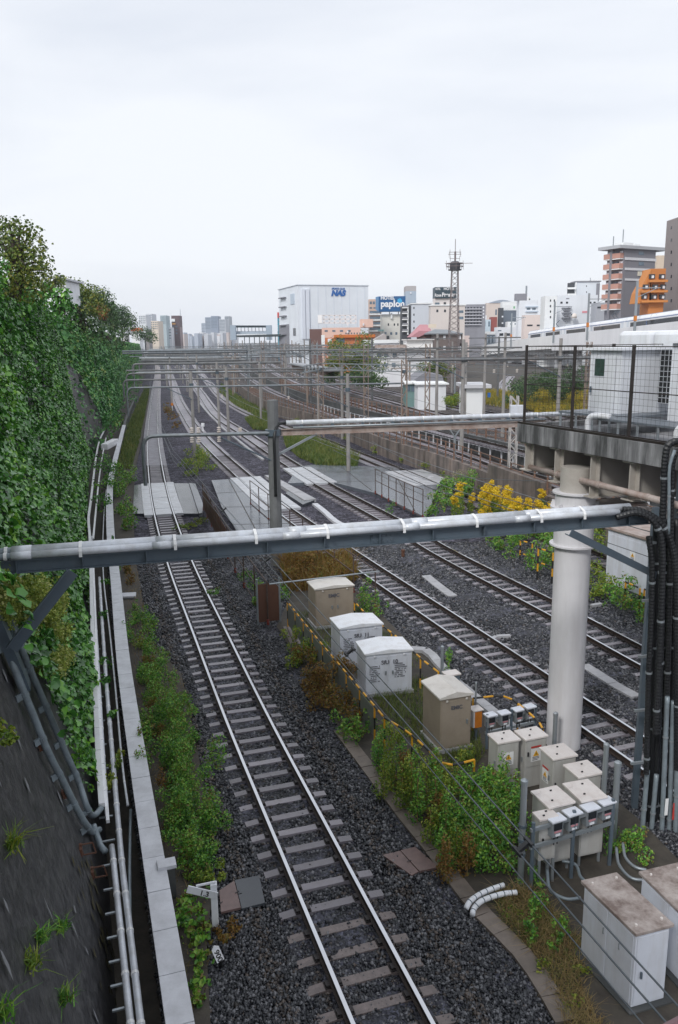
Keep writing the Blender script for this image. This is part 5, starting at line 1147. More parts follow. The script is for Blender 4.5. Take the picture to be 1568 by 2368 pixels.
def gantry(label, cols, zbeam, left=None, right=None, r=.075, colr=.16, z0=-.2, over=1.2, latt=False, drop=True, arms=(), m=None, mc=None, group='overhead line gantries', double=False, hs=None):
    m = m or m_gst; mc = mc or m_pcpole
    bs = [P(x, y, z0) for x, y in cols]; t = thing('line_gantry', label, 'gantry', tuple(bs[0]), group=group)
    for k, b0 in enumerate(bs):
        mb = MB(); top = zbeam + over
        if latt: lattice_col(mb, b0, top - z0, .45, 9)
        else: mb.cyl(b0, V((b0.x, b0.y, top)), colr, 10, colr * .8)
        mb.build('column', mc, t, smooth=False)
        mb = MB(); mb.lathe((b0.x, b0.y, zbeam), [(colr * 1.25, -.14), (colr * 1.25, .14)], 10); mb.build('beam_clamp', m_steel_d, t)
    pts = [V((b0.x, b0.y + (.0 if latt else -.24), zbeam)) for b0 in bs]
    if left is not None: pts = [left] + pts
    if right is not None: pts = pts + [right]
    if left is not None and drop:
        l = pts[0]; d = (pts[1] - l).normalized(); dz = drop if not isinstance(drop, bool) else 2.2
        path = [pts[-1], l + d * .7, l + d * .25 + V((0, 0, -.06)), l + d * .04 + V((0, 0, -.3)), l + V((0, 0, -.7)), l + V((0, 0, -dz))]
        pp = [pts[-1]] + smooth_path(path[1:], .15)
    else: pp = pts
    for dz in ((0, .35) if double else (0,)):
        if latt:
            mb = MB()
            for a, b_ in zip(pts, pts[1:]): lattice_beam(mb, a, b_, .55, max(4, int((b_ - a).length / .8)))
            mb.build('beam', m, t); break
        mb = MB(); mb.tube([q + V((0, 0, dz)) for q in (pp if dz == 0 else pts)], r, 8); mb.build('beam', m, t, smooth=False)
    for k, b0 in enumerate(bs):
        if latt: continue
        mb = MB(); dd = (pts[0] - pts[-1]).normalized(); mb.tube([V((b0.x, b0.y - .18, zbeam - 1.3)), V((b0.x, b0.y - .18, zbeam - 1.3)) + dd * .01 + V((dd.x * 2.6, dd.y * 2.6, 1.28))], .035, 6); mb.build('stay', m_steel_d, t)
    mb = MB()
    for q in arms:
        mb.tube([V((q.x, q.y, zbeam)), V((q.x, q.y, zbeam - .7))], .03, 6)
    if mb.v: mb.build('drop_tube', m, t)
    mb = MB()
    for q in arms: insulator(mb, V((q.x, q.y, zbeam - .75)))
    if mb.v: mb.build('insulators', m_insul, t)
    return t
def over(path, Y, z): q = at_dist(path, Y); return V((q.x, q.y, z))
# gantry with the pillar-like grey column in the middle of the picture
g2 = P(641, 1306, -.2); lz = 6.0
lft = P(330, 1008, lz)
gantry('gantry with a stout grey column standing in the underpass, second beam from the front', [(641, 1306)], lz, left=lft, r=.085, colr=.30, over=1.45, drop=2.3, mc=m_col_d)
b0 = V((g2.x, g2.y - .1, lz)); r1_ = P(1260, 978, lz); d2 = (r1_ - b0).normalized(); n2 = V((-d2.y, d2.x, 0))
t = thing('pipe_bridge', 'rust-streaked beam with a white pipe, running right from the grey column to the deck', 'pipe bridge', tuple(b0)); ln = (r1_ - b0).length
mb = MB()
for a, c_ in (((-.1, -.14), (.1, -.12)), ((-.012, -.12), (.012, .12)), ((-.1, .12), (.1, .14))): mb.obox(b0 + n2 * a[0] + Z * a[1], d2 * ln, n2 * (c_[0] - a[0]), Z * (c_[1] - a[1]))
mb.build('beam', m_rust_pale, t)
mb = MB(); mb.cyl(b0 + d2 * .6 + Z * .42, r1_ + d2 * 4 + Z * .42, .11, 14); mb.build('pipe', m_conduit, t, smooth=True)
mb = MB(); mb.cyl(b0 + d2 * .9 + Z * .2 - n2 * .08, r1_ + Z * .2 - n2 * .08, .05, 10); mb.build('pipe', m_steel, t, smooth=True)
for k in range(9): q = b0 + d2 * (1.3 + k * (ln - 1.5) / 8.2); mb = MB(); mb.cyl(q + Z * .42, q + d2 * .06 + Z * .42, .118, 14); o = mb.build('clamp', m_strap, t); mb = MB(); mb.bar(q + Z * .14, q + Z * .36, .14, .14); mb.build('pipe_rest', m_steel_d, t)
mb = MB(); q = b0 + d2 * .6 + Z * .42; mb.tube(smooth_path([q, q - d2 * .35 - Z * .05, b0 + d2 * .02 - n2 * .3 + Z * -.1, b0 - n2 * .34 - Z * 1.0, b0 - n2 * .3 - Z * 3.0], .15), .07, 10); mb.build('elbow', m_black, t, smooth=True)
mb = MB(); mb.bar(b0 - Z * 1.1, b0 + d2 * 2.0 - Z * .12, .1); mb.build('brace', m_steel, t)
gantry('gantry third from the front, its pipe beam bending down over the nearest track', [(451, 1056), (806, 1092)], 6.3, left=P(293, 897, 6.3), right=P(935, 886, 6.3), drop=2.4, arms=[over(T2, 70, 0), over(T3, 67, 0)])
gantry('gantry fourth from the front, plain thin beam with two concrete poles', [(604, 975)], 6.25, left=P(310, 861, 6.25), right=P(690, 858, 6.25), drop=2.2, arms=[over(T2, 105, 0), over(T3, 105, 0)])
gantry('gantry fifth from the front, concrete pole between first and second track', [(398, 932)], 6.4, left=P(305, 842, 6.4), right=P(575, 842, 6.4), drop=2.2, arms=[over(T3, 138, 0)])
gantry('gantry with a thick double beam ending at a pale steel column', [(575, 926)], 8.3, left=Q(283, 817, 136), drop=False, double=True, r=.13, mc=m_gst, colr=.15, over=1.2)
gantry('gantry just beyond the double beam, short poles', [(540, 905)], 7.3, left=Q(300, 825, 160), right=Q(700, 820, 160), drop=False, r=.1)
far_lab = ['far gantry %s beyond the double beam' % s for s in ('first', 'second', 'third', 'fourth', 'fifth', 'sixth', 'seventh', 'last')]
for k, Y in enumerate((190, 225, 262, 305, 350, 405, 470, 560)):
    x0 = at_dist(T1, Y).x - 3.5; p1 = pr(V((at_dist(T1, Y).x + 2.6, Y, -.2))); p2 = pr(V((at_dist(T4, Y).x + 3, Y, -.2))); xr = at_dist(T4, Y).x + 22
    p3 = pr(V((xr - 1, Y, -.2))); zz = 6.6 + (k % 3) * .5
    gantry(far_lab[k], [p1, p2, p3], zz, left=V((x0, Y, zz)), right=V((xr, Y, zz)), drop=False, r=.2, over=1.0, colr=.2, latt=(k % 2 == 1), mc=m_steel if k % 2 else m_pcpole)
for k, Y in enumerate((84, 92, 120, 155, 172, 207, 243, 285, 330)):
    xa = at_dist(T1, Y).x - 2.6; xm = (at_dist(T2, Y).x + at_dist(T3, Y).x) / 2; xb = at_dist(T4, Y).x + 2.4; zz = 6.3 + (k % 3) * .35
    gantry('%s of the thick dark gantries spanning the four lower tracks' % ['nearest', 'second nearest', 'third nearest', 'fourth nearest', 'fifth', 'sixth', 'seventh', 'eighth', 'farthest'][k], [pr(V((xm, Y, -.2))), pr(V((xb, Y + .5, -.2)))], zz, left=V((xa, Y - .3, zz)), right=V((xb + 3, Y + .6, zz)), drop=1.8 if k < 4 else False, r=.09 if k < 2 else .16, over=1.2, colr=.16, double=k % 2 == 1, m=m_col_d, arms=[over(T, Y, 0) for T in (T2, T3, T4)])
m_rlat = mat('rusty_lattice', (.29, .235, .20), .6, .3, 2, dirt=(.16, .09, .06), dscale=2, damt=.5)
gantry('lattice gantry of two rusty latticed columns on the lower terrace', [(744, 1010), (934, 1034)], 7.4, z0=zA, latt=True, over=1.0, left=P(700, 862, 7.4), right=P(985, 860, 7.4), m=m_steel, mc=m_rlat, drop=False)
gantry('lattice gantry of two columns over the upper tracks, farther left', [(655, 912), (790, 935)], 8.2, z0=zB, latt=True, over=1.0, left=P(655, 912, zB) + V((-5, -.5, 8.2 - zB)), right=P(790, 935, zB) + V((4, .5, 8.2 - zB)), m=m_steel, mc=m_rlat, drop=False)
gantry('lattice gantry far off over the upper tracks', [(615, 876), (720, 886)], 8.6, z0=zB, latt=True, over=1.0, left=P(615, 876, zB) + V((-5, -.5, 8.6 - zB)), right=P(720, 886, zB) + V((6, .5, 8.6 - zB)), m=m_steel, mc=m_steel, drop=False)
gantry('plain gantry with a tall concrete pole right of the lattice tower', [(1075, 962)], 7.9, z0=zB, left=P(1075, 962, zB) + V((-4.5, -.5, 7.9 - zB)), right=P(1075, 962, zB) + V((4.5, .5, 7.9 - zB)), drop=False, over=1.8)
t = thing('lattice_column', 'pale latticed steel column beside the left end of the deck', 'mast', tuple(P(1184, 1078, zA)), group='latticed masts'); mb = MB(); b0 = P(1184, 1080, zA + 1.2); lattice_col(mb, b0, hat(b0, 915) - b0.z, .42, 9); mb.build('mast', mat('pale_lattice_paint', (.45, .43, .42), .6, .15, 2), t)
mb = MB(); q = V((b0.x - .3, b0.y - .45, hat(b0, 962))); mb.box(q.x, q.x + .8, q.y, q.y + .3, q.z, q.z + .7); mb.build('equipment_box', m_cab, t, bevel=.02)
for x, yb, yt, lab in ((1050, 1101, 985, 'steel post with a forked top below the rust-streaked beam'),):
    b0 = P(x, yb, -.2); zt = hat(b0, yt); t = thing('forked_post', lab, 'post', tuple(b0)); mb = MB(); mb.cyl(b0, V((b0.x, b0.y, zt - .7)), .1, 10); mb.build('shaft', m_steel, t); mb = MB()
    for s in (-1, 1): mb.bar(V((b0.x, b0.y, zt - .8)), V((b0.x + s * .55, b0.y, zt)), .08)
    mb.build('fork', m_steel, t)
m_gd = mat('weathered_gantry_steel', (.17, .18, .19), .5, .25, 1.5, .4, dirt=(.14, .09, .06), dscale=2, damt=.35)
for k, (Y, z_) in enumerate(((58, 8.6), (82, 8.2), (104, 8.9), (122, 8.3), (146, 8.8), (170, 8.2), (198, 9.0), (228, 8.4), (262, 8.8), (300, 8.5), (345, 8.8))):
    xa = at_dist(T9, Y).x + 2.5; xb = at_dist(T5, Y).x - 2.2; xm = (at_dist(T7, Y).x + at_dist(T6, Y).x) / 2
    cols = [pr(V((x_, Y + dy, zB))) for x_, dy in ((xb, 0), (xm, .5), (xa, 1.2))]
    gantry('%s gantry over the upper track field, counted away from the deck' % ['first', 'second', 'third', 'fourth', 'fifth', 'sixth', 'seventh', 'eighth', 'ninth', 'tenth', 'eleventh'][k], cols, z_, z0=zB, left=V((xb - 4, Y - .3, z_)), right=V((xa + 3, Y + 1.3, z_)), drop=False, r=.10, latt=k % 3 == 1, over=1.4, m=m_gd, mc=[m_pcpole, m_rlat, m_gd][k % 3], colr=.15, arms=[over(T, Y, 0) for T in (T5, T6, T7, T8, T9)])
b0 = P(806, 1094, -.2)
# many thin poles of the far yard, each its own object
far_poles = []
for k in range(46):
    Y = rnd.uniform(75, 420); base_ = at_dist(T9, Y) if Y < 380 else at_dist(T4, Y); x = base_.x - rnd.uniform(0, 34) * min(1, Y / 120) + 3; z0 = zB
    if Y > 150 and rnd.random() < .4: x = at_dist(T4, Y).x + rnd.uniform(1, 9); z0 = -.2
    b0 = V((x, Y, z0)); h = rnd.uniform(5.0, 8.2)
    mb = MB(); mb.cyl(b0, b0 + V((0, 0, h)), .14, 8, .10)
    tp = b0 + V((0, 0, h)); ar = rnd.uniform(1.5, 3.2); mb.bar(tp + V((-ar, 0, -.9)), tp + V((ar * .6, 0, -.9)), .09); mb.bar(tp + V((-ar * .9, 0, -.9)), tp + V((0, 0, -1.9)), .06)
    for q in (-ar, -ar * .4, ar * .5): insulator(mb, tp + V((q, 0, -1.0)))
    o = mb.build('line_mast', rnd.choice([m_pcpole, m_steel, m_rlat])); tag(o, 'thin mast with a crossarm in the crowded far rail yard', 'mast', 'masts crowding the far rail yard')

# ------------------------------------------------------------------ overhead wires
SUP = [1.5, 36.5, 67, 100, 138, 190, 262, 350]
def wire(path, offs, z, label, r, sag=0., clamps=None, sup=SUP, m=None, group=None, name='contact_wire'):
    pts = []
    for a, b_ in zip(sup, sup[1:]):
        A, B = at_dist(path, a), at_dist(path, b_); 
        ia = min(range(len(path)), key=lambda i: abs(path[i].y - a)); ib = min(range(len(path)), key=lambda i: abs(path[i].y - b_))
        A = A + side_of(path, ia)[1] * offs; B = B + side_of(path, ib)[1] * offs; n = 10 if sag else 1
        for k in range(n):
            s = k / n; q = A.lerp(B, s); pts.append(V((q.x, q.y, z - sag * 4 * s * (1 - s))))
    pts.append(V((B.x, B.y, z)))
    t = thing(name, label, 'overhead wire', tuple(pts[0]), group=group); mb = MB(); mb.tube(pts, r, 6); mb.build('wire', m or m_wire, t)
    return t, pts
wire(T1, -.02, 4.75, 'contact wire over the nearest track, lowest of the three diagonal wires', .0062)
t1_, pa = wire(T1, -.12, 5.12, 'left one of the thick messenger wire pair over the nearest track', .0085, 0, name='messenger_wire')
t2_, pb = wire(T1, .0, 5.2, 'right one of the thick messenger wire pair over the nearest track', .0085, 0, name='messenger_wire')
a0, a1 = pa[0], pa[1]; b0_, b1_ = pb[0], pb[1]
for k, s in enumerate((.155, .30, .46, .62, .8)):
    q, w_ = a0.lerp(a1, s), b0_.lerp(b1_, s); mb = MB(); d = (a1 - a0).normalized(); mb.bar(q, w_, .05, .035); mb.bar(q - d * .07, q + d * .07, .035); mb.bar(w_ - d * .07, w_ + d * .07, .035)
    tag(mb.build('wire_clamp', m_black), ['nearest', 'second', 'third', 'fourth', 'farthest'][k] + ' black spacer clamp joining the messenger wire pair', 'wire clamp', 'spacer clamps on the messenger wires')
for nm, Tn, sup in (('second', T2, [5, 40, 70, 105, 138, 190, 262, 350]), ('third', T3, [12, 42, 67, 104, 138, 190, 262, 350]), ('fourth', T4, [28, 62, 100, 140, 190, 262, 350])):
    wire(Tn, 0, 4.9, 'contact wire over the %s track' % nm, .010, 0, sup=sup, m=m_wire_far)
    wire(Tn, .03, 5.9, 'sagging messenger wire over the %s track' % nm, .011, .45, sup=sup, m=m_wire_far, name='messenger_wire')
for nm, Tn in (('sixth', T6), ('seventh', T7), ('eighth', T8), ('ninth', T9)):
    wire(Tn, 0, zB + 5.3, 'contact wire over the %s track on the upper level' % nm, .016, 0, sup=[50, 90, 130, 190, 260, 340], m=m_wire_far); wire(Tn, .1, zB + 6.4, 'messenger wire over the %s track on the upper level' % nm, .016, .5, sup=[50, 90, 130, 190, 260, 340], m=m_wire_far, name='messenger_wire')
for k, (x0, y0, Y0, x1, y1, Y1, lab) in enumerate(((640, 905, 40, 1000, 1050, 40, 'feeder cable'), (860, 1020, 48, 1300, 1190, 26, 'feeder cable hanging along the goldenrod'), (770, 1040, 55, 1400, 1240, 24, 'lower feeder cable along the goldenrod'), (860, 1066, 60, 1280, 1112, 33, 'thin wire along the top of the brown wall'))):
    if k == 0: continue
    a, b_ = Q(x0, y0, Y0), Q(x1, y1, Y1); pts = [a.lerp(b_, s / 12) - Z * (.35 * 4 * (s / 12) * (1 - s / 12)) for s in range(13)]; mb = MB(); mb.tube(pts, .014, 6); tag(mb.build('feeder_cable', m_wire), lab, 'cable')

for k in range(34):
    Y0 = rnd.uniform(60, 150); Y1 = Y0 + rnd.uniform(25, 80); Ta, Tb = rnd.choice([T5, T6, T7, T8, T9, T4]), rnd.choice([T5, T6, T7, T8, T9]); A, B_ = at_dist(Ta, Y0), at_dist(Tb, min(Y1, 230)); z0_, z1_ = rnd.uniform(7, 10), rnd.uniform(7, 10.5)
    pts = [V((A.x + (B_.x - A.x) * q / 8, A.y + (B_.y - A.y) * q / 8, z0_ + (z1_ - z0_) * q / 8 - .5 * 4 * (q / 8) * (1 - q / 8))) for q in range(9)]; mb = MB(); mb.tube(pts, .018, 5); tag(mb.build('feeder_cable', m_wire), 'thin dark cable slung between the gantries of the upper yard', 'cable', 'cables slung over the upper yard')
for k, (xa_, Y_) in enumerate(((1010, 70), (1120, 76), (1165, 66))):
    b0 = Q(xa_, 900, Y_); b0.z = zB; tt = thing('line_pole', 'grey concrete pole with crossarms left of the deck, %s' % ['leftmost of three', 'middle of three', 'rightmost of three'][k], 'pole', tuple(b0)); mb = MB(); mb.cyl(b0, b0 + V((0, 0, 8.4)), .15, 10, .1); mb.build('pole', m_pcpole, tt)
    for z_ in (6.2, 7.2, 8.0): mb = MB(); mb.bar(b0 + V((-1.6, -.16, z_)), b0 + V((1.2, -.16, z_)), .09); mb.build('crossarm', m_gd, tt)

# small trackside things
for x, y, lab, c1, c2 in ((399, 948, 'small white and orange marker post between first and second track', m_white, m_orange), (1010, 880, 'white signal box on a short post in the upper yard', m_white, m_steel_d), (470, 1000, 'short white stub between second and third track', m_white, m_white), (556, 1012, 'pinkish stub post right of the long pale trough', m_insul, m_insul)):
    z0_ = zB if x > 900 else -.2; b0 = P(x, y, z0_); tt = thing('marker_post', lab, 'marker post', tuple(b0)); mb = MB(); mb.bar(b0, b0 + V((0, 0, .7)), .12, .12, up=(0, 1, 0)); mb.build('post', c1, tt); mb = MB(); mb.box(b0.x - .18, b0.x + .18, b0.y - .1, b0.y + .1, b0.z + .7, b0.z + 1.1); mb.build('plate', c2, tt, bevel=.02)
mb = MB()
for u in (2.4, 3.3, 3.6): 
    q = V((g2.x, g2.y - .24, lz)).lerp(lft, u / (V((g2.x, g2.y, lz)) - lft).length); insulator(mb, q + V((0, 0, .3))); insulator(mb, q + V((0, -.05, -.12)))
tag(mb.build('insulator_set', m_insul), 'cream porcelain insulators on the second beam left of the grey column', 'insulators')
# ------------------------------------------------------------------ pillar, girders, deck
pc = P(1312, 1737, -.165); PCX, PCY = pc.x, pc.y + .42; zdk = 7.86
t = thing('pillar', 'thick white round steel pillar carrying the deck', 'pillar', (PCX, PCY, -.165)); R = .43
mb = MB(); mb.lathe((PCX, PCY, 0), [(R, -.2), (R, 5.1)], 40); mb.build('shaft', m_pillar, t, smooth=False)
mb = MB(); mb.lathe((PCX, PCY, 0), [(R + .13, 5.1), (R + .13, 5.14)], 40); mb.build('flange', m_pillar, t)
mb = MB(); mb.lathe((PCX, PCY, 0), [(R + .04, 5.14), (R + .04, 6.02)], 40); mb.build('shaft', m_pillar, t)
mb = MB(); mb.lathe((PCX, PCY, 0), [(R + .15, 6.02), (R + .15, 6.06), (R + .04, 6.06), (R + .04, 6.38), (R + .11, 6.38), (R + .11, 6.42)], 40); mb.build('flange', m_pillar, t)
mb = MB(); mb.lathe((PCX, PCY, 0), [(R - .06, 6.42), (R - .06, 7.0)], 40); mb.build('head', m_girder, t)
for k in range(10): a = k * .628; mb = MB(); c = V((PCX + math.cos(a) * (R + .05), PCY + math.sin(a) * (R + .05), 6.1)); mb.bar(c, c + V((math.cos(a) * .1, math.sin(a) * .08, 0)), .02, .12); mb.build('rib', m_pillar, t)
for p_ in m_pillar.node_tree.nodes: pass
dA = Q(1196, 979, 20.7); dA.z = zdk; dR = P(1525, 1028, zdk); eD = (dR - dA); eD.z = 0; LD = eD.length; eD.normalize(); nD = V((-eD.y, eD.x, 0))
if nD.x < 0: nD = -nD
def D(u, v, z): return V((dA.x, dA.y, 0)) + eD * u + nD * v + V((0, 0, z))
t = thing('deck', 'elevated concrete deck with a streaked edge beam on the right', 'deck', tuple(D(0, 0, 7)))
mb = MB(); mb.obox(D(.12, .12, 7.42), eD * 9, nD * 12, (0, 0, .3)); mb.build('slab', m_conc, t)
for u0_, u1_ in ((0, LD * .46), (LD * .46 + .015, LD + .6), (LD + .62, LD + 5)): mb = MB(); mb.obox(D(u0_, 0, 7.40), eD * (u1_ - u0_), nD * .2, (0, 0, .46)); mb.build('edge_beam', m_conc_st, t, bevel=.01)
mb = MB(); mb.obox(D(-.2 + .2, .2, 7.405), eD * .18, nD * 12, (0, 0, .45)); mb.build('edge_beam', m_conc_st, t)
mb = MB(); mb.obox(D(.0, .01, 7.865), eD * (LD + 5), nD * .07, (0, 0, .05)); mb.build('kerb_rail', m_post_d, t)
for k, (u, dp) in enumerate(((.25, .72), (1.45, .85), (2.75, 1.0), (4.0, .85), (5.6, .85))):
    g = thing('girder', ['first', 'second', 'third', 'fourth', 'fifth'][k] + ' cream girder end from the left under the deck', 'girder', tuple(D(u, .1, 6.5)), group='girders under the deck'); zt_, zb_ = 7.39, 7.39 - dp
    mb = MB(); mb.obox(D(u + .0, .1, zb_ + .03), eD * .03, nD * 11, (0, 0, dp - .06)); mb.build('web', m_girder, g)
    mb = MB(); mb.obox(D(u - .16, .05, zb_), eD * .36, nD * 11, (0, 0, .028)); mb.obox(D(u - .16, .05, zt_ - .03), eD * .36, nD * 11, (0, 0, .028)); mb.build('flange', m_girder, g)
    mb = MB(); mb.obox(D(u + .032, .25, zb_ + .03), eD * .12, nD * .02, (0, 0, dp - .06)); mb.build('stiffener', m_girder, g)
# cross girder on the pillar, bracket grating
mb = MB(); c = V((PCX + .4, PCY + .1, 6.03)); mb.obox(c + V((-.1, -.5, 0)), (1.5, .5, 0), (-.3, .8, 0), (0, 0, .05)); tag(mb.build('grating', m_rust_pale), 'rusty grating bracket beside the pillar top', 'grating')
# rusty drain pipe passing in front of the pillar head
a = Q(1222, 1079, 20.6); b_ = Q(1600, 1176, 15.2); tD = thing('drain_pipe', 'rust-blotched pale pipe slanting past the pillar head under the deck', 'pipe', tuple(a)); mb = MB(); mb.cyl(a, b_, .075, 14); mb.build('pipe', m_rust_pale, tD, smooth=True)
for k in (.22, .5, .78): q = a.lerp(b_, k); d = (b_ - a).normalized(); mb = MB(); mb.cyl(q, q + d * .1, .085, 14); mb.build('collar', m_rust_pale, tD)
# mesh fence on the deck
t = thing('mesh_fence', 'dark mesh fence with brown posts along the deck edge', 'fence', tuple(D(0, .1, zdk))); us = []
for x in (1210, 1319, 1451):
    y = 985 if x < 1250 else (1000 if x < 1400 else 1015); q = onp(x, y, D(0, .1, 0), nD); us.append((q - D(0, .1, 0)).dot(eD))
us = us + [us[2] + (us[2] - us[1]) * 1.25]
for u in us: mb = MB(); mb.bar(D(u, .12, zdk), D(u, .12, zdk + 1.98), .062, up=(0, 1, 0)); mb.build('post', m_post_d, t)
vb = [.12, 2.9, 5.7]
for v_ in vb[1:]: mb = MB(); mb.bar(D(us[0], v_, zdk), D(us[0], v_, zdk + 1.98), .075, up=(0, 1, 0)); mb.build('post', m_post_d, t)
def meshpanel(a, b_, n, rows):
    mb = MB(); L_ = (b_ - a).length; d = (b_ - a) / n
    for i in range(1, n): mb.bar(a + d * i + V((0, 0, .06)), a + d * i + V((0, 0, 1.95)), .003)
    mb.build('mesh', m_post_d, t); mb = MB()
    for j in range(rows + 1):
        z = .06 + 1.89 * j / rows; th = .02 if j in (0, rows, rows // 2) else .005
        mb.bar(a + V((0, 0, z)), b_ + V((0, 0, z)), th, th)
    mb.build('mesh_wires', m_post_d, t)
for a, b_ in zip(us, us[1:]): meshpanel(D(a, .12, zdk), D(b_, .12, zdk), int((b_ - a) / .12), 14)
for a, b_ in zip(vb, vb[1:]): meshpanel(D(us[0], a, zdk), D(us[0], b_, zdk), int((b_ - a) / .14), 14)
# equipment on the deck
def hutbox(name, label, u, v, w_, d_, h, m, z=zdk, parts=()):
    g = thing(name, label, 'equipment hut', tuple(D(u, v, z))); mb = MB(); n = int(w_ / .09)
    mb.obox(D(u, v, z), eD * w_, nD * d_, (0, 0, h)); mb.build('wall', m, g); mb = MB()
    for i in range(n): mb.obox(D(u + (i + .2) * w_ / n, v - .014, z + .01), eD * (w_ / n * .5), nD * .013, (0, 0, h - .03))
    for i in range(int(d_ / .09)): mb.obox(D(u - .014, v + (i + .2) * .09, z + .01), eD * .013, nD * .045, (0, 0, h - .03))
    mb.build('ribbing', m, g); mb = MB(); mb.obox(D(u - .12, v - .12, z + h), eD * (w_ + .24), nD * (d_ + .24), (0, 0, .06)); mb.build('roof', m_white, g)
    return g
q = onp(1362, 900, D(0, 1.5, 0), nD); u1_ = (q - D(0, 1.5, 0)).dot(eD); q2 = onp(1434, 900, D(0, 1.5, 0), nD); u2_ = (q2 - D(0, 1.5, 0)).dot(eD)
h1 = hutbox('equipment_hut', 'white ribbed equipment hut with a small green window behind the mesh fence', u1_, 1.5, u2_ - u1_, 2.4, 1.72, m_hut, zdk + .12)
q = onp(1376, 868, D(0, 1.47, 0), nD); w0 = (q - D(0, 0, 0)).dot(eD); zz = q.z; q2 = onp(1400, 830, D(0, 1.47, 0), nD)
mb = MB(); mb.obox(D(w0 - .02, 1.455, zz - .03), eD * ((q2 - q).dot(eD) + .04), nD * .025, (0, 0, q2.z - zz + .06)); f_ = mb.build('window', m_cab, h1); mb = MB(); mb.obox(D(w0, 1.447, zz), eD * (q2 - q).dot(eD), nD * .007, (0, 0, q2.z - zz)); mb.build('pane', m_glass_g, f_)
mb = MB(); mb.obox(D(u1_ + (u2_ - u1_) * .2, 1.462, zdk + .15), eD * ((u2_ - u1_) * .64), nD * .02, (0, 0, 1.55)); d_ = mb.build('door', m_hut, h1); mb = MB(); mb.bar(D(u1_ + .12, 1.44, zdk + .8), D(u1_ + .12, 1.44, zdk + .95), .04); mb.build('handle', m_steel_d, d_)
hutbox('equipment_hut', 'large white ribbed equipment house cut by the right edge, behind the mesh fence', u2_ + 1.15, 1.9, 5, 3, 1.75, m_hut, zdk + .25)
g = thing('louvre_unit', 'dark grid panel between the two white equipment huts', 'grille', tuple(D(u2_ + .3, 2.4, zdk))); mb = MB(); mb.obox(D(u2_ + .1, 2.6, zdk + .55), eD * 1.1, nD * .1, (0, 0, 1.3)); mb.build('backing', m_black, g); mb = MB()
for i in range(9): mb.bar(D(u2_ + .12 + i * .13, 2.58, zdk + .55), D(u2_ + .12 + i * .13, 2.58, zdk + 1.85), .012)
for i in range(11): mb.bar(D(u2_ + .1, 2.565, zdk + .57 + i * .127), D(u2_ + 1.2, 2.565, zdk + .57 + i * .127), .012)
mb.build('grid', m_conduit, g)
for k, (xa, xb) in enumerate(((1428, 1503), (1508, 1600))):
    qa, qb = onp(xa, 785, D(0, 4.6, 0), nD), onp(xb, 785, D(0, 4.6, 0), nD); mb = MB(); mb.obox(V((qa.x, qa.y, zdk + .1)), eD * (qb - qa).dot(eD), nD * 1.5, (0, 0, 2.22)); tag(mb.build('cooling_unit', m_white, bevel=.12), ['left', 'right'][k] + ' one of two big white cooling units rising above the fence', 'cooling unit', 'white cooling units on the deck')
m_plat = mat('grey_grating_floor', (.15, .17, .195), .45, .2, 4)
g = thing('platform', 'low grey grating platform on the deck behind the fence', 'platform', tuple(D(0, 1, zdk)))
for u0_, u1b, v0, v1 in ((.5, 2.6, .9, 3.2), (2.5, 9, .45, 1.35)):
    mb = MB(); mb.obox(D(u0_, v0, zdk + .28), eD * (u1b - u0_), nD * (v1 - v0), (0, 0, .05)); mb.build('floor', m_plat, g)
    n = int((u1b - u0_) / .6)
    for i in range(n + 1): mb = MB(); mb.bar(D(u0_ + .05 + i * .6, v0 + .03, zdk - .1), D(u0_ + .05 + i * .6, v0 + .03, zdk + .28), .045); mb.build('leg', m_steel, g)
for u, lab in ((2.3, 'left'), (5.0, 'right')):
    p = smooth_path([D(u, .35, zdk), D(u, .35, zdk + .25), D(u + .08, .38, zdk + .36), D(u + .6, .5, zdk + .38)], .06); mb = MB(); mb.tube(p, .07, 10); tag(mb.build('lagged_pipe', m_white, smooth=True), lab + ' white lagged pipe elbow standing on the deck edge', 'pipe')
g = thing('bench_frame', 'dark steel bench frame at the back of the deck', 'frame', tuple(D(1, 4.5, zdk))); mb = MB(); mb.obox(D(1.2, 4.4, zdk + .75), eD * .35, nD * 2.4, (0, 0, .12)); mb.build('top', m_plat, g)
for v_ in (4.6, 6.4): mb = MB(); mb.bar(D(1.35, v_, zdk - .1), D(1.35, v_, zdk + .75), .14); mb.build('leg', m_steel_d, g)
# white transformer container beyond the pillar
a = P(1399, 1345, -.2); b_ = P(1530, 1395, -.2); ex = (b_ - a).normalized(); ey = V((-ex.y, ex.x, 0)); zt = hat(a, 1222)
g = thing('transformer_box', 'white transformer container behind the diagonal brace, right of the pillar', 'transformer', tuple(a)); mb = MB(); mb.obox(a, ex * ((b_ - a).length + 2), ey * 2.2, (0, 0, zt + .2)); mb.build('body', m_cab, g, bevel=.02)
mb = MB(); mb.obox(a - ex * .1 - ey * .1 + V((0, 0, zt + .2)), ex * ((b_ - a).length + 2.2), ey * 2.4, (0, 0, .12)); mb.build('lid', m_rust_pale, g, bevel=.02)
for k in range(3): mb = MB(); mb.obox(a + ex * (.1 + 1.0 * k) - ey * .015 + V((0, 0, .15)), ex * .9, ey * .014, (0, 0, zt - .15)); mb.build('door', m_cab, g, bevel=.006)
warn(g, a + ex * 1.35 - ey * .02 + V((0, 0, zt * .62)), ex, Z, .3, .36, False)
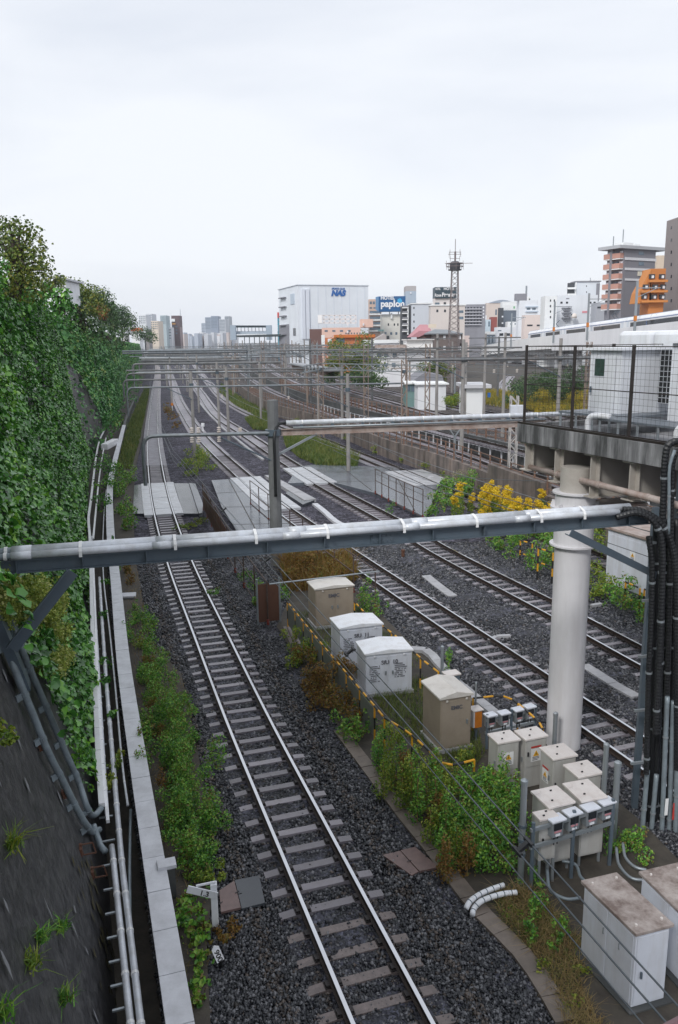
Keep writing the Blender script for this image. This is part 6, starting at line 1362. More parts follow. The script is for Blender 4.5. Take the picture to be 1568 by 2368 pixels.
# maroon handrail of the bridge the photo is taken from
a = Q(1500, 2466, .95); b_ = Q(1640, 2390, .98)
t = thing('bridge_handrail', 'maroon handrail of the footbridge in the bottom right corner', 'handrail', tuple(a)); mb = MB(); d = (b_ - a); mb.bar(a - d * .2, b_ + d, .05, .07); mb.build('rail', m_purple, t, bevel=.012)
mb = MB(); mb.bar(b_ + d - V((0, 0, .03)), b_ + d - V((0, 0, 1.2)), .05); mb.build('baluster', m_purple, t)
# ------------------------------------------------------------------ the town behind
K1 = 2713 / 1568.0
def zmap(ox, oy, k): return lambda x, y: ((ox + x / k) / K1, (oy + y / k) / K1)
ZA, ZB, ZC, ZD, ZE = zmap(1050, 900, 1.96), zmap(1850, 850, 1.817), zmap(450, 1150, 2.24), zmap(1450, 1050, 2.24), zmap(0, 800, 1.742)
_cm = {}
def wm(c, dirt=.12):
    c = tuple(min(.88, q * 1.24) for q in c) if max(c) > .3 else tuple(c)
    if c not in _cm: _cm[c] = mat('wall_paint_%d' % len(_cm), c, .7, .05, .15, dirt=tuple(q * .72 for q in c), dscale=.25, damt=dirt, streak=True)
    return _cm[c]
class Bld:
    def __init__(s, name, label, M, x0, x1, yt, Y, m, dep=12, dY=0, z0=None, left=None, cat='building', roof=None, par=.6, group=None, yb=None):
        z0 = zB - .3 if z0 is None else z0
        if M(x0, yt)[0] > 960: dep = min(dep, 5)
        a = V(Q(*M(x0, yt), Y)); b_ = V(Q(*M(x1, yt), Y + dY)); zt = a.z; s.zt = zt
        if yb is not None: z0 = Q(*M(x0, yb), Y).z
        s.a = V((a.x, a.y, z0)); s.ex = V((b_.x - a.x, b_.y - a.y, 0)); s.w = s.ex.length; s.ex.normalize(); s.ey = V((-s.ex.y, s.ex.x, 0)); s.M = M; s.z0 = z0; s.dep = dep
        s.t = thing(name, label, cat, tuple(s.a), group=group)
        mb = MB(); mb.obox(s.a, s.ex * s.w, s.ey * dep, (0, 0, zt - z0)); mb.build('wall', m, s.t)
        if roof is not None:
            mb = MB(); o = s.a - s.ex * .3 - s.ey * .3; mb.obox(V((o.x, o.y, zt + .003)), s.ex * (s.w + .6), s.ey * (dep + .6), (0, 0, par)); mb.build('roof', roof, s.t)
    def pt(s, x, y, off=0.): return onp(*s.M(x, y), s.a - s.ey * off, s.ey)
    def rect(s, name, x0, y0, x1, y1, m, th=.12, sub=None):
        p, q = s.pt(x0, y1), s.pt(x1, y0); mb = MB(); w_ = (q - p).dot(s.ex)
        mb.obox(p - s.ey * th, s.ex * w_, s.ey * (th - .004), (0, 0, q.z - p.z)); return mb.build(name, m, sub or s.t)
    def grid(s, xs, ys, w_, h_, m, name='window', th=.06):
        for x in xs:
            for y in ys: s.rect(name, x - w_ / 2, y - h_ / 2, x + w_ / 2, y + h_ / 2, m, th)
    def side(s, name, v0, v1, z0, z1, m, th=.12, right=False):
        mb = MB(); o = s.a + s.ey * v0 + (s.ex * (s.w + .004) if right else -s.ex * th); mb.obox(V((o.x, o.y, z0)), s.ex * (th - .004), s.ey * (v1 - v0), (0, 0, z1 - z0)); return mb.build(name, m, s.t)
    def roofbox(s, name, x0, x1, yt, m, d0=.2, d1=.7):
        p, q = s.pt(x0, yt), s.pt(x1, yt); zt = p.z; u = (p - s.a).dot(s.ex); w_ = (q - p).dot(s.ex); o = s.a + s.ex * u + s.ey * s.dep * d0; mb = MB()
        mb.obox(V((o.x, o.y, s.zt + .01)), s.ex * w_, s.ey * s.dep * (d1 - d0), (0, 0, max(.3, zt - s.zt))); return mb.build(name, m, s.t)
    def mast(s, x, yt, r=.12):
        p = s.pt(x, yt); mb = MB(); o = V((p.x, p.y, 0)) + s.ey * s.dep * .4; mb.cyl(V((o.x, o.y, s.zt)), V((o.x, o.y, p.z)), r, 6); mb.build('antenna', m_steel, s.t)
WHT, OFF, BLU = wm((.70, .72, .76)), wm((.56, .55, .55)), wm((.42, .48, .55)); BEI, PNK, GRY, DGR = wm((.55, .49, .44)), wm((.62, .44, .37)), wm((.26, .26, .29)), wm((.06, .065, .075))
# sports club
Bn = Bld('sports_club', 'huge windowless pale building with blue sports club lettering', ZA, 275, 830, 470, 280, wm((.64, .67, .73), .04), 26, dY=8, roof=wm((.62, .65, .7)), par=.2)
ex, ey = Bn.ex, Z
m_blue = mat('sign_blue', (.02, .13, .42), .5, .05)
o = Bn.pt(543, 505, .15); h_ = (Bn.pt(543, 489) - Bn.pt(543, 505)).z; text('lettering', 'SPORTS CLUB', o, ex, ey, h_ * 1.25, m_blue, Bn.t, .05, bold=.02, sx=.92)
o = Bn.pt(540, 553, .15); h_ = (Bn.pt(540, 512) - Bn.pt(540, 553)).z; text('lettering', 'NAS', o, ex, ey, h_ * 1.42, m_blue, Bn.t, .05, bold=.17, sx=1.05, shear=.25)
for x0, x1 in ((313, 330), (344, 363)): Bn.rect('pilaster', x0, 503, x1, 893, wm((.60, .63, .69)), .5)
Bn.rect('window', 243, 690, 268, 722, DGR) if False else None
for z in np.arange(6, 28, 3.2): Bn.side('stair_landing', 15, 23, float(z), float(z) + .35, GRY, 1.0)
Bn.side('panel', 4, 9, Bn.zt - 6, Bn.zt - 2.5, BLU, .2); Bn.side('grey_band', 12, 26, 2, 16, GRY, .3); Bn.side('window', 3.5, 6.5, 12, 14.5, m_glass_d, .15)
for k in range(9): mb = MB(); o = Bn.a + Bn.ex * (Bn.w * (k + .5) / 9); mb.obox(V((o.x, o.y, 6)) - Bn.ey * .1, Bn.ex * .07, Bn.ey * .096, (0, 0, Bn.zt - 6.2)); mb.build('panel_joint', wm((.58, .61, .67)), Bn.t)
# teal tower with red sign
Bt = Bld('sign_tower', 'slim teal building with a red sign box on top, left of the sports club', ZA, 118, 186, 727, 330, wm((.06, .27, .36)), 10); m_rs = mat('sign_red', (.62, .07, .06), .5, .08)
p, q = Bt.pt(118, 727), Bt.pt(186, 684); mb = MB(); mb.obox(p - Bt.ey * .3, Bt.ex * (q - p).dot(Bt.ex), Bt.ey * 4, (0, 0, q.z - p.z)); sg = mb.build('sign', m_rs, Bt.t); text('lettering', 'R', Bt.pt(136, 722, .34), Bt.ex, Z, (q.z - p.z) * 1.1, m_letter_w, sg, .05, bold=.15, sx=1.25); Bt.grid((135, 168), (760, 835), 18, 20, m_glass_b)
# salmon and orange buildings
Bs = Bld('shop_building', 'low salmon pink building with a taller block at its right end', ZA, 465, 770, 806, 215, PNK, 14, roof=None); Bs.roofbox('tower_block', 770, 868, 738, PNK, .0, .6); Bs.side('brown_side', 0, 13.5, 2, Bs.zt - .3, wm((.16, .09, .08)), 3.2); Bs.grid((500, 560, 620, 680), (830,), 24, 14, m_glass_b); Bs.grid((668, 792), (838, 780), 12, 18, m_white, 'air_unit', .5)
Bo = Bld('shop_building', 'bright orange building with a thick orange roof band in front of the salmon one', ZA, 490, 880, 884, 200, wm((.50, .17, .07)), 10); m_or = mat('orange_band', (.60, .16, .03), .5, .08); p = Bo.a; mb = MB(); o = Bo.pt(560, 884); q = Bo.pt(884, 857); mb.obox(o - Bo.ey * .8, Bo.ex * (q - o).dot(Bo.ex), Bo.ey * 9, (0, 0, q.z - o.z)); mb.build('roof_band', m_or, Bo.t); Bo.rect('window', 513, 890, 545, 930, m_white); Bo.rect('window', 580, 888, 645, 922, m_glass_b); Bo.rect('white_strip', 463, 862, 489, 945, WHT, .2); Bo.rect('dark_gate', 575, 950, 640, 975, DGR); Bo.grid([655 + 22 * k for k in range(7)], (849,), 10, 12, m_steel_d, 'roof_vent', .4)
b = Bld('billboard_frame', 'white lattice billboard frame with a small painted panel, seen from behind', ZA, 436, 735, 770, 230, WHT, .4, cat='billboard', yb=772); 
for x in range(440, 740, 42):
    mb = MB(); p, q = b.pt(x, 770, .2), b.pt(x, 706, .2); mb.bar(p, q, .25); r_ = b.pt(min(735, x + 42), 706, .2); mb.bar(p, r_, .12); mb.build('strut', OFF, b.t)
for y in (708, 738, 768): mb = MB(); mb.bar(b.pt(436, y, .2), b.pt(735, y, .2), .25); mb.build('rail', OFF, b.t)
b.rect('panel', 436, 706, 466, 770, WHT, .5)
# hotel with blue billboard
b = Bld('apartment_block', 'tan block with purple tinted windows between sports club and blue sign', ZA, 833, 915, 582, 345, wm((.50, .36, .29)), 14); b.grid((850, 874), (610,), 18, 22, m_glass_b); b.grid((850, 880), (650,), 20, 12, m_glass_b)
b = Bld('apartment_block', 'pinkish block with balcony bands below the blue hotel sign', ZA, 836, 935, 672, 318, wm((.45, .34, .30)), 12); 
for y in (680, 725, 768, 810): b.rect('balcony', 838, y + 14, 932, y + 26, WHT, .8); b.rect('window', 842, y - 8, 925, y + 12, m_glass_b)
Bp = Bld('hotel_building', 'cream hotel block carrying the big blue billboard', ZA, 938, 1100, 700, 306, wm((.60, .58, .53)), 16); Bp.grid((988, 1035, 1062), (780,), 10, 18, m_glass_d); Bp.rect('awning', 905, 820, 950, 833, wm((.25, .42, .40)), 1.2); Bp.rect('pipe', 1005, 690, 1018, 735, WHT, .8); Bp.grid((965, 1010, 1050), (850,), 16, 20, m_glass_b)
t = thing('hotel_billboard', 'big blue rooftop billboard with white hotel lettering', 'billboard', tuple(Bp.pt(905, 690))); m_bb = mat('billboard_blue', (.008, .10, .27), .45, .06)
o = Bp.pt(912, 679, 2.); q = Bp.pt(1122, 557, 2.); mb = MB(); mb.obox(o, Bp.ex * (q - o).dot(Bp.ex), Bp.ey * 5, (0, 0, q.z - o.z)); mb.build('panel', m_bb, t); 
mb = MB(); o2 = Bp.pt(893, 660, 2.); mb.prism([o, o2 + Bp.ey * 5, o2 + Bp.ey * 5 + V((0, 0, (q.z - o.z) * .85)), o + V((0, 0, q.z - o.z))], Bp.ex * .0 + Bp.ey * .3); mb.build('side_panel', wm((.12, .25, .42)), t)
u_ = (Bp.pt(0, 557) - Bp.pt(0, 679)).z / 122.
text('lettering', 'HOTEL', Bp.pt(927, 584, 2.06), Bp.ex, Z, 27 * u_ * 1.36, m_letter_w, t, .05, bold=.06, sx=.98)
text('lettering', 'papIon', Bp.pt(927, 641, 2.06), Bp.ex, Z, 60 * u_ * 1.18, m_letter_w, t, .05, bold=.12, sx=1.0)
m_lb = mat('billboard_light_blue', (.05, .42, .75), .5, .05); mb = MB(); c = Bp.pt(1075, 598, 2.12)
for ax, az, w_, h_ in ((-9, 4, 8, 16), (4, 12, 7, 14), (13, 2, 8, 14), (2, -6, 5, 10)):
    k = [c + Bp.ex * ((ax + w_ * math.cos(a)) * u_) + Z * ((az + h_ * math.sin(a)) * u_) for a in np.linspace(0, 6.28, 12)[:-1]]; mb.prism(k, Bp.ey * (-.05 - .01 * ax / 13))
mb.build('emblem', m_lb, t)
for x in (930, 1000, 1070): mb = MB(); p = Bp.pt(x, 700, 1.); mb.bar(p + Bp.ey * 2, Bp.pt(x, 670, 1.) + Bp.ey * 2, .3); mb.build('leg', m_steel, t)
b = Bld('stair_tower', 'slim blue-grey tower with a brownish top, right of the blue billboard', ZA, 1124, 1206, 519, 330, wm((.33, .39, .46)), 9); b.roofbox('top_block', 1124, 1206, 478, wm((.36, .34, .34)), 0, 1); b.rect('dish', 1158, 526, 1168, 540, m_white, .4)
b = Bld('apartment_block', 'pale grey block with a dark open stair strip on its left side', ZA, 1170, 1322, 620, 260, wm((.52, .55, .60), .05), 14, roof=WHT, par=.3); b.grid((1188,), (650, 703, 757, 808), 9, 16, m_glass_d); 
b2 = Bld('stair_block', 'dark open stairwell with white landings beside the pale grey block', ZA, 1096, 1166, 634, 262, DGR, 8); 
for y in (645, 690, 737, 783, 830): b2.rect('landing', 1094, y, 1140, y + 8, WHT, 1.0); b2.rect('railing', 1098, y - 14, 1138, y - 1, GRY, .9)
b2.rect('white_pier', 1133, 640, 1146, 860, WHT, .6)
# second hotel
b = Bld('hotel_building', 'beige wide hotel block behind the lattice tower', ZD, 612, 920, 388, 250, wm((.58, .53, .50)), 16, roof=WHT, par=.35); b.grid((671, 740), (433,), 18, 24, m_glass_d); b.grid((885,), (440, 496), 40, 24, m_glass_b); b.roofbox('upper_storey', 640, 848, 322, wm((.58, .54, .52)), .05, .6); 
t = thing('hotel_sign', 'dark slate rooftop sign with white hotel lettering behind the lattice tower', 'billboard', tuple(b.pt(650, 322))); m_sl = mat('sign_slate', (.035, .065, .085), .5, .1)
o = b.pt(650, 318, .4); q = b.pt(845, 218, .4); mb = MB(); mb.obox(o, b.ex * (q - o).dot(b.ex), b.ey * 6, (0, 0, q.z - o.z)); mb.build('panel', m_sl, t); u_ = (q.z - o.z) / 100.
text('lettering', 'HOTEL', b.pt(728, 246, .46), b.ex, Z, 24 * u_ * 1.4, m_letter_w, t, .04, bold=.03); text('lettering', 'HOTEL', b.pt(654, 246, .46), b.ex, Z, 20 * u_ * 1.4, m_letter_w, t, .04, bold=.02, sx=.55)
text('lettering', 'Rose', b.pt(648, 305, .46), b.ex, Z, 30 * u_ * 1.3, m_letter_w, t, .04, bold=.03, sx=.8); text('lettering', 'Prestige', b.pt(712, 305, .46), b.ex, Z, 40 * u_ * 1.3, m_letter_w, t, .04, bold=.05, sx=.85)
b.rect('window', 650, 358, 690, 378, m_glass_b); b.rect('window', 728, 355, 748, 378, m_glass_d)
# houses in front
b = Bld('house', 'brown clad house with grey hipped roof right of the white eaved building', ZD, 640, 898, 632, 170, wm((.17, .135, .125)), 14); b.grid((735, 872), (670, 765), 22, 34, m_white); b.rect('balcony', 850, 690, 900, 725, wm((.12, .10, .10)), 1.0); b.grid((690, 700), (760,), 8, 14, m_glass_d)
a, c_ = b.pt(600, 632, .6), b.pt(902, 632, .6); mb = MB(); r_ = V((0, 0, (b.pt(0, 595) - b.pt(0, 632)).z)); mb.add([a, c_, c_ + b.ey * 15, a + b.ey * 15, a + b.ex * 2 + b.ey * 7 + r_, c_ - b.ex * 2.5 + b.ey * 7 + r_, a - V((0, 0, .25)), c_ - V((0, 0, .25)), c_ + b.ey * 15 - V((0, 0, .25)), a + b.ey * 15 - V((0, 0, .25))], [(0, 1, 5, 4), (1, 2, 5), (2, 3, 4, 5), (3, 0, 4), (9, 8, 7, 6), (0, 6, 7, 1), (1, 7, 8, 2), (2, 8, 9, 3), (3, 9, 6, 0)]); mb.build('roof', wm((.25, .27, .29)), b.t)
b = Bld('house', 'small house with brown wall and pinkish red roof', ZD, 507, 622, 615, 180, wm((.20, .115, .10)), 8); a = b.pt(440, 670, .3); mb = MB(); mb.add([b.pt(430, 668, .4), b.pt(508, 612, .4), b.pt(530, 552, .4) + b.ey * 4, b.pt(600, 552, .4) + b.ey * 4, b.pt(622, 613, .4), b.pt(508, 668, .4), b.pt(430, 668, .4) + b.ey * 9, b.pt(622, 613, .4) + b.ey * 9], [(0, 5, 1), (1, 4, 3, 2), (0, 1, 2, 6), (4, 7, 3), (3, 7, 6, 2), (0, 6, 7, 4, 1, 5)]); mb.build('roof', wm((.42, .20, .22)), b.t); b.rect('cream_gable', 590, 552, 662, 585, wm((.58, .50, .40)), .1)
b = Bld('white_building', 'long white two-storey building with projecting eaves facing the rail yard', ZD, 118, 640, 795, 140, wm((.66, .66, .68), .2), 12); o = b.pt(96, 788, 1.0); q = b.pt(672, 770, 1.0); mb = MB(); mb.obox(o, b.ex * (q - o).dot(b.ex), b.ey * 14, (0, 0, q.z - o.z)); mb.build('eaves', wm((.58, .56, .55)), b.t); b.roofbox('penthouse', 400, 632, 697, wm((.62, .61, .60)), .02, .7); o = b.pt(388, 696, .4); q = b.pt(646, 684, .4); mb = MB(); mb.obox(o, b.ex * (q - o).dot(b.ex), b.ey * 9, (0, 0, q.z - o.z)); mb.build('penthouse_roof', wm((.60, .57, .55)), b.t)
b.grid((150, 213, 290), (822,), 40, 50, m_glass_b); b.rect('grey_strip', 118, 880, 330, 955, OFF, .05); b.grid((140, 215, 280), (918,), 34, 34, m_glass_b); b.rect('roof_fence', 112, 735, 392, 766, m_rust_pale, .1)
b.grid((400, 520, 590), (900,), 30, 26, m_white, 'shutter')
for x0, x1, y0, lab, c in ((0, 330, 690, 'long low grey building with pale roof rail left of the white eaved one', (.42, .42, .45)),): b = Bld('low_building', lab, ZD, x0, x1, y0 + 35, 165, wm(c), 10); b.rect('roof_rail', x0, y0, x1, y0 + 34, WHT, .1); b.grid((40, 110, 180), (760,), 40, 22, m_glass_d)
b = Bld('grey_house', 'grey gabled house roof just above the long low grey building', ZD, 120, 250, 690, 185, wm((.38, .35, .34)), 10); mb = MB(); mb.prism([b.pt(100, 692, .4), b.pt(262, 692, .4), b.pt(200, 636, .4)], b.ey * 9); mb.build('roof', wm((.36, .33, .32)), b.t); b.rect('window', 215, 655, 240, 685, m_glass_d, .5)
b = Bld('shed', 'white flat container shed beside the farthest upper track', ZD, 496, 750, 1096, 92, wm((.66, .67, .69)), 6, roof=WHT, par=.15); b.rect('door', 560, 1120, 590, 1200, WHT, .08); b.grid((580,), (1135,), 10, 30, GRY)
b = Bld('shed', 'white gabled shed with dark roof behind the container shed', ZD, 478, 710, 1062, 104, WHT, 8); mb = MB(); mb.prism([b.pt(440, 1066, .4), b.pt(730, 1066, .4), b.pt(715, 1010, .4), b.pt(560, 985, .4)], b.ey * 9); mb.build('roof', GRY, b.t)
b = Bld('glass_shelter', 'low greenish glass shelter left of the container shed', ZD, 388, 480, 1090, 96, wm((.18, .30, .29)), 4, roof=WHT, par=.2); b.grid((412, 455), (1130,), 34, 50, m_glass_b)
b = Bld('shed', 'small white shed with blue barrel beside it, right of the lattice tower', ZD, 935, 1085, 1130, 84, WHT, 5); mb = MB(); o = b.pt(915, 1128, .5); mb.obox(o, b.ex * (b.w * 1.6), b.ey * 6, (0, 0, .35)); mb.build('roof', wm((.5, .5, .52)), b.t); b.rect('barrel', 1120, 1165, 1140, 1205, m_blue, .5)
# middle right blocks
b = Bld('apartment_block', 'grey apartment slab with many balcony rows, centre right skyline', ZD, 876, 1105, 376, 330, wm((.27, .27, .30)), 14)
for y in (412, 440, 468, 496, 524, 552): b.rect('balcony', 880, y, 1065, y + 10, wm((.42, .42, .45)), .9); b.grid(list(range(892, 1065, 28)), (y - 7,), 16, 11, m_glass_d)
b.grid((1085,), (400, 430, 460, 490), 12, 14, m_white)
b = Bld('hall', 'beige block with a low curved grey roof', ZD, 1116, 1360, 362, 420, wm((.58, .50, .45)), 14); mb = MB(); pr_ = [b.pt(1140 + 22.5 * k, 362 - 28 * math.sin(math.pi * k / 10), .3) for k in range(11)]; mb.prism(pr_, b.ey * 14); mb.build('roof', wm((.30, .34, .40)), b.t); b.rect('window', 1190, 420, 1205, 470, m_glass_b)
b = Bld('white_building', 'white block with small round signs above the slate blue block', ZD, 1256, 1452, 350, 380, WHT, 12); b.rect('panel', 1268, 375, 1320, 425, wm((.7, .72, .74)), .2); b.rect('panel', 1330, 378, 1390, 428, wm((.7, .72, .74)), .2); b.rect('sign_mark', 1352, 392, 1366, 412, wm((.15, .4, .2)), .26); b.grid((1435,), (400, 440, 500), 14, 18, m_glass_b)
b = Bld('office_block', 'slate blue square block with a black edge strip', ZD, 1265, 1412, 430, 362, wm((.12, .145, .18)), 10); b.rect('black_strip', 1210, 406, 1264, 577, DGR, .4); b.rect('lamp', 1246, 478, 1260, 492, m_white, .6); b.rect('lamp', 1246, 536, 1260, 550, m_white, .6)
b = Bld('low_building', 'brick red small block left of the slate blue one', ZD, 1156, 1208, 488, 360, wm((.30, .075, .06)), 8)
b = Bld('low_building', 'small white rooftop block in front of the slate blue one', ZD, 1302, 1402, 530, 355, WHT, 8); b.grid((1330, 1370), (550,), 14, 10, m_glass_b)
b = Bld('low_building', 'pale blue glass fronted low block left of the brick red one', ZD, 1048, 1150, 512, 360, wm((.45, .52, .57)), 8); b.grid((1070, 1095, 1135), (550,), 16, 46, m_glass_b); b.roofbox('tank', 1066, 1112, 475, m_white, 0, .6)
b = Bld('low_building', 'white low house with dark windows below the slate block', ZD, 1202, 1420, 580, 345, wm((.66, .67, .7)), 8); b.grid((1245, 1305), (645,), 36, 24, m_glass_d); b.grid((1230,), (610,), 30, 10, m_glass_b)
b = Bld('station_hall', 'pale glass hall with arched roof left of the viaduct', ZD, 940, 1070, 610, 352, wm((.40, .44, .48)), 10); mb = MB(); mb.prism([b.pt(938 + 13.4 * k, 611 - 36 * math.sin(math.pi * k / 10), .3) for k in range(11)], b.ey * 10); mb.build('roof', wm((.55, .58, .62)), b.t); b.grid((960, 985, 1010, 1035), (690,), 14, 90, m_glass_b)
b = Bld('low_building', 'pinkish wall block between brown house and arched hall', ZD, 898, 960, 655, 300, wm((.55, .45, .42)), 6)
b = Bld('glass_building', 'bluish glazed block under the arched hall', ZD, 960, 1200, 640, 348, wm((.33, .38, .43)), 6); b.grid(list(range(985, 1190, 30)), (690,), 16, 60, m_glass_b); b.rect('white_band', 960, 618, 1200, 648, WHT, .6)
b = Bld('white_building', 'white stepped block with dark rooftop room, right centre skyline', ZB, 415, 550, 640, 320, wm((.64, .66, .69)), 12); b.roofbox('roof_room', 388, 470, 590, GRY, 0, .5); b.roofbox('roof_box', 470, 492, 612, WHT, 0, .4); b.mast(475, 530, .35); b.grid((488,), (630,), 10, 10, m_glass_d); b.rect('blue_band', 458, 680, 550, 690, BLU, .5); b.rect('blue_band', 458, 715, 550, 725, BLU, .5); b.grid((480, 520), (700,), 26, 14, m_glass_b)
b = Bld('low_building', 'pale pink small block left of the viaduct train', ZB, 455, 598, 745, 300, wm((.62, .53, .49)), 8); b.grid((490, 560), (820,), 40, 12, m_glass_d)
b = Bld('white_building', 'tall white slab with a column of small windows', ZB, 603, 690, 608, 232, WHT, 12); b.grid((640, 668), (640, 680, 720, 760), 9, 16, m_glass_d)
b = Bld('white_building', 'long white block with outside stairs and roof clutter', ZB, 692, 985, 602, 240, wm((.62, .64, .67)), 12)
for k in range(6): b.rect('stair_flight', 720 + (k % 2) * 14, 690 + k * 18, 790 - (k % 2) * 10, 696 + k * 18, GRY, .9)
b.grid((765,), (625,), 24, 8, GRY); b.rect('sign_mark', 870, 715, 915, 730, wm((.6, .25, .28)), .1); b.grid((720, 760, 930, 960), (655,), 16, 14, m_glass_d); b.grid((800, 940), (745,), 20, 18, m_glass_b)
t = thing('water_tank', 'cream dome shaped water tank on the long white block', 'tank', tuple(b.pt(812, 765, 1.5))); mb = MB(); rr = (b.pt(832, 0) - b.pt(792, 0)).length / 2; mb.lathe(b.pt(812, 768, 1.8), [(rr * .9, 0), (rr, rr * .7), (rr * .85, rr * 1.3), (rr * .5, rr * 1.65), (.1, rr * 1.8)], 14); mb.build('tank', wm((.66, .60, .55)), t, smooth=True)
b = Bld('white_building', 'upper white block with dark corner balconies, left of the salmon balconied flats', ZB, 828, 1000, 505, 250, wm((.60, .63, .67)), 14, roof=GRY, par=.3); b.rect('balcony_stack', 760, 512, 815, 600, DGR, .3)
for y in (545, 590): b.rect('balcony', 758, y, 818, y + 14, WHT, 1.2)
b.rect('white_edge', 816, 508, 828, 600, WHT, .5); b.grid((902,), (535, 578), 6, 10, m_glass_d); b.rect('stair_strip', 968, 515, 998, 640, GRY, .3); b.roofbox('roof_box', 950, 975, 488, WHT)
b.mast(945, 470, .1)
# flats with salmon balconies
b = Bld('apartment_tower', 'grey apartment tower with salmon balconies and white floor bands', ZB, 1180, 1408, 262, 190, wm((.235, .23, .255)), 18, dY=5); 
for y in (337, 411, 487): b.rect('floor_band', 1180, y, 1406, y + 7, wm((.6, .6, .62)), .15)
b.grid((1300,), (295, 372), 38, 24, m_glass_b); b.rect('window', 1272, 430, 1320, 460, wm((.6, .56, .46)), .15); b.grid((1285,), (520,), 34, 24, m_glass_d)
m_sal = wm((.46, .25, .20)); zt = b.zt; fh = (b.pt(1180, 262) - b.pt(1180, 337)).z
for k in range(6):
    z1 = zt - fh * k - .35; o = b.a
    if k < 6:
        s_ = b.side('balcony', 0.2, 2.6, z1 - fh * .76, z1 - fh * .26, m_sal, 1.2); s_ = b.side('balcony', 2.8, 5., z1 - fh * .76, z1 - fh * .26, m_sal, 1.2); b.side('balcony_floor', .2, 5., z1 - fh * .86, z1 - fh * .775, WHT, 1.2)
        for v_ in (.4, 1.5, 3, 4.1): b.side('window', v_, v_ + .8, z1 - fh * .34, z1 - .1, m_glass_b if int(v_) % 2 else m_white, .15)
mb = MB(); o = b.a - b.ex * 2.2 - b.ey * .6; mb.obox(V((o.x, o.y, zt + .003)), b.ex * (b.w + 5.5), b.ey * 6.5, (0, 0, .7)); mb.build('roof', wm((.40, .41, .43)), b.t); b.roofbox('roof_room', 1182, 1258, 215, WHT, .1, .6); b.roofbox('tank', 1268, 1305, 228, WHT, .1, .5); b.mast(1222, 115); b.mast(1150, 165)
mb = MB(); mb.bar(b.a - b.ex * 1.3 + b.ey * 2.7, V((b.a.x, b.a.y, zt)) - b.ex * 1.3 + b.ey * 2.7, .4); mb.build('pier', GRY, b.t)
# orange stepped flats
b = Bld('stepped_flats', 'orange flats with a slanting terraced left side', ZB, 1372, 1480, 408, 172, wm((.46, .165, .04)), 14); m_o2 = wm((.50, .19, .045))
mb = MB(); pts = [b.pt(1372, 409), b.pt(1372, 660), b.pt(1262, 660), b.pt(1280, 585)]; mb.prism(pts, b.ey * 4); mb.build('terraces', m_o2, b.t)
for y, xs in ((465, (1375, 1448)), (540, (1330, 1398, 1455)), (612, (1320, 1390, 1450))): b.rect('band', 1290 if y > 500 else 1345, y + 26, 1478, y + 44, m_o2, 1.2); b.grid(xs, (y,), 44, 34, m_glass_d, th=.3); b.grid([x + 4 for x in xs], (y + 3,), 18, 20, m_white, 'window_frame', .4)
b = Bld('tan_building', 'plain tan building peeking out between the two tall blocks', ZB, 1416, 1490, 312, 235, wm((.55, .45, .35)), 12)
b = Bld('taupe_tower', 'taupe tower cut by the right picture edge with a column of slit windows', ZB, 1486, 1760, 62, 185, wm((.285, .25, .245), .05), 16, dY=-18); b.grid((1519,), (110, 200, 288, 378, 465, 553, 640), 9, 24, m_glass_d)
b = Bld('low_building', 'long low grey building behind the viaduct train', ZB, 978, 1530, 655, 225, wm((.34, .35, .38)), 10); b.grid((1010, 1060), (690,), 60, 14, m_glass_d); b.grid((1190,), (715,), 70, 16, DGR); b.rect('pale_wall', 1045, 655, 1100, 740, WHT, .3); b.roofbox('roof_shed', 1120, 1300, 628, GRY, .2, .7); b.grid((1240, 1420), (690,), 60, 16, m_glass_d)
for x, y, r in ((1147, 592, 14), (1198, 567, 11)):
    p = b.pt(x, y, 2.); t = thing('satellite_dish', 'white satellite dish on the long low building, %s one' % ('larger lower' if r > 12 else 'smaller upper'), 'dish', (p.x, p.y, b.zt)); rr = r / 1.817 / K1 * b.a.y / FP; mb = MB(); k = [p + b.ex * (rr * math.cos(a)) + Z * (rr * math.sin(a)) for a in np.linspace(0, 6.28, 15)[:-1]]; mb.prism(k, b.ey * .15); mb.build('dish', m_white, t); mb = MB(); mb.bar(p + b.ey * .2, V((p.x, p.y, b.zt)) + b.ey * .2, .12); mb.build('mast', m_steel, t)

# ------------------------------------------------------------------ viaduct and train
vp = [ZB(140, 972) + (330,), ZB(185, 962) + (300,), ZB(420, 922) + (252,), ZB(650, 893) + (217,), ZB(1000, 856) + (181,), ZB(1300, 822) + (158,), ZB(1568, 790) + (143,), ZB(2000, 738) + (118,)]
VP_ = smooth_path([Q(x, y, Y) for x, y, Y in vp], 2.0)
def cut(path, n0, n1): return path[n0:n1 + 1]
iS = min(range(len(VP_)), key=lambda i: abs(pr(VP_[i])[0] - ZB(650, 0)[0]))
prof = [(0, 0), (0, -3.5), (-9, -3.5), (-9, 0), (-8.7, 0), (-8.7, -1.5), (-.3, -1.5), (-.3, 0)]
t = thing('viaduct', 'curving pale railway viaduct rising to the right behind the deck', 'viaduct', tuple(VP_[iS]))
mb = MB(); mb.sweep(cut(VP_, 0, iS), prof); mb.build('steel_span', wm((.72, .73, .77), .1), t); mb = MB(); mb.sweep(cut(VP_, iS, len(VP_) - 1), [(a + .12 if a == 0 else a, b_ - (.6 if b_ < -2 else 0)) for a, b_ in prof]); mb.build('concrete_span', wm((.69, .69, .73), .3), t)
mb = MB(); mb.sweep(cut(VP_, 0, iS), [(-1.2, -3.51), (-1.2, -4.9), (-7.8, -4.9), (-7.8, -3.51)]); mb.build('under_girder', wm((.30, .31, .32)), t)
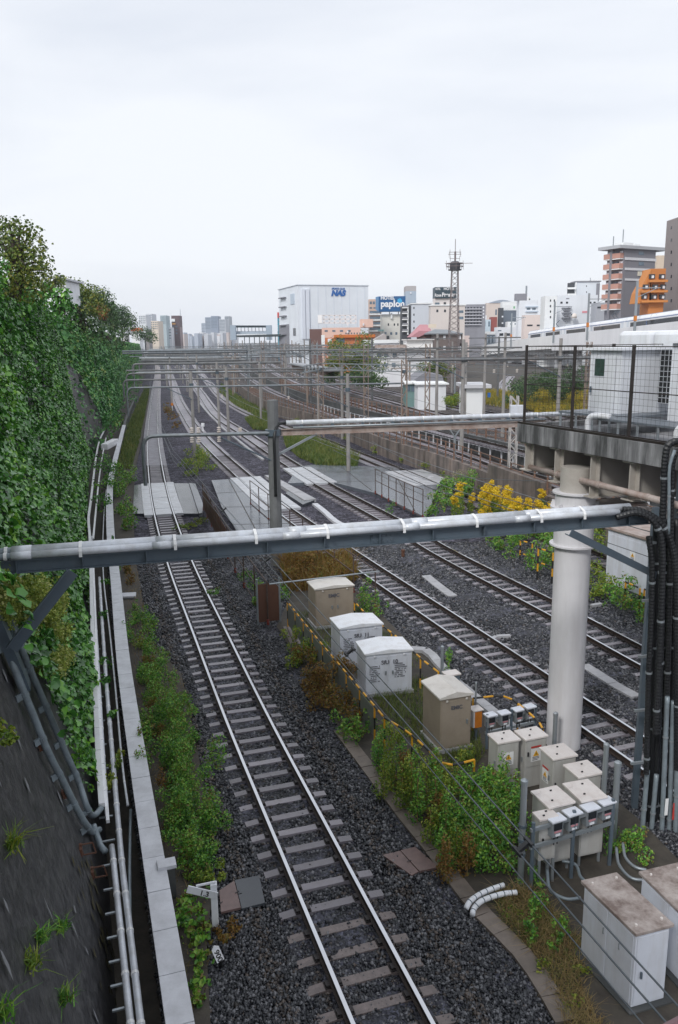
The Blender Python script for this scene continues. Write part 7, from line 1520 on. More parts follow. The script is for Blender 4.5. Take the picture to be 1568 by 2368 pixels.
for i in range(2, len(VP_), 9):
    p = VP_[i]; d, s = side_of(VP_, i); 
    for o in (-2, -7): mb = MB(); q = p + s * o; mb.bar(V((q.x, q.y, zB - .5)), V((q.x, q.y, p.z - 3.5)), 1.1, 1.3, up=(0, 1, 0)); mb.build('pier', wm((.42, .43, .45), .3), t)
for x in (680, 918, 1275, 365):
    i = min(range(len(VP_)), key=lambda i: abs(pr(VP_[i])[0] - ZB(x, 0)[0])); p = VP_[i] + side_of(VP_, i)[1] * .35; hh = 12 * (1.25 if x > 900 else 1); 
    tm = thing('catenary_mast', 'pale mast with an orange band on the viaduct, %s' % {680: 'second from the left', 918: 'third from the left', 1275: 'rightmost and tallest', 365: 'leftmost, far end'}[x], 'mast', tuple(p)); mb = MB(); mb.bar(p - V((0, 0, 2)), p + V((0, 0, 8.5)), .38, .38, up=(0, 1, 0)); mb.build('pole', m_steel, tm); mb = MB(); mb.bar(p + V((0, 0, 1.0)), p + V((0, 0, 2.0)), .5, .5, up=(0, 1, 0)); mb.build('band', m_orange, tm); mb = MB(); mb.bar(p + V((0, 0, 7.2)), p + V((4.5, 0, 7.2)), .16); mb.bar(p + V((0, 0, 5.4)), p + V((4, 0, 7.2)), .1); mb.build('arm', m_steel, tm)
iT = min(range(len(VP_)), key=lambda i: abs(pr(VP_[i])[0] - ZB(440, 0)[0]))
tr = thing('passenger_train', 'white passenger train with dark window strips on the viaduct', 'train', tuple(VP_[iT]))
TP = smooth_path(VP_[iT:], 1.0); carl = [0, 17, 36, 56, 78, len(TP) - 1]
for a, c_ in zip(carl, carl[1:]):
    if c_ > len(TP) - 1 or a >= c_: c_ = len(TP) - 1
    if a >= c_: break
    seg = TP[a:c_ + 1]; e0 = seg[:]; e0[-1] = e0[-1].lerp(e0[-2], .35)
    pf = [(-1.6, -1.3), (-1.5, 1.55), (-1.9, 2.15), (-4.0, 2.15), (-4.4, 1.55), (-4.3, -1.3)]
    mb = MB(); mb.sweep(e0, pf); car = mb.build('car', m_silver, tr, smooth=False)
    if a == 0:
        mb = MB(); h = e0[0]; d, s = side_of(e0, 0); q = h - d * 3.2
        f = [h + s * x + V((0, 0, z)) for x, z in pf]; g_ = [q + s * x + V((0, 0, z)) for x, z in ((-2.2, -1.3), (-2.2, -.2), (-2.5, .1), (-3.4, .1), (-3.7, -.2), (-3.7, -1.3))]; mb.add(f + g_, [(i, (i + 1) % 6, (i + 1) % 6 + 6, i + 6) for i in range(6)] + [tuple(range(6, 12))]); mb.build('nose', m_silver, car)
    mb = MB(); mb.sweep(e0, [(-2.0, 2.152), (-2.0, 2.25), (-3.9, 2.25), (-3.9, 2.152)]); mb.build('roof', wm((.30, .35, .42)), car)
    mb = MB(); mb.sweep(e0[3:-3] if len(e0) > 9 else e0[2:-1], [(-1.55, .15), (-1.44, .15), (-1.42, 1.0), (-1.5, 1.0)]); mb.build('window_strip', m_glass_d, car)
    mb = MB(); mb.sweep(e0, [(-1.52, 1.3), (-1.47, 1.3), (-1.47, 1.42), (-1.52, 1.42)]); mb.build('blue_line', wm((.10, .16, .33)), car)
    for j in (1, len(e0) - 3):
        if 0 < j < len(e0) - 1: mb = MB(); mb.sweep(e0[j:j + 2], [(-1.5, -.4), (-1.42, -.4), (-1.42, 1.25), (-1.5, 1.25)]); mb.build('door', wm((.55, .58, .62)), car)
i = min(range(len(TP)), key=lambda i: abs(pr(TP[i])[0] - ZB(1287, 0)[0])); d, s = side_of(TP, i); text('lettering', '5', TP[i] + s * -1.38 + V((0, 0, .1)), d, Z, 1.2, wm((.10, .16, .33)), tr, .01)
for x in (620, 1010, 1030):
    i = min(range(len(TP)), key=lambda i: abs(pr(TP[i])[0] - ZB(x, 0)[0])); p = TP[i] + side_of(TP, i)[1] * -3 + V((0, 0, 2.35)); mb = MB(); mb.bar(p, p + V((-.8, 0, .8)), .12); mb.bar(p + V((-.8, 0, .8)), p + V((0, 0, 1.6)), .12); mb.bar(p + V((0, -.7, 1.6)), p + V((0, .7, 1.6)), .12); mb.build('pantograph', m_steel_d, tr)

# ------------------------------------------------------------------ lattice tower
bT = P(1047, 905, zB); t = thing('radio_mast', 'tall lattice radio mast with a round platform and aerials', 'lattice tower', tuple(bT)); hz = hat(bT, ZA(0, 350)[1]); YT = bT.y
def lat(z): return 1.9 + (.9 - 1.9) * min(1, (z - zB) / (hz - zB))
m_lat = mat('tower_steel', (.20, .165, .165), .6, .2, 1); cs = [(-1, -1), (1, -1), (1, 1), (-1, 1)]
for sx, sy in cs: mb = MB(); mb.bar(bT + V((sx * lat(zB) / 2, sy * lat(zB) / 2, 0)), V((bT.x + sx * lat(hz) / 2, bT.y + sy * lat(hz) / 2, hz)), .10); mb.build('leg', m_lat, t)
mb = MB(); n = 22
for i in range(n):
    z0, z1 = zB + (hz - zB) * i / n, zB + (hz - zB) * (i + 1) / n; w0, w1_ = lat(z0) / 2, lat(z1) / 2
    for k in range(4):
        (ax, ay), (bx, by) = cs[k], cs[(k + 1) % 4]; mb.bar(V((bT.x + ax * w0, bT.y + ay * w0, z0)), V((bT.x + bx * w1_, bT.y + by * w1_, z1)), .045); mb.bar(V((bT.x + bx * w0, bT.y + by * w0, z0)), V((bT.x + ax * w1_, bT.y + ay * w1_, z1)), .045)
mb.build('lattice', m_lat, t)
mb = MB(); mb.lathe((bT.x, bT.y, hz), [(1.0, -.1), (1.0, .05)], 14); mb.lathe((bT.x, bT.y, hz), [(.75, .1), (.85, .9), (.5, 1.2)], 12); mb.build('platform', wm((.08, .08, .09)), t)
mb = MB(); 
for z in (.45, .9): mb.tube([V((bT.x + 1.25 * math.cos(a), bT.y + 1.25 * math.sin(a), hz + z)) for a in np.linspace(0, 6.283, 15)], .05, 5)
for k in range(8): a = k * .785; mb.bar(V((bT.x + 1.25 * math.cos(a), bT.y + 1.25 * math.sin(a), hz)), V((bT.x + 1.25 * math.cos(a), bT.y + 1.25 * math.sin(a), hz + .9)), .05)
mb.build('guard_rail', m_lat, t); z2, z3 = hat(bT, ZA(0, 208)[1]), hat(bT, ZA(0, 110)[1]); mb = MB(); mb.cyl(V((bT.x, bT.y, hz)), V((bT.x, bT.y, z2)), .14, 8); mb.cyl(V((bT.x, bT.y, z2)), V((bT.x, bT.y, z3)), .05, 6)
for f_, w_ in ((.35, 2.2), (.62, 1.2), (.85, 1.5), (.97, 1.3)): z = hz + (z2 - hz) * f_; mb.bar(V((bT.x - w_ * .7, bT.y, z)), V((bT.x + w_ * (1.2 if f_ < .4 else .6), bT.y, z)), .06); mb.bar(V((bT.x - w_ * .6, bT.y, z - .5)), V((bT.x - w_ * .6, bT.y, z + .4)), .05); mb.bar(V((bT.x + w_ * .55, bT.y, z - .4)), V((bT.x + w_ * .55, bT.y, z + .4)), .05)
mb.build('aerial', m_lat, t)

# ------------------------------------------------------------------ far left town, towers, station
for M_, x0, x1, yt, Y, c, lab in ((ZC, 235, 300, 248, 560, (.60, .62, .64), 'far white flats right of the hill trees'), (ZC, 300, 352, 236, 600, (.55, .57, .6), 'far white flats with a taller roof, second from the hill'), (ZC, 345, 408, 300, 520, (.62, .54, .45), 'far cream block among the white flats'), (ZC, 428, 478, 250, 640, (.36, .43, .45), 'far grey-green glass block left of the maroon tower'), (ZC, 404, 490, 316, 700, (.64, .64, .66), 'far white block under the grey-green glass one')):
    b = Bld('far_block', lab, M_, x0, x1, yt, Y, wm(c), 15, z0=-1.5); n = 5; b.grid([x0 + (x1 - x0) * (k + .5) / 4 for k in range(4)], [yt + 14 + 18 * k for k in range(4)], 7, 8, m_glass_b, th=.15)
b = Bld('office_block', 'white block with a tall red sign panel on the far left', ZC, 440, 530, 358, 650, wm((.66, .66, .68)), 14, z0=-1.5); b.rect('red_sign', 414, 356, 442, 470, m_rs, .5); b.rect('sign_mark', 421, 366, 436, 380, m_yel, .6); b.rect('sign_mark', 423, 400, 434, 416, m_letter_w, .6)
for y in (375, 400, 426, 450): b.rect('window_band', 450, y, 526, y + 7, m_glass_b)
b = Bld('maroon_tower', 'slim dark maroon tower with white top mark on the far left', ZC, 527, 598, 252, 660, wm((.12, .075, .08)), 12, z0=-1.5); b.rect('white_mark', 530, 280, 560, 306, WHT, .4); b.rect('sign_mark', 538, 318, 566, 332, wm((.6, .3, .08)), .4); b.mast(597, 192, .2); b.side('pale_side', 0, 11, 5, b.zt - 9, wm((.30, .22, .22)), .2, True); b.grid((545, 575), (350, 380, 410), 16, 12, m_glass_b)
b = Bld('kiosk', 'small white house with a vivid orange roof at the end of the hill', ZC, 172, 240, 388, 440, WHT, 8, z0=7); mb = MB(); mb.prism([b.pt(162, 389, .5), b.pt(244, 389, .5), b.pt(236, 361, .5), b.pt(170, 361, .5)], b.ey * 9); mb.build('roof', mat('vivid_orange_roof', (.72, .13, .02), .5, .08), b.t); b.grid((195, 222), (408,), 12, 16, m_glass_d)
for x0, x1, yt, c, lab in ((248, 285, 440, (.6, .62, .65), 'tiny white block right of the orange roof'), (295, 325, 380, (.30, .28, .28), 'slim dark block right of the orange roof'), (80, 120, 410, (.45, .42, .42), 'grey hillside house left of the orange roof')): b = Bld('far_block', lab, ZC, x0, x1, yt, 470, wm(c), 8, z0=5); b.grid((x0 + 10, x1 - 10), (yt + 22, yt + 46), 8, 10, m_glass_b)
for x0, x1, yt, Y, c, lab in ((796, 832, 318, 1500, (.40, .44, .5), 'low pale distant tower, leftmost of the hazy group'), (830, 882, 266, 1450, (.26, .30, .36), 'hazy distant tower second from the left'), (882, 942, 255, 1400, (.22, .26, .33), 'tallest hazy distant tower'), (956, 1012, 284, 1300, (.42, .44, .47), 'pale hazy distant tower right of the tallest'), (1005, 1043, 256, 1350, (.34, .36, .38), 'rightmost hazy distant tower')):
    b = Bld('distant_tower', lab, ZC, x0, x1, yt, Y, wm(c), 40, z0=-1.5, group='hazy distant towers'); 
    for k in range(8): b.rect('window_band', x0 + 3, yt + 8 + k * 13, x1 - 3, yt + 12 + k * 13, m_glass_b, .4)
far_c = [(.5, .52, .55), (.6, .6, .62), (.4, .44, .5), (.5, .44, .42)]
for k in range(26):
    x = rnd.uniform(560, 1110); yt = rnd.uniform(400, 440); Y = rnd.uniform(620, 1100)
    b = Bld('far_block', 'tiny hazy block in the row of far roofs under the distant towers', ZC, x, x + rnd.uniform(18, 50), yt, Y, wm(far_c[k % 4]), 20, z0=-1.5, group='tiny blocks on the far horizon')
for k in range(22):
    x = rnd.uniform(1430, 2480); yt = rnd.uniform(330, 400); Y = rnd.uniform(430, 600)
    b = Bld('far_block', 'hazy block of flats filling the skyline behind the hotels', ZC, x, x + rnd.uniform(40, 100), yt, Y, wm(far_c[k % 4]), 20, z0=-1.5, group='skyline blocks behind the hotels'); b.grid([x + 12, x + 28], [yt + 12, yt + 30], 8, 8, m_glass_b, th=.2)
b = Bld('footbridge', 'long station footbridge crossing the far tracks', ZC, 1085, 1400, 392, 470, wm((.36, .42, .48)), 6, cat='footbridge', yb=418)
for y in (346, 352): mb = MB(); mb.bar(b.pt(1075, y, .2), b.pt(1405, y, .2), .9); mb.build('roof_beam', wm((.12, .16, .19)), b.t)
for x in (1066, 1386): b.rect('lift_tower', x, 338, x + 44, 470, wm((.30, .36, .42)), 4)
for x in range(1120, 1380, 32): b.rect('roof_post', x, 350, x + 4, 392, GRY, .5)
b = Bld('platform_roof', 'long dark platform roof below the footbridge', ZC, 1110, 1640, 428, 330, wm((.055, .07, .075)), 8, dY=-40, cat='platform roof', yb=446); 
for k in range(11): mb = MB(); o = b.a + b.ex * (b.w * (k + .3) / 11) + b.ey * 3; mb.bar(o, V((o.x, o.y, 0)), .3); mb.build('column', m_steel, b.t)
b = Bld('platform_shed', 'long brown walled shed with a pale roof strip along the upper tracks', ZA, 232, 500, 1092, 128, wm((.22, .15, .125)), 1, dY=-28, yb=1130); o = b.a - b.ey * .6; mb = MB(); mb.obox(V((o.x, o.y, b.zt + .02)), b.ex * (b.w + 3), b.ey * 1.9, (0, 0, .2)); mb.build('roof', wm((.30, .31, .33)), b.t)
# haze
mz = bpy.data.materials.new('haze'); mz.use_nodes = True; nt = mz.node_tree; nt.nodes.clear(); o_ = nt.nodes.new('ShaderNodeOutputMaterial'); v_ = nt.nodes.new('ShaderNodeVolumePrincipled'); v_.inputs['Color'].default_value = (.86, .91, 1, 1); v_.inputs['Density'].default_value = .00018; nt.links.new(v_.outputs[0], o_.inputs['Volume'])
mb = MB(); mb.box(-1400, 1800, -290, 2400, -2.6, 75); hz_ = mb.build('haze', mz); hz_['kind'] = 'stuff'; hz_['label'] = 'thin pale air haze over the whole place'; hz_['category'] = 'haze'
# ------------------------------------------------------------------ plants
def pb(lst, z0=-.18):
    return [((lambda c: (c.x, c.y, z0 + h))(P(x, y, z0)), (r, r, rh)) for x, y, r, h, rh in lst]
def B(name, label, lst, lm, leaf=.075, dens=30, cat='bush', z0=-.18, group=None): return bush(name, label, pb(lst, z0), lm, leaf, dens, group, cat)
up_ = [(350, 1530, .36, .25, .4), (366, 1560, .42, .3, .45), (384, 1600, .46, .35, .5), (392, 1650, .5, .4, .55), (400, 1700, .52, .4, .58), (412, 1750, .52, .4, .55), (358, 1620, .42, .3, .45), (366, 1690, .45, .35, .5), (376, 1750, .45, .35, .5), (420, 1790, .5, .4, .52), (390, 1790, .45, .4, .5), (428, 1720, .35, .25, .35), (416, 1650, .35, .25, .35), (345, 1580, .35, .25, .4)]
B('weed_bush', 'long dense green bush between coping and nearest track, upper part', up_, l_green, .055, 36)
lo_ = [(430, 1840, .5, .4, .52), (440, 1890, .48, .36, .5), (452, 1940, .45, .35, .45), (405, 1860, .45, .35, .48), (418, 1920, .42, .35, .45), (462, 1990, .38, .3, .4), (430, 1985, .4, .3, .4), (462, 1880, .35, .25, .35), (474, 1940, .32, .25, .32), (484, 1990, .3, .2, .28), (448, 2025, .28, .2, .28)]
B('weed_bush', 'long dense green bush between coping and nearest track, lower part', lo_, l_green, .052, 36)
B('weed', 'brown dead stems showing inside the long bush by the coping', [(355, 1655, .25, .3, .3), (372, 1715, .22, .3, .3), (390, 1840, .25, .3, .3), (340, 1545, .25, .2, .25), (410, 1905, .2, .3, .3)], l_brown, .05, 30, 'weed')
B('weed', 'yellowing creeping weed at the lower end of the long bush', [(470, 2030, .22, .08, .12), (497, 2040, .2, .08, .12), (510, 2020, .2, .06, .1), (445, 2040, .22, .1, .14), (330, 1500, .25, .2, .3)], l_yg, .06, 34, 'weed')
B('creeper', 'broad leaved creeper around the foot of the gradient post', [(447, 2085, .24, .14, .18), (440, 2130, .25, .14, .18), (448, 2180, .22, .12, .16), (462, 2230, .2, .1, .14), (468, 2280, .16, .08, .12), (428, 2150, .2, .14, .18), (455, 2320, .14, .08, .1), (470, 2150, .16, .08, .12)], l_green, .10, 30, 'vine')
B('weed', 'low rusty weed right of the gradient post', [(528, 2158, .2, .08, .14), (545, 2150, .16, .08, .12), (512, 2170, .14, .06, .1)], l_brown, .06, 30, 'weed')
B('weed', 'small green and rusty weeds left of the nearest track just below the front pipe', [(325, 1440, .42, .3, .42), (342, 1460, .36, .25, .36), (320, 1485, .38, .25, .34), (350, 1490, .3, .2, .3), (310, 1410, .3, .2, .3)], l_green, .065, 30, 'weed')
B('weed', 'rusty weed tuft beside the coping under the front pipe', [(296, 1325, .32, .25, .4), (302, 1350, .25, .15, .3), (335, 1495, .2, .1, .2)], l_brown, .08, 30, 'weed')
B('weed_bush', 'green bushes left of the crossing panel beside the coping', [(286, 1120, .8, .6, .8), (282, 1150, .8, .6, .8), (284, 1190, .7, .5, .8), (292, 1225, .6, .4, .6), (276, 1200, .6, .5, .7), (300, 1115, .6, .5, .6), (272, 1120, .6, .6, .7)], l_green, .13, 26)
B('ivy_spill', 'ivy spilling over the coping beside the crossing', [(250, 1145, .7, .6, .6), (245, 1190, .6, .7, .6), (255, 1110, .7, .7, .6), (236, 1100, .8, .9, .8), (262, 1330, .4, .6, .5), (255, 1290, .4, .6, .4)], l_ivy, .17, 26, 'vine')
B('ivy_spill', 'far ivy spilling from the wall foot to the verge beyond the junction box', [(258, 992, 1.3, .6, 1.2), (266, 972, 1.4, .8, 1.3), (276, 950, 1.6, .9, 1.5), (284, 935, 1.6, .9, 1.5), (290, 918, 1.8, 1, 1.6), (298, 903, 2, 1, 1.8), (306, 890, 2.2, 1.2, 2), (314, 878, 2.4, 1.2, 2.2), (250, 1010, 1.0, .5, 1.0), (240, 1035, .8, .4, .8)], l_ivy_f, .3, 22, 'vine')
B('ivy_spill', 'ivy sprawling across the white ducts in the trench', [(240, 1450, .18, .5, .16), (248, 1560, .2, .5, .2), (250, 1610, .2, .45, .18), (262, 1690, .12, .5, .1), (250, 1370, .2, .5, .18)], l_ivy, .12, 26, 'vine')
B('creeper', 'thin yellow and green creeper hanging over the pipes at the duct ends', [(262, 1842, .1, .5, .16), (256, 1858, .08, .45, .12), (283, 1790, .1, .5, .14), (240, 1808, .12, .4, .12), (276, 1812, .06, .5, .2)], l_yg, .07, 26, 'vine')
def grass(name, label, px, n, h, w_, m, z0=-.18, kind='stuff', lean=.45):
    q = in_poly([P(x, y, z0) for x, y in px], n); pts = np.concatenate([q, np.full((len(q), 1), z0 - .02)], 1)
    f = .55 + .45 * np.sin(q[:, 0] * 1.7 + np.sin(q[:, 1] * .9) * 2) * np.sin(q[:, 1] * 1.3); o = blades(name, pts, h * rng.uniform(.3, 1.15, len(q)) * (.6 + .5 * np.clip(f, 0, 1)), w_, m, kind, lean=lean); tag(o, label, 'grass'); return o
grass('verge_grass', 'tall grass strip between ivy wall and nearest track beyond the crossing', [(268, 1090), (292, 1000), (312, 950), (338, 895), (346, 900), (335, 960), (322, 1020), (305, 1085)], 9000, .8, .06, l_grass)
grass('verge_grass', 'patchy low grass on the verge left of the nearest track', [(420, 2400), (350, 1850), (305, 1500), (285, 1300), (312, 1290), (350, 1480), (440, 1600), (480, 2000), (480, 2300)], 2500, .22, .012, l_dry)
grass('trackside_grass', 'tall green grass patch right of the grey column, before the brown wall', [(655, 1000), (700, 1003), (760, 1030), (830, 1062), (826, 1082), (740, 1079), (690, 1057), (660, 1032)], 9000, .85, .05, l_grass)
grass('trackside_grass', 'green grass mound left of the grey column between third and fourth track', [(567, 970), (596, 962), (640, 982), (634, 997), (585, 992)], 5000, .75, .06, l_grass)
grass('trackside_grass', 'far grass band along the left end of the brown wall', [(512, 890), (560, 925), (625, 958), (636, 972), (600, 966), (545, 938), (508, 908)], 6000, .9, .08, l_grass)
B('shrub', 'dark shrub with pale seed heads, right of the apron railing', [(1012, 1180, .7, .6, .7), (1040, 1165, .8, .75, .8), (1062, 1150, .8, .8, .8), (1085, 1150, .7, .7, .7), (1000, 1195, .55, .45, .5), (1050, 1185, .6, .5, .6), (1030, 1150, .7, .9, .7)], l_green, .13, 28)
B('shrub', 'pale flowering crown on the shrub beside the apron railing', [(1055, 1138, .6, 1.2, .4), (1080, 1135, .5, 1.15, .35), (1030, 1150, .5, 1.1, .35), (1005, 1172, .4, .8, .3)], leafmat('pale_blossom', [(.30, .28, .18), (.42, .38, .26), (.20, .22, .10)], .7, .2), .06, 16)
gp = []
for k in range(34):
    x, y = rnd.choice([(rnd.uniform(1045, 1150), rnd.uniform(1190, 1225)), (rnd.uniform(1110, 1215), rnd.uniform(1185, 1235)), (rnd.uniform(1160, 1285), rnd.uniform(1212, 1250))])
    c = P(x, y, -.18); h = rnd.uniform(1.3, 2.1)
    t = thing('goldenrod', 'yellow flowering goldenrod in the patch before the brown wall', 'wildflower', tuple(c), group='goldenrod plants before the brown wall')
    p, n = blob_points([((c.x, c.y, c.z + h * .4), (.22, .22, h * .45))], 900); leaves('foliage', p, n, rng.uniform(.6, 1.2, len(p)) * .11, l_yg, parent=t, aspect=.45)
    fl = [((c.x + rnd.uniform(-.16, .16), c.y + rnd.uniform(-.16, .16), c.z + h * rnd.uniform(.66, 1.02)), (.13, .13, .10)) for _ in range(13)]
    p, n = blob_points(fl, 900); leaves('flower_head', p, n, .07, l_gold, parent=t)
B('weed_bush', 'green weeds between the goldenrod and the pillar', [(1150, 1265, .6, .4, .5), (1190, 1280, .6, .4, .5), (1230, 1305, .6, .5, .6), (1262, 1325, .6, .5, .6), (1285, 1290, .7, .7, .8), (1215, 1250, .7, .6, .7), (1160, 1240, .6, .5, .6), (1275, 1260, .7, .7, .8)], l_green, .10, 28)
B('weed_bush', 'tall green weeds seen between pillar and transformer box', [(1372, 1340, .6, .5, .7), (1385, 1300, .7, .8, .9), (1378, 1380, .5, .35, .45), (1400, 1370, .5, .4, .5), (1370, 1260, .8, .9, .9)], l_yg, .10, 28)
B('weed_bush', 'weeds in front of the transformer box around the yellow frames', [(1432, 1405, .5, .3, .4), (1460, 1420, .55, .35, .45), (1490, 1430, .5, .35, .45), (1420, 1385, .45, .3, .4), (1445, 1375, .4, .6, .5)], l_green, .09, 28)
B('brown_weeds', 'rust-brown thicket filling the underpass pit below the front pipe', [(675, 1345, .6, .4, .5), (705, 1335, .7, .5, .6), (740, 1335, .7, .5, .6), (775, 1335, .7, .45, .55), (720, 1362, .5, .3, .4), (800, 1345, .5, .3, .4)], l_brown, .09, 34)
grass('brown_grass', 'rust-brown standing grass over the underpass pit', [(650, 1300), (800, 1285), (830, 1340), (780, 1365), (660, 1370)], 3000, 1.1, .03, l_brown)
B('weed', 'green weeds around the rusty gate panel', [(592, 1370, .4, .3, .4), (600, 1400, .3, .2, .3), (575, 1345, .4, .3, .35), (650, 1390, .3, .4, .5)], l_green, .08, 26, 'weed')
B('weed', 'green plants right of the big beige cabinet', [(850, 1410, .35, .4, .5), (865, 1425, .35, .3, .45), (842, 1390, .3, .4, .5)], l_green, .08, 26, 'weed')
B('weed_bush', 'rusty brown weeds before the left guard fence', [(705, 1545, .4, .3, .4), (730, 1580, .45, .35, .45), (760, 1610, .5, .4, .5), (740, 1640, .4, .25, .35), (790, 1645, .5, .4, .5), (715, 1610, .35, .2, .3), (820, 1680, .4, .3, .4), (775, 1570, .35, .6, .4), (800, 1600, .35, .6, .4)], l_brown, .065, 36)
B('weed_bush', 'green weeds before the far part of the left guard fence', [(695, 1500, .35, .35, .45), (715, 1525, .35, .4, .45), (740, 1545, .3, .4, .4), (690, 1540, .3, .2, .3)], l_yg, .07, 34)
B('weed_bush', 'bright green clump at the corner of the left guard fence', [(800, 1700, .3, .25, .32), (825, 1715, .3, .25, .3), (845, 1690, .3, .3, .35), (838, 1660, .25, .35, .3)], l_green, .07, 34)
tall = [(880, 1765), (905, 1780), (925, 1800), (940, 1830), (905, 1830), (960, 1850), (985, 1880), (965, 1905), (1010, 1915), (995, 1955), (1030, 1960), (1055, 2000), (1025, 2010), (1080, 2025), (930, 1870), (1060, 1950), (1010, 1860)]
tall += [(x + rnd.uniform(-22, 26), y + rnd.uniform(-20, 26)) for x, y in tall[::2]]
for k, (x, y) in enumerate(tall):
    c = P(x, y, -.18); h = rnd.uniform(.8, 1.3); bl = [((c.x + rnd.uniform(-.07, .07), c.y + rnd.uniform(-.07, .07), c.z + h * f), (.20 * (1.1 - f * .6), .20 * (1.1 - f * .6), h * .22)) for f in (.2, .45, .7, .9)]
    t = thing('tall_weed', 'tall leafy green weed in the thicket right of the nearest track', 'weed', tuple(c), group='tall weeds before the guard fence'); p, n = blob_points(bl, 32 / (.055 ** 2) * .12); leaves('foliage', p, n, rng.uniform(.6, 1.2, len(p)) * .06, [l_green, l_yg, l_green, l_brown, l_yg][k % 5], parent=t, aspect=.6); mb = MB(); mb.cyl(c, c + V((0, 0, h * .95)), .012, 5); mb.build('stem', l_dry, t)
B('weed_bush', 'yellowish green thicket left of the near meter rack', [(1090, 1930, .45, .4, .5), (1120, 1970, .45, .4, .5), (1150, 2000, .4, .35, .45), (1130, 1920, .45, .45, .5), (1165, 1960, .4, .4, .5), (1105, 2010, .35, .3, .4), (1175, 2020, .3, .25, .35), (1095, 1990, .4, .4, .45)], l_green, .06, 36)
B('weed_bush', 'green thicket before the two sticker cabinets', [(1100, 1850, .4, .35, .45), (1130, 1880, .42, .4, .5), (1160, 1900, .4, .4, .5), (1180, 1870, .3, .45, .5), (1090, 1890, .4, .35, .45), (1195, 1910, .35, .4, .45), (1165, 1850, .25, .45, .5), (1070, 1870, .35, .35, .45)], l_green, .065, 36)
grass('enclosure_grass', 'short green and straw grass inside the guard fence', [(850, 1590), (980, 1570), (1090, 1650), (1120, 1740), (1090, 1790), (960, 1720), (880, 1640)], 6000, .28, .014, l_grass)
grass('enclosure_grass', 'thin grass around the far cabinets inside the guard fence', [(680, 1420), (830, 1400), (980, 1530), (870, 1600), (760, 1510)], 3500, .25, .016, l_grass)
grass('dry_grass', 'straw-coloured grass left of the front big cabinet', [(1150, 2060), (1230, 2060), (1340, 2180), (1350, 2300), (1420, 2420), (1330, 2420), (1250, 2230), (1150, 2110)], 3600, .30, .012, l_dry, lean=.8)
grass('dry_grass', 'patchy green grass mixed into the straw left of the front big cabinet', [(1150, 2060), (1230, 2060), (1340, 2180), (1340, 2280), (1300, 2330), (1250, 2230), (1150, 2110)], 1500, .22, .014, l_grass, lean=.6)
B('weed', 'low green plants along the trough lids left of the straw grass', [(1180, 2120, .16, .06, .1), (1205, 2150, .14, .05, .1), (1260, 2240, .16, .06, .1), (1330, 2330, .14, .05, .1), (1350, 2250, .12, .06, .1)], l_yg, .05, 30, 'weed')
B('weed', 'dark green upright weed in the straw grass', [(1232, 2170, .14, .2, .2), (1240, 2140, .14, .4, .24), (1228, 2185, .12, .1, .14), (1250, 2120, .12, .3, .2)], l_green, .05, 36, 'weed')
B('weed', 'smaller green weed nearest the front big cabinet', [(1292, 2185, .12, .15, .16), (1300, 2165, .1, .25, .16), (1282, 2200, .08, .1, .1)], l_green, .05, 36, 'weed')
B('weed', 'low green plants under the boxes on legs', [(1440, 1950, .3, .15, .22), (1415, 1975, .3, .15, .2), (1470, 1960, .25, .2, .25), (1230, 2040, .25, .2, .25), (1470, 1990, .2, .15, .2)], l_green, .06, 30, 'weed')
B('weed', 'weedy clump round the concrete pole between first and second track', [(440, 1080, .9, .4, .6), (458, 1070, .9, .6, .8), (470, 1085, .7, .3, .4), (435, 1100, .6, .25, .35), (450, 1052, .7, .5, .7)], l_yg, .13, 26, 'weed')
B('weed', 'thin brownish weeds farther up between first and second track', [(392, 962, 1.0, .5, .8), (402, 975, .9, .5, .8), (385, 950, .9, .4, .7), (408, 990, .8, .4, .5)], l_brown, .2, 14, 'weed')
B('weed', 'flat green weed strip at the near end of the left crossing panel', [(425, 1220, .5, .05, .12), (445, 1215, .5, .06, .14), (462, 1205, .4, .08, .16)], l_yg, .09, 26, 'weed')
B('weed', 'tiny green weed between nearest track and rusty gate', [(497, 1376, .3, .1, .16)], l_green, .07, 26, 'weed')
B('weed', 'small green shoot by the short grey post behind the peaked cabinet', [(1036, 1540, .16, .3, .3), (1034, 1555, .14, .1, .2)], l_green, .06, 30, 'weed')
B('weed', 'green shoot in front of the apron railing', [(905, 1190, .25, .4, .4)], l_green, .09, 26, 'weed')
# upper level
def BU(name, label, lst, lm, leaf, dens=24, cat='bush'): return bush(name, label, [(tuple(Q(*M_(x, y), Y)), (r, r, r * .8)) for M_, x, y, Y, r in lst], lm, leaf, dens, cat=cat)
BU('bush', 'bushes along the far side of the upper tracks before the white building', [(ZA, 540, 1075, 118, 2.2), (ZA, 620, 1050, 118, 2.6), (ZA, 700, 1030, 118, 2.8), (ZA, 760, 1020, 118, 3), (ZA, 840, 1040, 118, 2.4), (ZA, 660, 1090, 116, 2.4), (ZA, 780, 1090, 114, 2.4), (ZA, 590, 1100, 116, 2)], l_tree, .24, 26)
BU('bush', 'dark bushes by the gantry columns below the white building', [(ZA, 720, 1200, 96, 1.6), (ZA, 790, 1210, 96, 1.6), (ZA, 860, 1205, 96, 1.6), (ZA, 560, 1190, 100, 1.2), (ZA, 920, 1215, 95, 1.3)], l_tree_d, .22, 26)
BU('bush', 'rounded bush above the gabled shed', [(ZD, 600, 975, 112, 1.4), (ZD, 640, 960, 112, 1.7), (ZD, 685, 960, 112, 1.6), (ZD, 700, 985, 112, 1.4), (ZD, 590, 995, 112, 1.1)], l_tree, .2, 26)
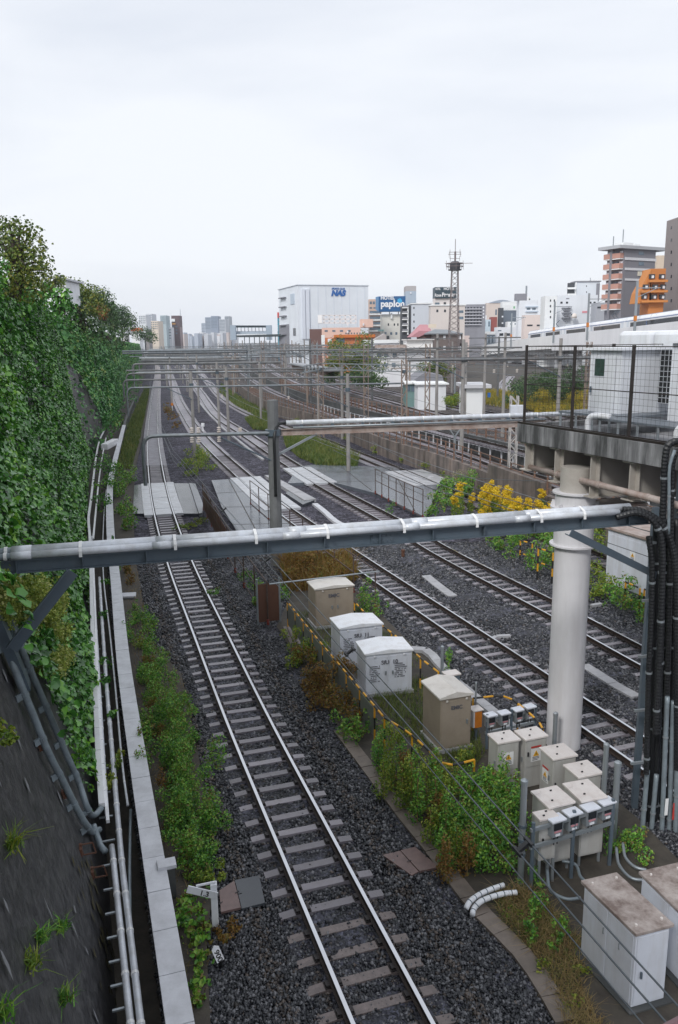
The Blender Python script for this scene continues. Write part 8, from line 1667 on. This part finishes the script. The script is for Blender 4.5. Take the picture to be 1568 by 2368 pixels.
BU('bush', 'yellow-green bush at the right end of the container shed', [(ZD, 790, 1220, 84, .9), (ZD, 775, 1245, 84, .7), (ZD, 815, 1235, 84, .7)], l_yg, .13, 26)
BU('bush', 'dark green slope bushes seen through the mesh fence', [(ZB, 380, 1290, 92, 1.5), (ZB, 400, 1330, 86, 1.3), (ZB, 520, 1235, 100, 1.8), (ZB, 600, 1220, 100, 1.8), (ZB, 660, 1235, 100, 1.8), (ZB, 560, 1265, 96, 1.8), (ZB, 640, 1270, 94, 1.8), (ZB, 860, 1240, 96, 1.6), (ZB, 700, 1270, 95, 1.8), (ZB, 800, 1270, 95, 1.6)], l_tree_d, .2, 26)
grass('yellow_field', 'yellowish overgrown field beyond the upper tracks', [(1062, 917), (1120, 905), (1190, 912), (1240, 925), (1250, 955), (1200, 950), (1120, 935)], 9000, .9, .07, leafmat('field_grass', [(.09, .13, .02), (.20, .19, .03), (.34, .26, .03), (.45, .33, .03)], .6, .3, .8, .25), z0=zB)
grass('yellow_field', 'yellow flowering field seen through the mesh fence', [(1235, 905), (1370, 905), (1370, 960), (1235, 960)], 9000, 1.0, .08, leafmat('field_flowers', [(.12, .15, .02), (.30, .24, .02), (.50, .34, .02)], .6, .3, .8, .25), z0=zB)

B('weed_bush', 'ragged green and brown growth along the foot of the brown wall', [(1120, 1145, .5, .3, .4), (1060, 1118, .5, .3, .35), (985, 1088, .5, .3, .35), (930, 1070, .5, .25, .3), (870, 1046, .6, .3, .35), (800, 1018, .7, .3, .4), (740, 994, .8, .4, .45), (690, 976, .9, .4, .5), (1180, 1172, .5, .35, .45), (1030, 1104, .4, .25, .3)], l_yg, .12, 22)
B('weed', 'rusty and green tufts between the weeds and the cabinets', [(1000, 1790, .25, .2, .3), (1050, 1800, .25, .25, .35), (960, 1760, .22, .2, .28), (1075, 1770, .2, .25, .35), (925, 1720, .2, .2, .3), (890, 1700, .2, .2, .3), (1040, 1850, .3, .35, .4), (1010, 1830, .25, .3, .4), (1120, 1830, .2, .4, .45)], l_yg, .055, 34, 'weed')['kind'] = 'stuff'
